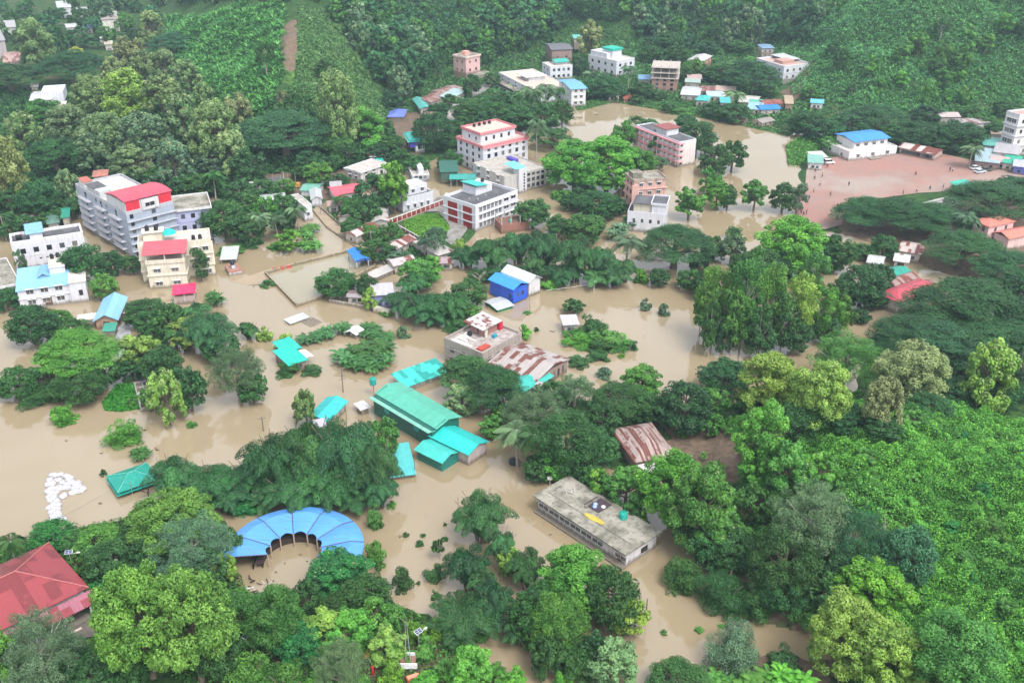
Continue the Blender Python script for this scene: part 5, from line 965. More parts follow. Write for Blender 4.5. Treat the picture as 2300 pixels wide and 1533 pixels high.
for nm_, rr_, top_ in (('back_wall', r_out * .90, 2.4), ('front_kerb', r_in * 1.25, 1.0), ('bench_back', r_in * 1.6, 1.2)):
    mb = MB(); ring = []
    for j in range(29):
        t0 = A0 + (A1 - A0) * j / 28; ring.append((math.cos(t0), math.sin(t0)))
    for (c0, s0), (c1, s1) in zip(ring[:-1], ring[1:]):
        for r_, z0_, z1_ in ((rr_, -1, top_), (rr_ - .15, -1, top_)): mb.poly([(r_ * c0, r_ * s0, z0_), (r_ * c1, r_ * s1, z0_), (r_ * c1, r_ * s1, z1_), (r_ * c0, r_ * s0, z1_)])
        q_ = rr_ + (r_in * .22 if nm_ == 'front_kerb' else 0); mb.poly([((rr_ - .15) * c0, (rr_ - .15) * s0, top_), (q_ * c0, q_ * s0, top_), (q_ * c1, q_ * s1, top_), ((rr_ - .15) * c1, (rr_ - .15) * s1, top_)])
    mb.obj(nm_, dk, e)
mb = MB(); random.seed(4)
for k in range(16):
    x = -r_in * 1.15 + random.uniform(-1.6, 1.6); y = -r_out * .375 - .42 * k * .5 + random.uniform(-.3, .3)
    mb.tube([(x, y, .05), (x + random.uniform(-1.3, 1.3), y + random.uniform(-1, 1), .4)], .09, 5, random.choice((0, 0, 1)))
o = mb.obj('collapsed_timber', [dk, plain((.6, .58, .56), .7)]); o.location = e.location; tag(o, 'collapsed dark timber and pale rubble at the left tip of the blue horseshoe pavilion', 'debris')
# ---------------------------------------------------------------- foliage kit
RG = np.random.default_rng(11)
def unit(n, zmin=-1.0):
    z = RG.uniform(zmin, 1, n); t = RG.uniform(0, 2 * np.pi, n); r = np.sqrt(1 - z * z); return np.stack([r * np.cos(t), r * np.sin(t), z], 1)
def nrm(a): return a / (np.linalg.norm(a, axis=1, keepdims=True) + 1e-9)
def leaf_quads(c, n, l, wr=.5, axis=None):
    """diamond shaped leaf sprays: centres, facing, half length"""
    t = axis if axis is not None else np.cross(n, unit(len(n))); t = nrm(t); b = nrm(np.cross(n, t)); l = l[:, None]
    return np.stack([c - t * l, c + b * l * wr, c + t * l - n * l * .25, c - b * l * wr], 1)
def leaf_mesh(name, q, tint, mat, cols=None):
    """q (N,4,3) quads, tint (N,) -> mesh with a tint value on each face"""
    me = bpy.data.meshes.new(name); n_ = len(q)
    me.vertices.add(n_ * 4); me.vertices.foreach_set('co', q.reshape(-1).astype(np.float32))
    me.loops.add(n_ * 4); me.loops.foreach_set('vertex_index', np.arange(n_ * 4, dtype=np.int32))
    me.polygons.add(n_); me.polygons.foreach_set('loop_start', np.arange(n_, dtype=np.int32) * 4)
    me.update(calc_edges=True)
    a = me.attributes.new('tint', 'FLOAT', 'FACE'); a.data.foreach_set('value', tint.astype(np.float32))
    if cols is not None:
        a = me.attributes.new('leafcol', 'FLOAT_COLOR', 'FACE'); a.data.foreach_set('color', np.concatenate([cols, np.ones((n_, 1))], 1).astype(np.float32).ravel())
    me.materials.append(mat); return me
def leaf_material(name, src, tip=(.30, .36, .17)):
    m = bpy.data.materials.new(name); m.use_nodes = True; n = m.node_tree; n.nodes.clear()
    if src == 'object': oi = n.nodes.new('ShaderNodeObjectInfo'); col = oi.outputs['Color']
    else: col = attr(n, 'leafcol').outputs['Color']
    ti = attr(n, 'tint').outputs['Fac']
    hs = n.nodes.new('ShaderNodeHueSaturation'); n.links.new(col, hs.inputs['Color']); hs.inputs['Saturation'].default_value = 1.0
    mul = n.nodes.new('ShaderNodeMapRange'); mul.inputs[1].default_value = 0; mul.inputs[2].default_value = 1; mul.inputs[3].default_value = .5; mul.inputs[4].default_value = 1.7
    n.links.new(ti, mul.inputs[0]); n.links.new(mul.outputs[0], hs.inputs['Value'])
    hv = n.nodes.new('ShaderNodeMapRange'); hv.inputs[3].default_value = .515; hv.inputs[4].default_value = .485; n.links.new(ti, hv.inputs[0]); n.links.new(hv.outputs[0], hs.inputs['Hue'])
    c = mixc(n, ramp(n, ti, 1.05, 1.1), hs.outputs[0], tip)
    d = n.nodes.new('ShaderNodeBsdfPrincipled'); d.inputs['Roughness'].default_value = .55; d.inputs['Specular IOR Level'].default_value = .3; n.links.new(c, d.inputs['Base Color'])
    tr = n.nodes.new('ShaderNodeBsdfTranslucent'); cc = mixc(n, .5, c, (1.0, 1.0, .2), 'MULTIPLY'); n.links.new(c, tr.inputs[0])
    ms = n.nodes.new('ShaderNodeMixShader'); ms.inputs[0].default_value = .16; n.links.new(d.outputs[0], ms.inputs[1]); n.links.new(tr.outputs[0], ms.inputs[2])
    o = n.nodes.new('ShaderNodeOutputMaterial'); n.links.new(ms.outputs[0], o.inputs[0]); return m
LEAF = leaf_material('leaves', 'object'); LEAFC = leaf_material('leaves_mixed', 'attr')
BARK = plain((.16, .13, .10), .9, 'bark'); BARKP = plain((.34, .31, .27), .85, 'pale_bark')
LOD = {'x': (30000, .125), 'n': (13000, .20), 'm': (5200, .32), 'f': (1500, .60)}
def clumped(cs, rcs, nleaf, l, flat=.8, up=.45, tipf=0., jit=.6, wr=.5):
    """leaves spread over clumps with centres cs, radii rcs"""
    k = len(cs); wts = rcs ** 2; idx = RG.choice(k, nleaf, p=wts / wts.sum())
    d = unit(nleaf, -.75); c = cs[idx] + d * rcs[idx][:, None] * RG.uniform(.72, 1.12, (nleaf, 1)) * np.array([1, 1, flat])
    nn = nrm(d * np.array([1, 1, 1.3]) + jit * RG.normal(size=(nleaf, 3)) + np.array([0, 0, up]))
    ct = RG.uniform(0, 1, k)
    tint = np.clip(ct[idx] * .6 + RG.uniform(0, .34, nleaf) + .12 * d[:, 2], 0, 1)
    if tipf > 0:
        tp = (d[:, 2] > .45) & (RG.random(nleaf) < tipf) & (RG.random(k)[idx] < .7); tint[tp] = 1.2
    return leaf_quads(c, nn, l * RG.uniform(.65, 1.35, nleaf), wr), tint
def crown(kind, lod):
    nl, l = LOD[lod]; kf = {'x': 1.25, 'n': 1., 'm': .6, 'f': .35}[lod]
    if kind == 'dense':
        k = int(150 * kf); d = unit(k, -.75); cs = d * np.array([4.2, 4.2, 4.2]) * RG.uniform(.66, 1.03, (k, 1)) + np.array([0, 0, 4.7]); rc = RG.uniform(.5, 1.05, k)
        return clumped(cs, rc, nl, l)
    if kind == 'umbrella':
        k = int(110 * kf); r = np.sqrt(RG.random(k)) * 4.6; t = RG.uniform(0, 6.283, k)
        z = 8.9 - (r / 4.6) ** 2 * 4.0 + RG.normal(0, .35, k) - (RG.random(k) < .3) * 1.2
        cs = np.stack([r * np.cos(t), r * np.sin(t), z], 1); rc = RG.uniform(.65, 1.25, k)
        return clumped(cs, rc, nl, l * .85, flat=.45, up=.8, jit=.45)
    if kind == 'tufted':
        k = int(120 * kf); d = unit(k, -.3); prof = RG.uniform(0, 1, k)
        z = 1.4 + prof * 7.8; rr = 4.3 * np.sqrt(np.clip(1 - (np.abs(prof - .32) / .72) ** 2, .04, 1)); t = RG.uniform(0, 6.283, k); q = RG.uniform(.55, 1, k)
        cs = np.stack([rr * q * np.cos(t), rr * q * np.sin(t), z], 1); rc = RG.uniform(.45, .95, k)
        return clumped(cs, rc, nl, l * 1.1, flat=1.1, up=.5, tipf=.26, wr=.6)
    if kind == 'lush':
        k = int(150 * kf); d = unit(k, -.6); cs = d * np.array([4.1, 4.1, 4.1]) * RG.uniform(.6, 1.03, (k, 1)) + np.array([0, 0, 5.0]); rc = RG.uniform(.4, .85, k)
        return clumped(cs, rc, int(nl * 1.1), l * 1.0, flat=.8, up=.6, wr=.6)
    if kind == 'leafy':
        k = int(95 * kf); d = unit(k, -.75); cs = d * np.array([4.0, 4.0, 4.1]) * RG.uniform(.5, 1.05, (k, 1)) + np.array([0, 0, 4.9]); rc = RG.uniform(.5, 1.05, k)
        return clumped(cs, rc, int(nl * .85), l * 1.15, flat=.65, up=.6, tipf=.03, wr=.6)
    if kind == 'slender':
        k = int(70 * kf); z = RG.uniform(2.0, 9.4, k); t = RG.uniform(0, 6.283, k); rr = 3.9 * np.sqrt(np.clip(1 - ((z - 6.0) / 4.6) ** 2, .05, 1)) * RG.uniform(.2, 1, k)
        cs = np.stack([rr * np.cos(t), rr * np.sin(t), z], 1); rc = RG.uniform(.6, 1.2, k)
        return clumped(cs, rc, int(nl * .75), l * .9, flat=.85, up=.3)
    if kind == 'feathery':
        k = int(130 * kf); d = unit(k, -.35); cs = d * np.array([4.1, 4.1, 4.0]) * RG.uniform(.5, 1.05, (k, 1)) + np.array([0, 0, 5.0]); rc = RG.uniform(.35, .8, k)
        return clumped(cs, rc, int(nl * 1.25), l * .75, flat=.9, up=.2, jit=1.0, wr=.3)
    if kind == 'shrub':
        k = int(55 * kf) + 5; d = unit(k, 0); cs = d * np.array([4.1, 4.1, 7.6]) * RG.uniform(.3, 1.0, (k, 1)); rc = RG.uniform(.8, 1.5, k)
        q, t = clumped(cs, rc, int(nl * .7), l * 1.15, flat=1.0, up=.5, wr=.45); return q, t
    if kind == 'bamboo':
        Q, T = [], []; na = int(24 * max(kf, .6))
        for i in range(na):
            t = 6.283 * i / na + RG.uniform(-.2, .2); reach = RG.uniform(2.0, 4.7); H = RG.uniform(5.0, 9.2) * (1 - reach * .05)
            s = RG.uniform(.12, 1.0, int(nl / na * 1.5)) ** .8; dirv = np.array([math.cos(t), math.sin(t), 0.])
            rad = reach * (s ** 2.0); zz = H * (1.55 * s - .62 * s ** 3 - .0 * s) * .98; drop = np.where(s > .8, (s - .8) * 6.5 * (reach / 4.7), 0)
            c0 = dirv[None] * rad[:, None]; c0[:, 2] = zz - drop
            wd = 1.25 * np.sin(np.pi * np.clip((s - .02) / 1.02, 0, 1)) ** .7
            d = unit(len(s), -.5); d[:, 2] = d[:, 2] * .8; c = c0 + d * wd[:, None]
            ax = nrm(dirv[None] * .5 + d * .6 + np.array([0, 0, -.9]) + .35 * RG.normal(size=(len(s), 3)))
            nn = nrm(np.cross(ax, np.cross(d + np.array([0, 0, .6]), ax)) + .15 * RG.normal(size=(len(s), 3)))
            Q.append(leaf_quads(c, nn, l * 1.15 * RG.uniform(.7, 1.3, len(s)), .28, ax)); T.append(np.clip(RG.uniform(.0, .75) * .8 + RG.uniform(0, .3, len(s)) + .15 * (d[:, 2] > .3), 0, 1))
        return np.concatenate(Q), np.concatenate(T)
    if kind == 'palm':
        Q, T = [], []; nf = 22; m_ = {'x': 64, 'n': 64, 'm': 22, 'f': 12}[lod]
        for i in range(nf):
            t = 6.283 * i / nf + RG.uniform(-.2, .2); el = RG.uniform(-.1, 1.15); dv = np.array([math.cos(t), math.sin(t), 0.]); s = np.linspace(.08, 1, m_)
            L = 5.0 * RG.uniform(.85, 1.05); r = L * (np.cos(el * .6) * s); z = 8.0 + L * (math.sin(el) * s * .75 - .62 * s ** 2.2)
            c = dv[None] * r[:, None]; c[:, 2] = z; side = np.array([-dv[1], dv[0], 0.]); hl = .75 * np.sin(np.pi * np.clip(s * .9 + .08, 0, 1)) ** .6 + .1
            for sg in (1, -1):
                ax = nrm(side[None] * sg + dv[None] * .5 + np.array([0, 0, -.45]) + .08 * RG.normal(size=(m_, 3))); nn = nrm(np.cross(ax, dv[None] * sg) + np.array([0, 0, .1])); nn[nn[:, 2] < 0] *= -1
                Q.append(leaf_quads(c + ax * hl[:, None], nn, hl, (.085 if lod in 'nx' else .2), ax)); T.append(np.clip(RG.uniform(.2, .9) + RG.uniform(-.1, .1, m_), 0, 1))
        return np.concatenate(Q), np.concatenate(T)
    if kind == 'banana':
        Q, T = [], []; ns = {'x': 16, 'n': 16, 'm': 12, 'f': 7}[lod]
        for j in range(ns):
            r0 = math.sqrt(RG.random()) * 3.6; a0 = RG.uniform(0, 6.28); base = np.array([r0 * math.cos(a0), r0 * math.sin(a0), RG.uniform(2.5, 5.0)]); nlf = 9
            for i in range(nlf):
                t = 6.283 * i / nlf + RG.uniform(-.3, .3); dv = np.array([math.cos(t), math.sin(t), 0.]); L = RG.uniform(2.4, 3.8); side = np.array([-dv[1], dv[0], 0.]); el = RG.uniform(.3, 1.3)
                s = np.linspace(.12, 1, 6); P_ = base + dv[None] * (L * s * math.cos(el * .7))[:, None]; P_[:, 2] = base[2] + L * 1.25 * (math.sin(el) * s - .55 * s ** 2.4); w_ = .45 * np.sin(np.pi * np.clip(s * .93 + .06, 0, 1)) ** .5
                for a in range(5):
                    Q.append(np.array([[P_[a] - side * w_[a], P_[a + 1] - side * w_[a + 1], P_[a + 1] + side * w_[a + 1], P_[a] + side * w_[a]]])); T.append(np.array([np.clip(RG.uniform(.25, .95), 0, 1)]))
        return np.concatenate(Q), np.concatenate(T)
def trunk_mesh(kind, pale):
    mb = MB(); R_ = random.Random(hash(kind) % 97)
    if kind == 'palm': mb.tube([(-.7, .3, -1), (-.5, .1, 2), (-.2, 0, 5), (0, 0, 8.1)], [.38, .27, .22, .24], 8); 
    elif kind == 'banana':
        for j in range(9): a = R_.uniform(0, 6.28); r = R_.uniform(0, 3.2); mb.tube([(r * math.cos(a), r * math.sin(a), -1), (r * math.cos(a), r * math.sin(a), 3.8)], [.22, .14], 6)
    elif kind == 'bamboo':
        for j in range(14):
            a = R_.uniform(0, 6.28); r = R_.uniform(.1, .9); k = R_.uniform(1.5, 3.5); mb.tube([(r * math.cos(a), r * math.sin(a), -1), (r * 1.6 * math.cos(a), r * 1.6 * math.sin(a), 4), (k * math.cos(a), k * math.sin(a), 7.4)], [.11, .09, .04], 5)
    elif kind == 'shrub':
        for j in range(6): a = R_.uniform(0, 6.28); mb.tube([(0, 0, -.8), (1.4 * math.cos(a), 1.4 * math.sin(a), 3), (2.6 * math.cos(a), 2.6 * math.sin(a), 6)], [.25, .14, .05], 5)
    else:
        top = {'umbrella': 7.6, 'tufted': 8.2, 'slender': 8.6}.get(kind, 7.0); rr = {'slender': .2, 'umbrella': .42}.get(kind, .34); fk = {'umbrella': 2.8, 'slender': 3.5}.get(kind, 3.0)
        mb.tube([(0, 0, -1), (.1, .05, fk * .5), (0, .15, fk), (.25, -.1, top)], [rr * 1.25, rr, rr * .85, rr * .25], 8)
        for j in range(8):
            a = 6.283 * j / 8 + R_.uniform(-.3, .3); z0 = fk + R_.uniform(-.3, 1.8); k = R_.uniform(1.8, 3.4) * (1.2 if kind == 'umbrella' else 1)
            mid = Vector((k * .5 * math.cos(a), k * .5 * math.sin(a), z0 + 1.2)); end = Vector((k * math.cos(a), k * math.sin(a), min(top + .6, z0 + R_.uniform(2, 3.6))))
            mb.tube([(0, .1, z0), mid, end], [rr * .55, rr * .35, rr * .1], 5)
            for g in (-1, 1): mb.tube([mid, mid + Vector((math.cos(a + g * .8), math.sin(a + g * .8), 1.1)) * 1.1], [rr * .25, rr * .06], 4)
    me = mb.mesh('trunk', BARKP if pale else BARK); return me
PROTO = {}
def proto(kind, lod, v):
    k = (kind, lod, v)
    if k not in PROTO:
        q, t = crown(kind, lod); PROTO[k] = leaf_mesh('crown', q, t, LEAF)
        PROTO[k]['q'] = 0; PQ[k] = (q, t)
    return PROTO[k]
PQ = {}; TR = {}
def trunk(kind):
    if kind not in TR: TR[kind] = trunk_mesh(kind, kind in ('slender', 'feathery', 'palm'))
    return TR[kind]
COL = {'dk': (.024, .082, .026), 'dm': (.030, .095, .024), 'mg': (.055, .165, .030), 'br': (.070, .225, .030), 'lm': (.080, .205, .022), 'mh': (.080, .190, .030), 'ol': (.105, .185, .065), 'yo': (.150, .255, .045), 'gg': (.075, .145, .070), 'bl': (.026, .092, .034), 'ba': (.036, .118, .036), 'kh': (.150, .205, .075), 'ye': (.30, .38, .06), 'em': (.024, .145, .036), 'bg': (.035, .125, .05)}
CW = {'mh': 'fresh green', 'dk': 'dark green', 'dm': 'deep green', 'mg': 'mid green', 'br': 'bright green', 'lm': 'lime green', 'ol': 'olive green', 'yo': 'yellowish green', 'gg': 'grey-green', 'bl': 'bluish dark green', 'ba': 'dusky green', 'kh': 'khaki', 'ye': 'pale yellow-green', 'em': 'emerald green', 'bg': 'blue-green'}
KIND = {'D': ('dense', 'broadleaf_tree', 'round crowned tree', 'tree'), 'R': ('umbrella', 'rain_tree', 'umbrella crowned tree', 'tree'), 'K': ('tufted', 'teak_tree', 'tufted teak like tree', 'tree'), 'L': ('leafy', 'leafy_tree', 'large leaved tree', 'tree'),
        'T': ('lush', 'leafy_tree', 'lumpy crowned tree', 'tree'), 'U': ('slender', 'slender_tree', 'slender tall tree', 'tree'), 'G': ('feathery', 'feathery_tree', 'feathery crowned tree', 'tree'), 'S': ('shrub', 'shrub', 'shrub', 'shrub'), 'B': ('bamboo', 'bamboo_clump', 'arching bamboo clump', 'bamboo'), 'C': ('palm', 'coconut_palm', 'coconut palm', 'palm'), 'N': ('banana', 'banana_clump', 'banana plant clump', 'banana plant')}
TREES = []; cnt_v = {}
def plant(k, cx, yt, yb, w, ck, label=None, group=None, base=None, hm=None, wm=None):
    kind, name, phrase, cat = KIND[k]; lod = 'x' if w > 128 else 'n' if w > 90 else 'm' if w > 42 else 'f'
    if k in 'CN' and w > 45: lod = 'n'
    ybase = yb - .30 * w * .5
    if k == 'C': ybase = yb
    g = GP(cx, ybase) if base is None else base
    dep = math.atan2(CH - g.z, g.y); s = ppm(g)
    if wm is None:
        wm = w / s; hm = (ybase - yt - (.20 * w * math.sin(dep) if k != 'C' else 0)) / (s * math.cos(dep)); hm = max(hm, wm * (.28 if k in 'SN' else .5)); hm = min(hm, wm * (2.2 if k in 'CU' else 1.7))
    v = cnt_v.get((kind, lod), 0); cnt_v[(kind, lod)] = v + 1
    nv = {'x': 2, 'n': 3, 'm': 3, 'f': 3}[lod]; me = proto(kind, lod, v % nv)
    e = empty(name, (g.x, g.y, g.z), random.uniform(0, 6.28)); e.scale = (wm / 8.9, wm / 8.9, hm / 9.3)
    c = link('crown', me, e); base_c = COL[ck]; j = random.uniform(1.0, 1.5); c.color = (base_c[0] * j * random.uniform(.9, 1.12), base_c[1] * j, base_c[2] * j * random.uniform(.85, 1.15), 1)
    link('trunk', trunk(kind), e)
    e['category'] = cat
    if label: e['label'] = label; e['group'] = group
    else: TREES.append((e, k, cx, (yt + yb) / 2, w, ck))
    return e
ORD = ['first', 'second', 'third', 'fourth', 'fifth', 'sixth', 'seventh', 'eighth', 'ninth', 'tenth', 'eleventh', 'twelfth']
def name_trees():
    rows = []
    for e, k, x, y, w, ck in TREES:
        best = min(LM, key=lambda l: math.hypot(l[0] - x, (l[1] - y) * 1.3)); dx, dy = x - best[0], y - best[1]
        rel = ('left of' if dx < 0 else 'right of') if abs(dx) > abs(dy) * 1.1 else ('in front of' if dy > 0 else 'behind')
        size = ('big ' if w > 130 else 'small ' if w < 55 else '') if k not in 'S' else ('broad ' if w > 90 else '')
        x = x + y * .001
        rows.append((size + CW[ck] + ' ' + KIND[k][2], rel + ' ' + best[2], x, e))
    d = {}
    for r in rows: d.setdefault((r[0], r[1]), []).append(r)
    for (a, b_), l in d.items():
        l.sort(key=lambda r: r[2])
        for i, r in enumerate(l):
            if len(l) == 1: t = a + ' ' + b_
            elif len(l) == 2: t = a + ' ' + b_ + (', the left one of two' if i == 0 else ', the right one of two')
            else: t = a + ' ' + b_ + ', ' + ('leftmost' if i == 0 else 'rightmost' if i == len(l) - 1 else ORD[i] + ' from left') + ' of ' + str(len(l))
            if len(t.replace('-', ' ').split()) > 16: t = t.replace(' the ', ' ').replace(' crowned', '').replace('wide ', '').replace('-', ' ').replace(' with ', ' ').replace(' from left', '')
            t = ' '.join(t.split()[:16])
            r[3]['label'] = t
            if len(l) > 2: r[3]['group'] = a + 's ' + b_
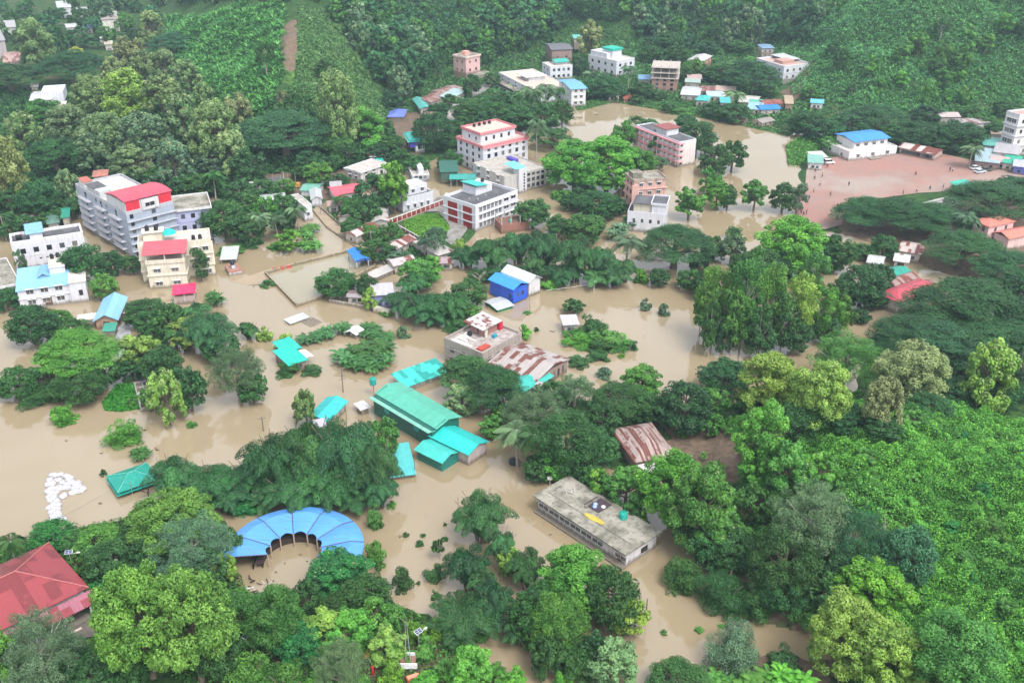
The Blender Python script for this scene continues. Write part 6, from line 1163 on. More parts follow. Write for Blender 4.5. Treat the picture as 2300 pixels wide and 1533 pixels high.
TR_LIST = '''
L 92 38 178 95 ol|L 175 105 158 48 ye|R 170 142 210 140 bl|R 28 150 225 120 dk|K 296 86 178 78 kh|K 345 32 112 62 kh|D 300 60 110 50 dk|R 392 78 138 95 bl|K 262 132 205 60 kh|K 332 118 205 75 ol
K 378 118 195 56 ol|K 426 138 225 66 ol|K 215 172 275 95 ol|K 292 160 280 110 yo|K 368 172 270 90 ol|K 158 238 335 100 ol|K 242 255 365 105 ol|K 335 255 382 115 gg|K 420 218 330 84 ol|K 462 190 262 55 ol
K 492 232 385 110 ol|K 540 212 300 66 kh|K 528 298 405 84 ol|K 62 255 362 84 ol|L 102 220 305 92 mg|K 28 318 485 105 kh|K 216 300 400 84 gg|L 300 325 425 105 ol|K 398 322 430 90 gg|R 132 308 405 120 dk|R 642 252 378 190 bl
D 565 330 425 80 dk|D 455 385 455 80 dm|D 95 400 500 95 dk|D 20 470 545 70 dk|K 160 385 470 60 gg|U 340 395 450 40 gg
K 765 148 335 92 ol|D 705 285 365 80 dm|L 820 235 330 95 br|D 760 300 362 70 mg|S 845 270 345 70 br|D 700 335 400 70 dk|G 600 60 180 50 dm|D 735 130 190 46 dm
D 716 360 425 66 mg|D 592 398 455 70 dm|D 510 442 552 112 dm|D 562 432 500 70 dm|C 486 385 448 52 dm|C 586 478 545 62 gg|C 622 482 540 52 gg|C 670 462 525 50 gg|L 652 512 574 62 lm|N 700 530 570 50 mg|D 640 470 530 60 dk
L 886 345 492 74 lm|D 842 388 495 88 dk|D 820 440 520 72 dm|D 790 485 540 50 dm|D 878 498 562 66 dm|D 846 535 595 84 dm|D 900 560 605 56 gg|G 975 505 590 70 gg|L 1036 535 595 40 yo|D 756 392 430 60 dk|C 770 440 480 50 dm|D 640 400 440 50 mg
D 976 252 352 92 dk|D 1010 300 350 80 dm|D 940 345 400 60 dm|D 1010 335 395 60 dm|D 1060 220 290 92 dm|D 1110 225 300 92 dm|D 1160 235 305 80 dk|D 1215 235 305 90 dk|C 1195 195 280 62 gg|C 1225 190 275 58 gg|C 1172 205 280 50 dm|C 1248 195 275 46 dm|C 1205 268 372 50 gg|R 1240 288 345 86 dm|D 1262 225 290 50 dm|D 880 300 350 60 dm|D 1060 165 225 40 dm
D 1352 168 232 92 bl|C 1326 158 215 42 gg|C 1410 148 205 40 gg|D 1440 180 232 60 dm|R 1690 138 228 112 bl|D 1622 140 198 86 dm|D 1560 130 180 50 mg|D 1650 228 285 74 dk|C 1646 205 262 52 gg|D 1602 228 272 64 dk|D 1480 205 232 40 dm|R 1335 110 150 50 mg|L 1325 45 150 56 kh|D 1500 70 130 60 dm
D 1810 248 318 92 dk|D 1852 262 330 80 dk|D 1902 258 318 80 bl|D 1868 305 346 56 mg|R 1962 268 318 124 dk|D 2052 275 345 112 dk|D 2142 282 355 124 dk|D 2010 275 335 70 dm|C 2176 325 378 52 gg|D 2100 300 350 60 dm|D 2200 250 300 60 dm|L 1790 262 300 40 mg
D 1452 262 312 56 dm|C 1425 258 320 34 dm|D 1400 268 345 56 mg|D 1560 268 362 92 dk|D 1540 255 300 52 dk|D 1600 320 405 72 dm|D 1642 312 395 62 dm|L 1592 372 450 52 mg|L 1546 415 505 70 mg|D 1608 398 478 56 br|D 1632 408 478 44 dk|L 1692 400 482 58 mg|D 1755 408 485 60 dm|U 1790 415 490 50 gg|L 1480 345 390 40 gg|S 1650 500 545 50 dm
L 1290 308 450 132 br|L 1362 298 440 142 br|L 1422 325 420 92 mg|L 1240 342 412 74 br|L 1330 375 448 104 br|L 1400 370 450 70 br|D 1345 425 502 102 dk|D 1196 442 522 80 dm|D 1300 420 470 50 dm|D 1255 480 540 60 dm|S 1265 420 455 60 mg|C 1408 530 612 78 gg|R 1512 505 625 158 dk|N 1384 485 545 52 gg|S 1440 590 640 40 lm
B 1052 540 612 92 bl|B 1105 515 622 104 ba|B 1162 505 605 104 bl|B 1222 498 622 112 bl|B 1290 508 645 112 ba|B 1350 540 645 100 bl|B 1400 565 645 80 ba|B 1135 585 645 90 bl|B 1262 580 652 100 bl|B 1335 600 655 90 ba|D 1310 475 560 90 dm|S 1235 610 652 50 br|B 1200 560 640 80 ba
D 196 545 655 100 dk|D 252 558 625 62 dk|D 300 570 620 50 dm|D 240 610 680 60 mg|U 457 560 640 50 dm|N 482 648 692 46 dm|U 56 560 625 32 gg|D 20 640 705 60 dk|D 82 680 790 108 dk|D 132 690 745 60 mg|R 190 735 880 158 br|D 185 820 915 130 dm|D 45 818 905 92 dm|S 95 862 908 120 dm|N 92 812 860 52 ba|S 147 898 958 66 br|S 280 932 1002 92 br|N 316 1000 1035 46 dm|D 165 715 780 90 dm
D 332 668 745 100 dm|D 395 680 790 90 dm|L 318 742 850 96 yo|L 428 705 800 92 yo|D 372 770 880 92 dk|B 475 680 815 130 bl|B 440 670 740 90 ba|D 500 745 822 84 dm|B 560 715 770 60 ba|K 382 832 965 78 yo|D 432 818 935 82 dk|L 355 800 870 60 gg|G 540 770 915 130 gg|D 570 830 915 70 dm|S 598 724 768 42 yo|S 640 742 785 44 yo|S 300 885 915 30 mg|S 400 840 900 60 dm
N 700 742 775 54 ba|N 735 730 765 50 ba|N 772 712 752 46 ba|N 835 722 758 60 ba|N 862 738 772 52 ba|N 792 768 822 84 ba|N 832 752 812 88 dm|N 862 775 822 66 ba|N 828 790 838 84 dm|N 655 770 790 40 ba|S 645 800 848 62 dm|S 700 820 842 50 dm|S 905 722 762 36 gg
D 757 598 678 94 dm|D 826 612 680 50 dk|K 832 645 702 36 yo|L 940 578 665 92 mg|L 965 572 640 70 br|B 905 640 722 96 bl|B 960 645 742 124 bl|B 1012 635 738 104 ba|D 1052 622 702 82 dm|S 1022 700 748 62 dm|S 870 690 712 40 mg|L 1050 670 735 60 mg|S 1176 722 762 42 br
L 1290 668 712 50 dm|S 1330 695 760 84 dm|S 1300 735 780 92 br|S 1362 730 785 90 mg|S 1400 745 790 60 mg|S 1345 750 798 70 dm|S 1300 795 825 56 dm|S 1355 815 852 40 gg|S 1395 790 805 20 lm|U 1425 765 790 14 dk|S 1450 665 700 30 gg|S 1490 670 712 30 gg|S 1345 780 810 60 dm
D 1600 525 592 72 dm|D 1640 520 600 56 gg|L 1772 478 640 152 br|D 1702 555 665 92 dm|D 1840 520 622 84 dk|D 1872 520 620 90 dm|D 1930 588 702 112 dk|D 1580 600 680 60 dm|L 1800 600 700 90 mg|D 1980 590 660 50 dk
U 1598 600 785 96 mh|U 1660 598 798 92 mg|U 1720 605 790 96 mh|U 1782 625 785 92 yo|U 1842 650 778 92 br|U 1885 668 765 66 mh|U 1640 650 810 84 mg|U 1752 665 805 84 dm|U 1590 680 810 60 dm|U 1700 690 815 70 dm
R 1940 442 535 134 dk|R 2010 445 545 150 dk|R 2088 455 548 134 dk|R 2222 428 530 184 bl|R 2272 395 470 104 bl|R 2160 525 625 160 dk|R 2262 560 680 150 dk|C 2158 478 545 66 gg|D 1980 520 590 60 dm|D 2180 470 520 60 gg|D 1940 545 590 56 dm
R 2160 685 790 240 dk|R 2250 660 770 160 bl|R 2050 715 840 190 dk|R 2210 715 845 190 dk|D 2280 600 690 80 dk|R 2100 720 860 160 bl|D 1960 640 700 60 dk|R 2290 740 860 130 dk
L 1722 780 960 158 yo|L 1832 800 985 144 yo|G 1890 738 905 176 mg|K 2032 768 940 164 kh|K 1972 850 985 92 kh|K 2192 700 800 92 gg|K 2206 768 935 112 yo|G 2292 760 905 80 gg|L 1700 898 1100 134 br|L 1762 990 1155 124 mg|D 1900 900 985 100 dk|L 1840 1010 1120 90 br|D 2080 880 950 100 dk|D 1980 930 1000 80 dm
D 1622 800 900 112 dk|D 1532 850 985 124 dk|L 1440 815 905 92 mg|D 1388 858 955 132 dm|G 1290 838 925 92 gg|G 1200 868 1005 156 gg|D 1272 920 1085 150 dm|D 1330 962 1065 112 dm|D 1240 1000 1085 84 br|L 1128 905 960 44 lm|L 1105 930 990 60 mg|C 1160 955 1050 98 gg|C 1200 965 1065 88 dm|R 1052 795 905 118 dm|R 1110 818 940 130 dk|K 1040 862 935 84 ol|D 1590 920 985 66 mg|S 1530 950 980 40 br|D 1460 880 960 80 dm|D 1130 860 950 80 dk
L 1505 1008 1205 158 br|L 1562 1040 1270 150 mg|L 1405 1040 1160 114 mg|L 1345 1048 1135 66 lm|S 1442 1135 1200 40 lm|L 1612 1130 1265 124 mg|G 1812 1085 1285 196 gg|G 1902 1130 1305 156 bg|D 1752 1180 1350 154 dm|S 1622 1258 1375 136 dm|S 1535 1232 1325 104 dm|S 1705 1292 1385 104 dm|D 2022 1175 1335 124 bg|L 1952 1250 1405 166 lm|L 1880 1330 1540 176 yo|L 1985 1395 1570 176 yo|D 2125 1378 1570 200 mg|S 1642 1375 1510 130 gg|D 1700 1080 1180 90 mg|D 1330 1040 1120 60 dm|S 1760 1440 1510 90 dm|D 1300 1050 1100 60 dk|G 1980 1260 1370 120 bg|D 1880 1260 1350 90 dm|S 1810 1330 1400 80 mg
N 1700 1500 1570 120 mg|N 1780 1490 1570 100 br|D 1520 1488 1590 140 dm|N 1620 1505 1570 90 mg
B 1085 1085 1235 156 ba|B 1052 1205 1340 124 bl|B 1048 1325 1445 184 ba|B 1168 1365 1460 96 ba|B 1182 1218 1335 104 ba|B 1110 1290 1420 110 bl|L 1292 1228 1400 190 br|D 1375 1272 1430 128 dm|D 1252 1330 1485 134 mg|L 1405 1340 1435 100 yo|D 1302 1440 1530 110 dm|L 1372 1435 1560 124 ol|D 1145 1225 1300 60 yo|B 1210 1290 1420 100 ba|S 1265 1495 1550 44 br
T 395 1103 1265 204 mh|G 440 1155 1312 200 gg|T 345 1272 1550 200 mh|T 455 1285 1560 190 mh|T 400 1300 1450 150 lm|N 690 510 545 40 mg|G 110 1375 1580 190 gg|L 35 1400 1580 120 mh|D 122 1168 1245 104 em|D 228 1178 1265 104 mg|D 250 1215 1320 110 dm|C 45 1208 1290 68 dm|D 180 1235 1300 60 mg|D 520 1180 1260 60 dm|L 505 1240 1320 60 yo|S 205 1300 1370 90 em|S 268 1278 1310 40 mg|D 215 1480 1570 90 dm
D 560 1330 1455 134 mg|G 590 1325 1405 84 gg|D 622 1318 1480 134 mg|L 760 1235 1345 150 em|D 822 1290 1390 124 dm|D 770 1330 1410 100 dm|L 732 1368 1470 114 yo|L 795 1368 1475 110 br|G 770 1440 1580 134 gg|L 870 1408 1500 92 yo|S 882 1478 1540 60 lm|D 680 1400 1500 110 em|S 640 1470 1560 110 mg|S 560 1440 1560 120 mg|S 700 1500 1560 90 br|D 850 1340 1440 90 mg|K 640 1380 1460 80 gg
B 395 1005 1140 132 ba|B 475 1030 1145 156 bl|B 565 1018 1125 144 bl|B 625 950 1125 156 bl|B 702 918 1125 176 ba|B 785 908 1135 184 bl|B 845 960 1145 134 ba|B 742 1000 1155 164 ba|B 662 1040 1165 144 ba|B 855 1040 1155 104 bl|D 860 930 1040 80 mg|K 690 876 965 58 ol|S 550 1100 1155 92 em|S 845 1118 1190 46 mg|S 845 1180 1275 48 mg|B 520 1080 1160 100 bl|S 670 950 1010 50 dm|S 570 1010 1045 60 dm
S 905 1258 1328 46 dm|U 988 1205 1262 42 dm|S 975 1255 1305 48 dm|S 980 1318 1346 26 dm|S 912 1192 1206 16 dm|S 942 1208 1226 22 dm|S 950 1195 1206 14 dm|S 880 1120 1140 24 mg|S 940 1300 1312 12 dm|S 430 940 962 26 mg|S 232 1050 1068 18 dm
S 930 1378 1440 70 lm|S 990 1372 1430 66 lm|S 1045 1420 1470 60 mg|L 1060 1450 1570 100 br|S 950 1500 1560 80 br|S 1000 1470 1520 50 mg|L 1150 1500 1570 80 br|S 1110 1480 1520 50 mg|S 1150 1400 1440 40 br|S 1080 1400 1440 50 mg|S 810 1510 1560 60 mg|S 900 1440 1500 60 br|S 1020 1500 1560 70 br
S 1060 400 410 20 dm|S 600 638 645 40 dm|S 700 818 836 30 dm|S 1620 1400 1410 20 mg|S 1490 1410 1425 16 mg|S 1570 1405 1420 24 mg|S 1000 1170 1180 10 dm|S 1185 700 706 20 mg|S 1205 730 745 12 dm
D 560 470 560 80 dm|D 540 400 470 70 dk|D 600 440 510 60 mg|D 640 430 500 60 dm|S 520 545 575 60 mg|S 560 530 560 60 dm|S 620 545 565 50 mg|N 690 500 530 50 mg|D 560 380 430 60 dm|D 480 330 400 70 gg|D 420 390 450 70 dk|D 360 370 430 60 dm|D 290 380 430 60 dk|D 30 420 500 80 dk|D 160 440 500 70 dk|D 60 480 530 60 dm|D 120 470 520 60 dm
D 790 440 510 50 mg|D 780 320 380 60 dm|D 850 320 370 50 dk|D 750 345 390 50 dm|D 680 370 410 50 dk|D 900 330 380 44 dk|D 830 500 545 44 mg|D 930 575 610 44 dm
D 1010 210 250 40 dm|D 985 230 270 50 dk|D 1040 260 310 60 dm|D 1090 250 310 60 dk|D 1130 205 250 50 dk|D 1105 160 200 40 dm|D 1175 145 175 36 mg|D 1300 130 175 44 dk|D 1310 180 230 44 dm|D 1380 190 235 50 dk|D 1430 215 240 40 dm|D 1460 100 150 60 dm|D 1540 150 190 50 dm|D 1600 150 190 50 dk|D 1660 130 190 60 dk|D 1640 160 200 60 dm|D 1720 190 225 50 dm|D 1520 100 150 60 dm|D 1590 90 130 50 dk|D 1660 90 130 60 dm|D 1820 190 230 40 mg|N 1690 120 150 36 br
D 1625 238 280 50 dm|S 1530 240 262 50 mg|D 1500 235 258 40 dm|D 1930 275 330 60 dk|D 2230 270 320 50 dm|D 2080 240 290 80 dk|D 2180 240 290 60 dm|D 2250 220 270 50 dm
D 1480 300 360 50 dm|D 1445 340 400 60 mg|D 1380 440 490 60 dk|D 1420 480 520 44 dk|D 1330 480 530 60 dm|D 1280 430 480 50 dk|D 1230 520 570 60 dm|D 1080 600 640 60 dm|D 1480 600 650 50 dk|D 1545 600 660 60 dm|D 1570 560 620 50 dk
D 1620 690 800 80 dk|D 1700 700 810 80 dk|D 1780 710 800 80 dk|D 1850 700 780 70 dm|D 1660 560 640 60 dm|D 1740 560 650 80 dk|D 1640 620 720 70 dm|U 1820 570 700 80 mg|U 1700 560 690 70 mg|D 1890 620 700 70 dm|D 1930 690 730 50 dk|U 1570 640 760 50 mg
R 2030 740 840 140 bl|R 2160 740 860 150 dk|R 2300 660 780 120 dk|D 2140 840 920 120 dk|D 2240 840 920 120 dk|D 2050 850 930 90 dk
L 1600 860 960 80 mg|D 1680 860 950 80 dm|D 1790 900 1000 100 dm|L 1700 1010 1110 90 br|L 1800 1080 1180 80 mg|D 1860 1200 1320 110 dk|D 1640 1180 1290 100 dm|D 1760 1280 1380 110 dk|D 1850 1290 1400 90 dm|D 1590 1180 1290 90 dk|D 1420 1130 1190 60 dm|D 1240 850 930 80 dm|D 1160 900 970 70 dm|D 1350 900 1000 90 dk|D 1500 890 960 70 dm|D 1210 1020 1090 70 dm|L 1190 900 980 80 mg
D 300 1180 1260 80 dm|D 350 1200 1300 90 dk|D 170 1190 1250 70 dm|D 480 1230 1330 80 dm|D 540 1330 1430 90 dm|D 500 1400 1540 110 dm|D 300 1440 1550 110 dm|D 60 1470 1570 120 dm|D 180 1450 1540 80 dk|D 690 1300 1400 70 dm|D 880 1350 1430 60 mg|L 640 1340 1450 90 em|L 760 1420 1510 80 br|S 950 1420 1480 60 mg|S 1010 1420 1460 40 dm|D 1180 1330 1460 90 dm|D 1230 1420 1530 80 dm|D 1340 1420 1520 80 dk|B 1130 1170 1290 90 ba|B 1090 1270 1380 90 ba
B 430 1060 1150 90 ba|B 700 1080 1160 120 bl|B 800 1080 1160 110 ba|B 600 1080 1150 100 ba|B 1180 600 660 80 bl|B 1380 590 655 80 ba|B 930 600 680 80 ba|B 980 690 740 80 bl|B 420 700 800 90 ba|D 300 790 860 80 dk|D 240 790 880 70 dm|D 120 770 850 60 dm|D 350 690 780 80 dm|D 340 860 930 40 mg
'''
random.seed(21)
for tok in TR_LIST.replace('\n', '|').split('|'):
    p = tok.split()
    if p: plant(p[0], *map(float, p[1:5]), p[5])
# hillside forest: individual trees on the slopes that face the town
def in_poly(x, y, poly):
    c = False; n_ = len(poly)
    for i in range(n_):
        x1, y1 = poly[i]; x2, y2 = poly[(i + 1) % n_]
        if (y1 > y) != (y2 > y) and x < (x2 - x1) * (y - y1) / (y2 - y1) + x1: c = not c
    return c
def scatter_px(poly, n, seed, mind):
    R_ = random.Random(seed); xs = [p[0] for p in poly]; ys_ = [p[1] for p in poly]; out = []; tries = 0
    while len(out) < n and tries < n * 40:
        tries += 1; x = R_.uniform(min(xs), max(xs)); y = R_.uniform(min(ys_), max(ys_))
        if not in_poly(x, y, poly): continue
        if any(abs(x - a) < mind and abs(y - b) < mind * .55 for a, b in out): continue
        out.append((x, y))
    return sorted(out, key=lambda p: p[1])
def grove(poly, n, seed, mind, kinds, wpx, label, group, hr=(1.0, 1.4)):
    R_ = random.Random(seed)
    for x, y in scatter_px(poly, n, seed, mind):
        g = GP(x, y)
        if g.z < .2 : g.z = max(g.z, 0)
        k, ck = R_.choice(kinds); wm = R_.uniform(*wpx) ; plant(k, x, y - 30, y, wm * ppm(g), ck, label.replace('green', CW[ck] + ' ' + KIND[k][2].replace(' tree', ''), 1), group, base=g, wm=wm, hm=wm * R_.uniform(*hr))
FPTS = []
FK = [('D', 'dm'), ('D', 'dk'), ('D', 'mg'), ('L', 'mg'), ('R', 'bl'), ('K', 'gg'), ('G', 'dm'), ('D', 'bl'), ('L', 'bg')]
FPTS += [tuple(GP(*q)) for q in scatter_px([(735, 20), (900, 20), (1000, 130), (985, 190), (905, 225), (880, 250), (835, 150), (765, 60)], 60, 5, 17)]
FPTS += [tuple(GP(*q)) for q in scatter_px([(1000, 40), (1240, 30), (1250, 90), (1120, 130), (1080, 150), (1000, 120)], 50, 6, 17)]
FPTS += [tuple(GP(*q)) for q in scatter_px([(1430, 50), (1850, 40), (1830, 110), (1690, 105), (1600, 115), (1440, 120)], 55, 8, 19)]
grove([(1850, 120), (2300, 60), (2300, 235), (2100, 240), (1860, 215)], 22, 9, 34, [('L', 'mg'), ('D', 'dm'), ('G', 'dm'), ('L', 'br'), ('S', 'mg')], (6, 10), 'green tree on the leafy hill above the red field', 'trees on the leafy hill above the red field')
FPTS += [tuple(GP(*q)) for q in scatter_px([(0, 20), (360, 10), (360, 60), (280, 90), (240, 110), (60, 130), (0, 100)], 32, 10, 21)]
grove([(1980, 940), (2300, 900), (2300, 1500), (2150, 1420), (1950, 1180), (1900, 1050)], 30, 12, 46, [('S', 'br'), ('S', 'mg'), ('S', 'br'), ('L', 'mg'), ('S', 'em')], (3, 6), 'green clump in the vines of the near right hillside', 'shrubs on the near right hillside', (.5, .8))
# far-off woods: one mass
def far_wood(name, label, pts, kinds, wr, seed, dens=.42):
    R_ = np.random.default_rng(seed); Q, T, K = [], [], []
    for (x, y, z) in pts:
        k, ck = kinds[R_.integers(len(kinds))]; kind = KIND[k][0]; v = int(R_.integers(3)); proto(kind, 'f', v); q, t = PQ[(kind, 'f', v)]
        sel = R_.random(len(q)) < dens; q = q[sel]; t = t[sel]; a = R_.uniform(0, 6.28); s = R_.uniform(*wr) / 9.8; hz_ = s * R_.uniform(.9, 1.3)
        c_, s_ = math.cos(a), math.sin(a); X_ = (q[..., 0] * c_ - q[..., 1] * s_) * s + x; Y_ = (q[..., 0] * s_ + q[..., 1] * c_) * s + y; Z_ = q[..., 2] * hz_ + z - 1.5
        Q.append(np.stack([X_, Y_, Z_], -1)); T.append(t); b0 = np.array(COL[ck]) * R_.uniform(.9, 1.6); K.append(np.repeat(b0[None], len(q), 0))
    me = leaf_mesh(name, np.concatenate(Q), np.concatenate(T), LEAFC, np.concatenate(K)); o = link(name, me); tag(o, label, 'forest', kind='stuff'); return o
far_wood('hillside_forest', 'mixed green forest on the nearer slopes behind the hill town', FPTS, FK, (9.5, 15), 9, 1.0)
R2 = random.Random(77); pts = []
def clear_of(px, py):
    if 372 < px < 660 and py > 12 and py < 330: return False      # banana slope
    if 660 < px < 870 and 5 < py < 300 and px < 690 + py * .62 + 55: return False
    return True
R3 = np.random.default_rng(77); NN = 26000
yy = 500 * np.exp(R3.uniform(0, 1.1, NN)); xx = R3.uniform(-1, 1, NN) * (yy * .6 + 40); zz_ = height(xx, yy)
dD = seg_d(xx, yy, HILLS[3][0]); dA = seg_d(xx, yy, HILLS[0][0]); cell = {}
for x, y, z, d0, d1 in zip(xx, yy, zz_, dD, dA):
    if len(pts) >= 2300: break
    if z < 1.5 or (d0 > 0 and R2.random() < .965): continue
    px, py = proj((x, y, z))
    if py > 330 or px < -150 or px > 2450 or py < -260 or not clear_of(px, py): continue
    if d1 > 0 and px < 800 and py > 12: continue
    if py > 60 and 980 < px < 1860 and d0 < 0 and z < 6: continue
    ck_ = (int(x / 6.5), int(y / 7))
    if ck_ in cell: continue
    cell[ck_] = 1; pts.append((x, y, z))
far_wood('distant_forest', 'hazy mass of green forest covering the far hills along the top', pts, FK, (10, 15), 5)
# ground cover
def cover(name, label, n, sampler, cols, l, lump, seed, star=False, up=.7):
    R_ = np.random.default_rng(seed); x, y = sampler(n, R_); z = height(x, y)
    lum = (np.sin(x * .55 + np.sin(y * .4) * 2) * np.cos(y * .5 + np.cos(x * .37) * 2) + .6 * np.sin(x * 1.3 + 1) * np.cos(y * 1.45)) * .5 + .5; lum = np.clip(lum, 0, 1.2)
    keep = z > .35; x, y, z, lum = x[keep], y[keep], z[keep], lum[keep]; n_ = len(x)
    cs = np.array(cols); patch = np.sin(x * .11 + 2) * np.cos(y * .13) + .5 * np.sin(x * .31 + y * .27); ci = np.clip(((patch + 1.5) / 3 + R_.normal(0, .22, n_)) * len(cs), 0, len(cs) - 1).astype(int)
    if star:
        m_ = 7; Q, T, K = [], [], []
        for i in range(m_):
            t = 6.283 * i / m_ + R_.uniform(0, 6.28, n_); el = R_.uniform(.15, .9, n_); ax = np.stack([np.cos(t) * np.cos(el), np.sin(t) * np.cos(el), np.sin(el)], 1); L = l * R_.uniform(.7, 1.3, n_)
            c = np.stack([x, y, z + lump * lum + .6], 1) + ax * L[:, None]; nn = nrm(np.cross(ax, np.cross(np.array([[0, 0, 1.]]), ax))); Q.append(leaf_quads(c, nn, L, .17, ax)); T.append(R_.uniform(.2, 1, n_)); K.append(cs[ci])
        q, t_, k_ = np.concatenate(Q), np.concatenate(T), np.concatenate(K)
    else:
        c = np.stack([x, y, z + lump * lum * R_.uniform(.55, 1, n_)], 1); nn = nrm(RG.normal(size=(n_, 3)) * .55 + np.array([0, 0, up])); q = leaf_quads(c, nn, l * R_.uniform(.6, 1.4, n_), .5); t_ = np.clip(R_.uniform(0, .75, n_) + .25 * lum, 0, 1); k_ = cs[ci]
    o = link(name, leaf_mesh(name, q, t_, LEAFC, k_)); return tag(o, label, 'ground cover', kind='stuff')
def poly_sampler(poly, marg=0):
    poly = np.array(poly)
    def f(n, R_):
        lo, hi = poly.min(0), poly.max(0); X_, Y_ = [], []; tot = 0
        while tot < n:
            x = R_.uniform(lo[0], hi[0], n); y = R_.uniform(lo[1], hi[1], n); k = seg_d(x, y, poly) > marg; X_.append(x[k]); Y_.append(y[k]); tot += k.sum()
        return np.concatenate(X_)[:n], np.concatenate(Y_)[:n]
    return f
E_ = HILLS[4][0]; vis = W([(1480, 800), (2500, 780), (2450, 1750), (1700, 1750), (1480, 1250)])
PATH = np.array([GP(*q)[:2] for q in [(1500, 945), (1610, 955), (1665, 1010), (1655, 1090), (1700, 1150), (1690, 1165), (1630, 1115), (1600, 1060), (1560, 1010)]])
def hillE(n, R_):
    X_, Y_ = [], []; tot = 0; lo, hi = vis.min(0), vis.max(0)
    while tot < n:
        x = R_.uniform(lo[0], hi[0], n); y = R_.uniform(lo[1], hi[1], n); k = (seg_d(x, y, E_) + wob(x, y, .3, 2.2) > 2.5) & (seg_d(x, y, vis) > 0) & (seg_d(x, y, PATH) + wob(x, y, .5, 1.2) < 0); X_.append(x[k]); Y_.append(y[k]); tot += k.sum()
    return np.concatenate(X_)[:n], np.concatenate(Y_)[:n]
cover('undergrowth', 'bright green tangle of vines and low shrubs covering the near right hillside', 380000, hillE, [(.06, .21, .035), (.09, .30, .04), (.12, .37, .045), (.16, .42, .055), (.07, .26, .05), (.05, .17, .03)], .185, 3.0, 3)
wA = W([(430, 352), (560, 372), (700, 360), (800, 345), (885, 275)]); bananaA = np.array([GP(*q)[:2] for q in [(372, 40), (560, 12), (640, 20), (628, 120), (640, 170), (610, 250), (590, 340), (540, 352), (470, 340), (420, 300), (380, 200)]])
def sampA(n, R_):
    return poly_sampler(bananaA)(n, R_)
cover('hillside_bananas', 'bright green star shaped banana plants covering the steep left hill slope', 2600, sampA, [(.05, .20, .05), (.08, .28, .06), (.12, .33, .08), (.05, .18, .05)], 1.35, 1.2, 4, star=True)
cover('hillside_shrubs', 'green low shrubs between the banana plants on the steep left hill slope', 26000, sampA, [(.03, .14, .035), (.05, .20, .04), (.04, .16, .035)], .8, 1.6, 5)
grassA = np.array([GP(*q)[:2] for q in [(668, 20), (740, 10), (790, 110), (880, 250), (875, 330), (800, 340), (700, 340), (650, 200), (670, 120)]])
cover('hillside_grass', 'pale green grass and weeds on the steep slope right of the bare landslide scar', 34000, poly_sampler(grassA), [(.07, .17, .05), (.09, .21, .06), (.12, .22, .08), (.05, .15, .04)], .7, .8, 6)
def sampD(n, R_):
    x = R_.uniform(90, 520, n * 3); y = R_.uniform(300, 760, n * 3); k = seg_d(x, y, HILLS[3][0]) > 0; return x[k][:n], y[k][:n]
cover('hillside_shrubs', 'leafy green shrubs blanketing the steep hill above the red field', 280000, sampD, [(.06, .21, .065), (.085, .27, .08), (.11, .32, .09), (.055, .19, .06), (.08, .26, .10)], .48, 3.2, 7)
lawn = W([(905, 497), (985, 482), (1012, 520), (960, 545), (912, 518)]); cover('grass', 'bright green lawn grass in the school courtyard', 9000, poly_sampler(lawn), [(.12, .30, .03), (.09, .24, .03)], .3, .35, 8)
lawn = W([(200, 1320), (330, 1235), (430, 1290), (330, 1420), (240, 1540), (205, 1440)]); cover('grass', 'green rough grass behind the large red roofed hall', 16000, poly_sampler(lawn), [(.06, .21, .02), (.09, .27, .03), (.12, .28, .04)], .22, .4, 9)
lawn = W([(1765, 330), (1790, 312), (1830, 300), (1842, 340), (1800, 372), (1770, 372)])
def wcover(name, label, poly, n, cols, l, h0, seed):
    R_ = np.random.default_rng(seed); x, y = poly_sampler(poly)(n, R_); z = np.maximum(height(x, y), 0) + R_.uniform(0, h0, n); nn = nrm(R_.normal(size=(n, 3)) * .6 + np.array([0, 0, .6])); ci = R_.integers(0, len(cols), n)
    o = link(name, leaf_mesh(name, leaf_quads(np.stack([x, y, z], 1), nn, l * R_.uniform(.6, 1.4, n), .4), R_.random(n), LEAFC, np.array(cols)[ci])); tag(o, label, 'ground cover', kind='stuff')
wcover('reeds', 'light green reeds at the lake corner beside the red field', lawn, 5000, [(.07, .22, .04), (.10, .27, .05)], .5, .9, 10)
wcover('grass', 'vivid green grass bank beside the flooded concrete frame', W([(230, 905), (262, 865), (300, 862), (316, 918), (270, 925), (236, 922)]), 9000, [(.03, .20, .02), (.05, .25, .03)], .25, .5, 11)
wcover('floating_weeds', 'green weeds fringing the upper shore of the brown lake', W([(1286, 236), (1380, 218), (1520, 240), (1700, 278), (1780, 300), (1770, 306), (1690, 288), (1510, 252), (1380, 230), (1300, 250)]), 9000, [(.05, .16, .04), (.08, .22, .05)], .5, .7, 12)
wcover('shore_weeds', 'mixed weeds and low bushes on the near left bank', W([(0, 1240), (160, 1195), (350, 1150), (540, 1290), (560, 1350), (720, 1325), (850, 1340), (1000, 1420), (1100, 1500), (1100, 1600), (500, 1600), (260, 1440), (200, 1300), (-50, 1330)]), 26000, [(.04, .15, .02), (.07, .21, .03), (.05, .12, .03)], .3, .8, 13)
wcover('weeds', 'mixed weeds on the ground around the village roofs beyond the pond', W([(735, 470), (860, 440), (868, 498), (950, 548), (1010, 590), (920, 600), (850, 560), (800, 530), (750, 495)]), 16000, [(.03, .11, .025), (.05, .15, .03)], .4, 1.0, 14)

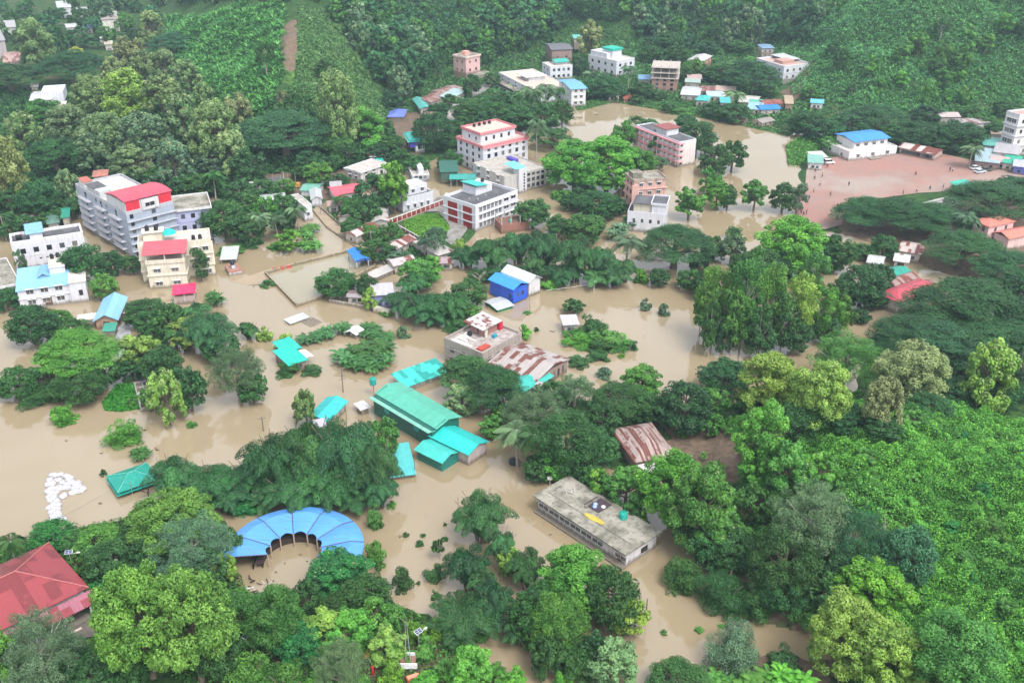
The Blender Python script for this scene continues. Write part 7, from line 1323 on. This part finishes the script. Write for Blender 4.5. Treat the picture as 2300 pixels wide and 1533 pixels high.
AVOID = [W([(1018, 232), (1050, 228), (1045, 252), (1022, 278), (998, 276)]), W([(1058, 205), (1100, 180), (1120, 184), (1085, 213), (1060, 226)]), W([(575, 398), (760, 385), (870, 395), (870, 440), (700, 470), (600, 430)]), W([(1745, 225), (1780, 130), (1840, 130), (1800, 232)]), W([(870, 255), (965, 258), (960, 320), (900, 330)])]
def band(poly):
    base = poly_sampler(W(poly))
    def f(n, R_):
        x, y = base(n, R_); k = np.ones(len(x), bool)
        for a in AVOID: k &= seg_d(x, y, a) < 0
        return x[k], y[k]
    return f
cover('roadside_shrubs', 'green scrub filling the ground between the hill town houses', 60000, band([(880, 330), (1000, 345), (1150, 302), (1240, 277), (1285, 233), (1400, 222), (1520, 245), (1790, 300), (1900, 290), (2600, 240), (2600, 90), (1850, 60), (1450, 60), (1250, 70), (960, 160), (885, 230)]), [(.025, .10, .03), (.04, .15, .035), (.06, .19, .045), (.03, .12, .035)], .8, 1.8, 15)
cover('hill_foot_shrubs', 'dark scrub beneath the olive trees at the foot of the left hill', 60000, band([(-150, 505), (170, 478), (300, 440), (480, 440), (560, 475), (700, 470), (880, 425), (900, 385), (890, 280), (560, 330), (300, 250), (-100, 180)]), [(.02, .075, .022), (.03, .11, .03), (.04, .14, .035)], .8, 1.9, 16)
# ---------------------------------------------------------------- people
def skin_mesh(name, verts, edges, rad, mat, sub=1):
    me = bpy.data.meshes.new(name); me.from_pydata(verts, edges, []); o = bpy.data.objects.new(name, me); C.objects.link(o)
    m_ = o.modifiers.new('skin', 'SKIN'); m_.use_smooth_shade = True
    for i, v_ in enumerate(me.skin_vertices[0].data): v_.radius = (rad[i], rad[i] * .85); v_.use_root = (i == 0)
    if sub: o.modifiers.new('sub', 'SUBSURF').levels = sub; o.modifiers['sub'].render_levels = sub
    dg = bpy.context.evaluated_depsgraph_get(); r = bpy.data.meshes.new_from_object(o.evaluated_get(dg)); bpy.data.objects.remove(o); r.name = name; r.materials.clear(); r.materials.append(mat); return r
SKINC = plain((.22, .12, .07), .6, 'skin'); HAIR = plain((.012, .01, .01), .7, 'hair')
def person_parts(sp, arm):
    V = [(0, 0, .95), (0, 0, 1.15), (0, 0, 1.36), (0, -.01, 1.48), (0, -.02, 1.56), (0, -.02, 1.68), (0, -.02, 1.74), (.19, 0, 1.40), (.25, arm, 1.14), (.24, arm * 2.0 - .05, .90), (.24, arm * 2.2 - .07, .80), (-.19, 0, 1.40), (-.25, -arm, 1.14), (-.24, -arm * 2 - .05, .90), (-.24, -arm * 2.2 - .07, .80), (.10, sp * .1, .88), (.11, sp * .7, .48), (.11, sp, .07), (.11, sp - .14, .03), (-.10, -sp * .1, .88), (-.11, -sp * .7, .48), (-.11, -sp, .07), (-.11, -sp - .14, .03)]
    E_ = [(0, 1), (1, 2), (2, 3), (3, 4), (4, 5), (5, 6), (2, 7), (7, 8), (8, 9), (9, 10), (2, 11), (11, 12), (12, 13), (13, 14), (0, 15), (15, 16), (16, 17), (17, 18), (0, 19), (19, 20), (20, 21), (21, 22)]
    Rr = [.14, .13, .15, .06, .075, .10, .07, .06, .048, .036, .035, .06, .048, .036, .035, .09, .06, .04, .04, .09, .06, .04, .04]
    body = skin_mesh('person', V, E_, Rr, SKINC)
    shirt = skin_mesh('shirt', [V[0], V[1], V[2], V[7], V[8], V[11], V[12]], [(0, 1), (1, 2), (2, 3), (3, 4), (2, 5), (5, 6)], [.17, .16, .175, .085, .075, .085, .075], plain((.5, .5, .5), .9, 'cloth'))
    trou = skin_mesh('trousers', [V[0], V[15], V[16], (.11, sp * .95, .2), V[19], V[20], (-.11, -sp * .95, .2)], [(0, 1), (1, 2), (2, 3), (0, 4), (4, 5), (5, 6)], [.165, .115, .085, .07, .115, .085, .07], plain((.04, .04, .06), .9, 'trouser_cloth'))
    mb = MB(); mb.lathe([(.10, 0), (.115, .06), (.10, .12), (.05, .155)], 10); hair = mb.mesh('hair', HAIR)
    return body, shirt, trou, hair
PP = [person_parts(.0, .02), person_parts(.22, .14), person_parts(.34, .22)]
CLOTH = {'white': (.7, .7, .7), 'red': (.45, .03, .03), 'dark': (.03, .03, .035), 'blue': (.05, .10, .35), 'brown': (.2, .1, .06), 'yellow': (.6, .42, .05), 'green': (.04, .2, .08), 'grey': (.3, .3, .32)}
CM = {k: plain(v_, .9, 'shirt_' + k) for k, v_ in CLOTH.items()}
SM = {}
def person(px, py, z, col, label, pose=0, group=None, g=None):
    p = g or P(px, py, z); e = link('person', PP[pose][0]); e.location = p; e.rotation_euler = (0, 0, random.uniform(0, 6.28)); tag(e, label, 'person', group)
    k = (pose, col)
    if k not in SM: m_ = PP[pose][1].copy(); m_.materials.clear(); m_.materials.append(CM[col]); SM[k] = m_
    link('shirt', SM[k], e); link('trousers', PP[pose][2], e); h = link('hair', PP[pose][3], e); h.location = (0, -.02, 1.655)
    return e
random.seed(5)
FP = [(1846, 399, 'red', 'player in red running near the left edge of the red field'), (1829, 404, 'dark', 'person in dark shirt left of the running player in red'), (1831, 388, 'brown', 'person in brown at the lake side of the red field'), (1906, 418, 'dark', 'lone person in dark clothes standing on the left half of the red field'), (2056, 394, 'red', 'lone person in red at the middle of the red field'), (2133, 385, 'dark', 'person in dark clothes of the pair at the right of the red field'), (2139, 386, 'white', 'person in white of the pair at the right of the red field'),
      (1810, 447, 'dark', 'person in dark clothes standing by the bare tree at the field edge'), (1817, 449, 'blue', 'person in blue standing by the bare tree at the field edge'), (1827, 433, 'grey', 'person in grey above the pair by the bare tree'), (1841, 418, 'white', 'person in white walking on the left side of the red field'), (1865, 440, 'green', 'person in green on the lower left of the red field'), (1799, 480, 'red', 'person in red in the huddle at the lower left field corner'), (1804, 485, 'dark', 'person in dark clothes in the huddle at the lower left field corner'), (1811, 481, 'brown', 'person in brown in the huddle at the lower left field corner'), (1801, 473, 'blue', 'person in blue behind the huddle at the field corner'), (1879, 468, 'red', 'person in red beside the dark rain trees on the field'), (1880, 492, 'dark', 'person in dark clothes at the lowest corner of the red field'),
      (1845, 370, 'white', 'person in white left of the white van on the field'), (1852, 372, 'dark', 'person in dark clothes in front of the white van'), (1858, 377, 'red', 'person in red in front of the white van'), (2118, 423, 'blue', 'person in blue at the low rim above the concrete stand'), (2088, 427, 'dark', 'person in dark shirt left of the one in blue at the stand rim'), (2058, 432, 'white', 'person in white on the rim left of the concrete stand'), (2028, 437, 'brown', 'person in brown on the far left rim beside the stand')]
for i, (x, y, c_, l) in enumerate(FP): person(x, y, .755, c_, l, i % 3, 'people on the red field')
for i, (x, y, c_) in enumerate(((266, 722, 'dark'), (272, 716, 'dark'), (278, 720, 'red'), (270, 728, 'blue'), (280, 712, 'white'), (284, 728, 'dark'))): person(x, y, .13, c_, ('man in ' + c_ + ' shirt ' + ('at the left', 'second from the left', 'in the middle', 'nearest', 'farthest', 'at the right')[i] + ' of the group on the concrete lane'), i % 2, 'people gathered on the concrete lane')
person(1072, 742, 0, 'dark', 'person standing at the far left edge of the raw concrete roof', 0, None, P(1074, 752, 9.3))
# ---------------------------------------------------------------- vehicles
def car(px, py, z, col, label, ang, van=False, g=None):
    p = g or P(px, py, z); e = empty('parked_car', p, ang); tag(e, label, 'car', 'parked cars'); L, Wd = 4.3, 1.75; hb = .95 if not van else 1.1; ht = 1.5 if not van else 1.9
    mb = MB(); pr = [(-L/2, .35), (-L/2, hb * .9), (-L/2 + .2, hb), (L/2 - 1.2, hb), (L/2 - .1, hb * .78), (L/2, .55), (L/2, .35)]
    def extr(mb, pr, y0, y1, mi=0):
        a = [(x, y0, zz) for x, zz in pr]; b = [(x, y1, zz) for x, zz in pr]; mb.poly(a, mi); mb.poly(b[::-1], mi)
        for i in range(len(pr)): j = (i + 1) % len(pr); mb.poly([a[j], a[i], b[i], b[j]], mi)
    extr(mb, pr, -Wd/2, Wd/2); mb.obj('body', plain(col, .25, 'car_paint', .05, .5), e)
    x0, x1 = (-L/2 + .25, L/2 - 1.3) if not van else (-L/2 + .1, L/2 - .9)
    mb = MB(); extr(mb, [(x0, hb - .02), (x0 + .35, ht - .06), (x1 - .65, ht - .06), (x1, hb - .02)], -Wd/2 + .1, Wd/2 - .1); mb.obj('windows', plain((.02, .025, .03), .1, 'car_glass', .05, .6), e)
    mb = MB(); mb.box(x0 + .33, x1 - .62, -Wd/2 + .13, Wd/2 - .13, ht - .062, ht); mb.obj('roof', plain(col, .25, 'car_paint', .05, .5), e)
    for x in (-L/2 + .85, L/2 - .85):
        for s_ in (-1, 1):
            mb = MB(); mb.tube([(x, s_ * (Wd/2 - .16), .32), (x, s_ * (Wd/2 + .02), .32)], .32, 14); w_ = mb.obj('wheel', plain((.015, .015, .015), .8, 'tyre'), e)
            mb = MB(); mb.tube([(x, s_ * (Wd/2 + .022), .32), (x, s_ * (Wd/2 + .035), .32)], .17, 10); mb.obj('rim', plain((.4, .4, .42), .3, 'rim'), w_)
    for s_ in (-1, 1): mb = MB(); mb.box(L/2 - .06, L/2 + .02, s_ * .62 - .16, s_ * .62 + .16, .55, .7); mb.obj('headlight', plain((.7, .7, .7), .2, 'lamp_glass'), e)
    return e
car(1861, 368, .755, (.75, .75, .73), 'white van parked at the left corner of the red field beside the kiosk', .15, True)
car(2191, 380, .755, (.68, .70, .72), 'white car at the left of the three parked on the right of the field', .35)
car(2201, 388, .755, (.60, .66, .75), 'pale blue white car nearest the camera of the three on the field', .35)
car(2216, 384, .755, (.10, .11, .10), 'dark grey car at the right of the three parked on the field', .2)
for x, y, l in ((2262, 662, 'white car largest and nearest under the rain trees at the right edge'), (2240, 655, 'white car left of the nearest one under the rain trees'), (2290, 672, 'white car at the right edge under the rain trees')): car(x, y, .6, (.7, .7, .72), l, -.4, False, P(x, y, .62))
car(2268, 382, .6, (.6, .42, .06), 'yellow and dark truck like car cut off at the right edge shops', .3, True)
# ---------------------------------------------------------------- lamps, poles, wires
def solar(px, py, h, label, ang=0.5, z=.6):
    p = P(px, py, z); e = empty('solar_lamp', p, ang); tag(e, label, 'street lamp', 'solar street lamps')
    mb = MB(); mb.tube([(0, 0, -1), (0, 0, h)], [.09, .06], 8); mb.obj('pole', plain((.35, .36, .38), .5, 'galvanised'), e)
    M_ = Matrix.Translation((0, 0, h + .1)) @ Matrix.Rotation(math.radians(18), 4, 'X'); mb = MB(); mb.box(-.62, .62, -.4, .4, 0, .05, 0, M_)
    for i in range(2):
        for j in range(2): mb.box(-.55 + i * .57, -.03 + i * .57, -.34 + j * .36, -.02 + j * .36, .052, .058, 1, M_)
    mb.obj('solar_panel', [plain((.62, .64, .68), .3, 'panel_frame'), plain((.05, .07, .14), .15, 'solar_cell')], e)
    mb = MB(); mb.tube([(0, 0, h - .5), (1.3, 0, h - .2)], .04, 5); mb.box(1.2, 1.75, -.14, .14, h - .28, h - .16); mb.obj('lamp_head', plain((.7, .7, .66), .4, 'lamp_head'), e)
for a in ((168, 1292, 5.0, 'solar street lamp right behind the corner of the large red roof', .2), (252, 1308, 5.0, 'solar street lamp over the lawn beside the dark red bush', .1), (243, 1427, 5.5, 'solar street lamp standing on the mossy yard', -.5), (560, 1478, 4.5, 'small solar lamp among the trees at the bottom of the picture', 1.2), (942, 1462, 4.0, 'solar lamp with pale panel beside the tall pole near the bottom', .8)): solar(*a)
def pole(px, py, h, label, arms=2, col=(.16, .14, .13), z=0, ang=.4, r=.11):
    p = P(px, py, z); e = empty('utility_pole', p, ang); tag(e, label, 'utility pole'); mb = MB(); mb.tube([(0, 0, -1.5), (0, 0, h)], [r * 1.3, r * .8], 8); mb.obj('pole', plain(col, .8, 'pole_wood'), e)
    for i in range(arms): mb = MB(); mb.box(-.9, .9, -.05, .05, h - .5 - i * .9, h - .38 - i * .9); mb.obj('cross_arm', plain((.2, .18, .17), .7), e)
    return e
pole(771, 880, 6.5, 'dark utility pole with cross arms left of the green hall', 4); pole(592, 968, 3.6, 'thin pole standing in open water above the bamboo thicket', 1); pole(1190, 702, 5.6, 'pole in the water in front of the white tin house', 1, (.3, .26, .24)); pole(1154, 668, 3.8, 'thin pale pole at the corner of the bright blue house', 0, (.6, .6, .6), r=.07)
pole(1334, 655, 3.4, 'thin white pole before the bamboo hedge', 0, (.55, .55, .55), r=.08); pole(1450, 1395, 4.8, 'dark slanting pole in the channel right of the yellowish tree', 0); pole(1030, 1165, 5, 'thin bare pole in the open water above the bamboo plumes', 0, r=.05); pole(932, 1065, 4.5, 'bare thin pole right of the half submerged turquoise roof', 0, r=.06); pole(695, 700, 4.0, 'thin pole behind the floating sheet roof', 0, (.35, .32, .3), r=.06); pole(15, 540, 8, 'pale utility pole left of the long white house', 1, (.4, .38, .36))
pole(1022, 480, 4, 'short pole at the white gate arch', 0, r=.05); pole(298, 1110, 3.4, 'thin pole in the water below the green hip roof', 0, (.4, .35, .3), r=.06)
pole(578, 408, 7, 'left of twin pale poles at the hill foot beside the scaffolded shed', 1, (.45, .43, .40)); pole(590, 409, 7, 'right of twin pale poles at the hill foot beside the scaffolded shed', 1, (.45, .43, .40)); pole(640, 425, 6.5, 'pale pole right of the scaffolded shed', 1, (.45, .43, .40))
pole(1040, 240, 6, 'grey pole beside the pale hill road', 1, (.4, .38, .36)); pole(720, 480, 6, 'grey pole where the flooded road leaves the trees', 1, (.35, .33, .3)); pole(835, 560, 6, 'grey pole beside the blue canopy on the flooded road', 1, (.35, .33, .3)); pole(1705, 262, 6, 'grey pole behind the lake bank huts', 1, (.4, .38, .36))
def wire(label, a, b, r=.03, sag=1.0, col=(.08, .08, .08)):
    a, b = Vector(a), Vector(b); mb = MB(); mb.tube([a.lerp(b, t) - a - Vector((0, 0, sag * 4 * t * (1 - t))) for t in np.linspace(0, 1, 12)], r, 4); o = mb.obj('wire', plain(col, .6, 'cable')); o.location = a; tag(o, label, 'cable')
wire('pale cable line from the white tin house along the bamboo hedge', P(1226, 652, 1.4), P(1430, 624, 1.4), .06, .1, (.45, .45, .45)); wire('thin wire from the utility pole to the turquoise tank', P(771, 880, 0) + Vector((0, 0, 4.5)), P(838, 888, 0) + Vector((0, 0, 3)), .025, .4)
wire('long thin wire low over the water at lower left', P(-30, 1255, 0) + Vector((0, 0, 1.2)), P(262, 1105, 0) + Vector((0, 0, 1.2)), .025, .5)
wire('wire along the flooded road between its two grey poles', P(720, 480) + Vector((0, 0, 5.6)), P(835, 560) + Vector((0, 0, 5.6)), .03, .8); wire('wire from the twin poles to the pale pole by the scaffolded shed', P(590, 409) + Vector((0, 0, 6.6)), P(640, 425) + Vector((0, 0, 6.1)), .03, .6)
# tall pole with hanging platform near the bottom
p = P(918, 1500, .5); e = empty('transformer_pole', p, 0); tag(e, 'tall pale pole with three insulator arms above a white boxed platform, bottom centre', 'utility pole'); gl_ = plain((.36, .38, .40), .5, 'pale_pole')
hP = 9.5
for x in (-.45, .45): mb = MB(); mb.tube([(x, 0, -1), (x * .2, 0, hP)], [.08, .035], 6); mb.obj('pole', gl_, e)
for i, x in enumerate((-.9, 0, .9)): mb = MB(); mb.tube([(0, 0, hP - .1), (x, 0, hP + .5)], .03, 5); mb.lathe([(.12, 0), (.14, .1), (.05, .25)], 8, 0, (x, 0, hP + .5)); mb.obj('insulator', plain((.12, .08, .07), .4), e)
mb = MB(); mb.box(-1.15, 1.15, -.8, .9, 1.6, 1.72); mb.obj('platform', plain((.24, .13, .10), .8), e); mb = MB(); mb.box(-1.45, 1.45, -1.0, -.82, .9, 1.9); mb.obj('front_panel', plain((.75, .75, .78), .6), e); mb = MB(); mb.box(-1.0, 1.0, .92, 1.1, 1.3, 2.2); mb.obj('rear_panel', plain((.68, .68, .72), .6), e)
mb = MB(); mb.box(-1, 1, -.45, .45, 0, .7); mb.box(-.9, .9, -.35, .35, .7, .85, 1); o = mb.obj('orange_crate', [plain((.75, .14, .05), .5), plain((.8, .3, .2), .5)]); o.location = P(928, 1526, .6); o.rotation_euler = (0, 0, .4); tag(o, 'bright orange crate at the bottom edge below the tall pale pole', 'crate')
mb = MB(); mb.lathe([(.22, 0), (.22, 1.6), (.3, 1.7), (.1, 1.9)], 10); o = mb.obj('red_post', plain((.6, .04, .05), .6)); o.location = P(838, 1514, .6); tag(o, 'short red post in the bushes left of the tall pale pole', 'post')
mb = MB(); mb.lathe([(.9, 0), (.8, .5), (.4, .9), (.05, 1.05)], 9); mb.box(.6, 1.9, -.5, .5, 0, .3, 1, Matrix.Rotation(.6, 4, 'Z')); o = mb.obj('covered_heap', [plain((.62, .40, .08), .8), plain((.7, .68, .66), .8)]); o.location = P(822, 1470, .9); tag(o, 'yellow topped heap with a white sheet between bushes at the bottom', 'heap')
for x, y, l in ((1154, 1040, 'round black tank floating below the coconut palms'), (1192, 1036, 'black tank half hidden behind the coconut palm trunks')): tank(P(x, y, .0), l, r=1.0, h=1.1, col=(.03, .035, .05))
mb = MB(); mb.tube([(0, 0, -1), (0, 0, 2.2)], .06, 6); mb.box(-.5, .5, -.06, .06, 1.6, 2.3); o = mb.obj('white_sign', plain((.7, .72, .66), .6)); o.location = P(1235, 1092, 0); tag(o, 'small white board at the left end of the mossy school', 'sign')
mb = MB(); mb.lathe([(1.1, -.3), (1.2, .3), (.7, .9), (.1, 1.2)], 14); o = mb.obj('red_bush', plain((.10, .012, .02), .9)); bpy.data.objects.remove(o)
o = plant('S', 268, 1288, 1318, 34, 'dk'); o.name = 'red_shrub'; o['label'] = 'dark red bush on the lawn beside the solar lamp'; TREES.pop(); o.children[0].color = (.09, .012, .02, 1)
# floating sacks
random.seed(9); sk = [(112, 1078), (122, 1068), (135, 1066), (148, 1070), (158, 1076), (108, 1088), (118, 1086), (130, 1078), (140, 1084), (150, 1088), (162, 1084), (172, 1086), (168, 1096), (178, 1094), (186, 1098), (165, 1106), (180, 1104), (150, 1096), (124, 1098), (136, 1096), (114, 1098), (108, 1104), (118, 1108), (126, 1106), (112, 1116), (122, 1118), (142, 1114), (116, 1124), (126, 1126), (118, 1134), (128, 1134), (114, 1140), (122, 1142), (130, 1144), (118, 1150), (128, 1152), (120, 1158), (130, 1160), (124, 1166), (134, 1168), (122, 1172), (142, 1166)]
SKM = []
for j in range(4):
    q = []; mb = MB(); R_ = random.Random(j); n_ = 10
    for r_, z_ in ((.30, -.25), (.62, -.1), (.70, .12), (.55, .34), (.25, .46), (.05, .48)):
        q.append([(r_ * (1 + R_.uniform(-.14, .14)) * math.cos(6.283 * t / n_) * 1.12, r_ * (1 + R_.uniform(-.14, .14)) * math.sin(6.283 * t / n_), z_) for t in range(n_)])
    for a, b_ in zip(q[:-1], q[1:]):
        for t in range(n_): mb.poly([a[t], a[(t + 1) % n_], b_[(t + 1) % n_], b_[t]])
    m_ = mb.mesh('white_sack', plain((.46, .455, .49), .8, 'woven_sack', .2)); m_.polygons.foreach_set('use_smooth', [True] * len(m_.polygons)); SKM.append(m_)
for i, (x, y) in enumerate(sk):
    o = link('white_sack', SKM[i % 4]); o.location = P(x + random.uniform(-1.5, 1.5), y, 0); o.rotation_euler = (0, 0, random.uniform(0, 6.28)); k = random.uniform(.95, 1.4); o.scale = (k, k * random.uniform(.8, 1), k)
    tag(o, 'white sack in the hooked head of the floating line of sacks' if y < 1110 else 'white sack in the straight tail of the floating line of sacks', 'sack', 'white sacks floating at lower left')
# bare trees
def bare(px, py, h, label, seed, col=(.30, .27, .24), lean=.1, z=None):
    p = GP(px, py); R_ = random.Random(seed); mb = MB(); tips = []
    mb.tube([(0, 0, -1), (lean * h * .3, 0, h * .35), (lean * h, .3, h * .6)], [h * .03, h * .022, h * .015], 7)
    for k in range(9):
        a = R_.uniform(0, 6.28); st = Vector((lean * h * R_.uniform(.3, 1), 0, h * R_.uniform(.3, .6))); mid = st + Vector((math.cos(a), math.sin(a), .9)) * h * .18; end = mid + Vector((math.cos(a + .3), math.sin(a + .3), R_.uniform(.3, 1))) * h * .2
        mb.tube([st, mid, end], [h * .012, h * .007, h * .003], 5)
        for g_ in (-.8, .8, .2): mb.tube([mid, mid + Vector((math.cos(a + g_), math.sin(a + g_), R_.uniform(.1, 1))) * h * .16], [h * .005, h * .0015], 4)
    o = mb.obj('bare_tree', plain(col, .9, 'dry_bark')); o.location = p; tag(o, label, 'tree'); return o
bare(1778, 462, 9, 'pale leafless tree leaning over the lower left corner of the red field', 1, (.34, .31, .30), .3); bare(1960, 1265, 9, 'pale bare branches rising from the trees on the right hillside', 2); bare(1858, 1285, 8, 'leafless whitish tree in the dark gap of the right wood', 3, (.36, .33, .3)); bare(335, 410, 10, 'dry brown tree in the dark gap left of the grey tower', 4, (.2, .15, .12)); bare(334, 1122, 4.5, 'small dark bare tree beside the green hip roofed pavilion', 5, (.05, .04, .035)); bare(1075, 645, 6, 'thin pale bare tree near the bright blue house', 6, (.4, .36, .3))
# half drowned branches and flotsam
random.seed(12)
for x, y, w_ in ((575, 640, 30), (740, 905, 14), (900, 1205, 10), (1205, 742, 18), (1240, 745, 14), (1405, 570, 14), (1468, 585, 12), (1500, 610, 14), (1050, 770, 10), (700, 935, 12), (620, 985, 10), (150, 990, 8), (228, 1018, 8), (1400, 400, 10), (1300, 265, 20), (1340, 258, 16), (860, 1180, 10), (1130, 1240, 12), (1250, 1180, 8), (1235, 1200, 8), (1510, 1330, 12), (330, 965, 18), (350, 1010, 16), (225, 1130, 10), (640, 1265, 6), (620, 1285, 6), (675, 1245, 6), (690, 1260, 5)):
    p = P(x, y, 0); s = w_ / ppm(p); mb = MB()
    for k in range(5): a = random.uniform(0, 6.28); mb.tube([(0, 0, 0), (s * .3 * math.cos(a), s * .3 * math.sin(a), .12), (s * .55 * math.cos(a + .4), s * .5 * math.sin(a + .4), .05)], [.05, .04, .02], 4)
    o = mb.obj('floating_branch', plain((.07, .06, .045), .9, 'wet_wood')); o.location = p; o.location.z = .02; near = min(LM, key=lambda l: math.hypot(l[0] - x, l[1] - y)); tag(o, 'dark %s branch floating %s %s' % ('long' if w_ > 13 else 'small', 'left of' if x < near[0] else 'right of', near[2]), 'branch', 'floating branches near ' + near[2])

name_trees()
# ---------------------------------------------------------------- haze
mb = MB(); zt = max([CH] + [(Matrix.Translation(o.location) @ Vector((0, 0, 0))).z + 22 for o in C.objects if o.parent is None]) + 4
zt = max(zt, 125)
mb.box(-1150, 1150, -60, 1620, -4.5, zt)
m = bpy.data.materials.new('haze'); m.use_nodes = True; n = m.node_tree; n.nodes.clear(); o_ = n.nodes.new('ShaderNodeOutputMaterial'); pv = n.nodes.new('ShaderNodeVolumePrincipled')
pv.inputs['Color'].default_value = (.66, .86, 1.0, 1); pv.inputs['Density'].default_value = .0002; pv.inputs['Anisotropy'].default_value = .2
n.links.new(pv.outputs[0], o_.inputs['Volume'])
tag(mb.obj('haze', m), None, None, kind='stuff')
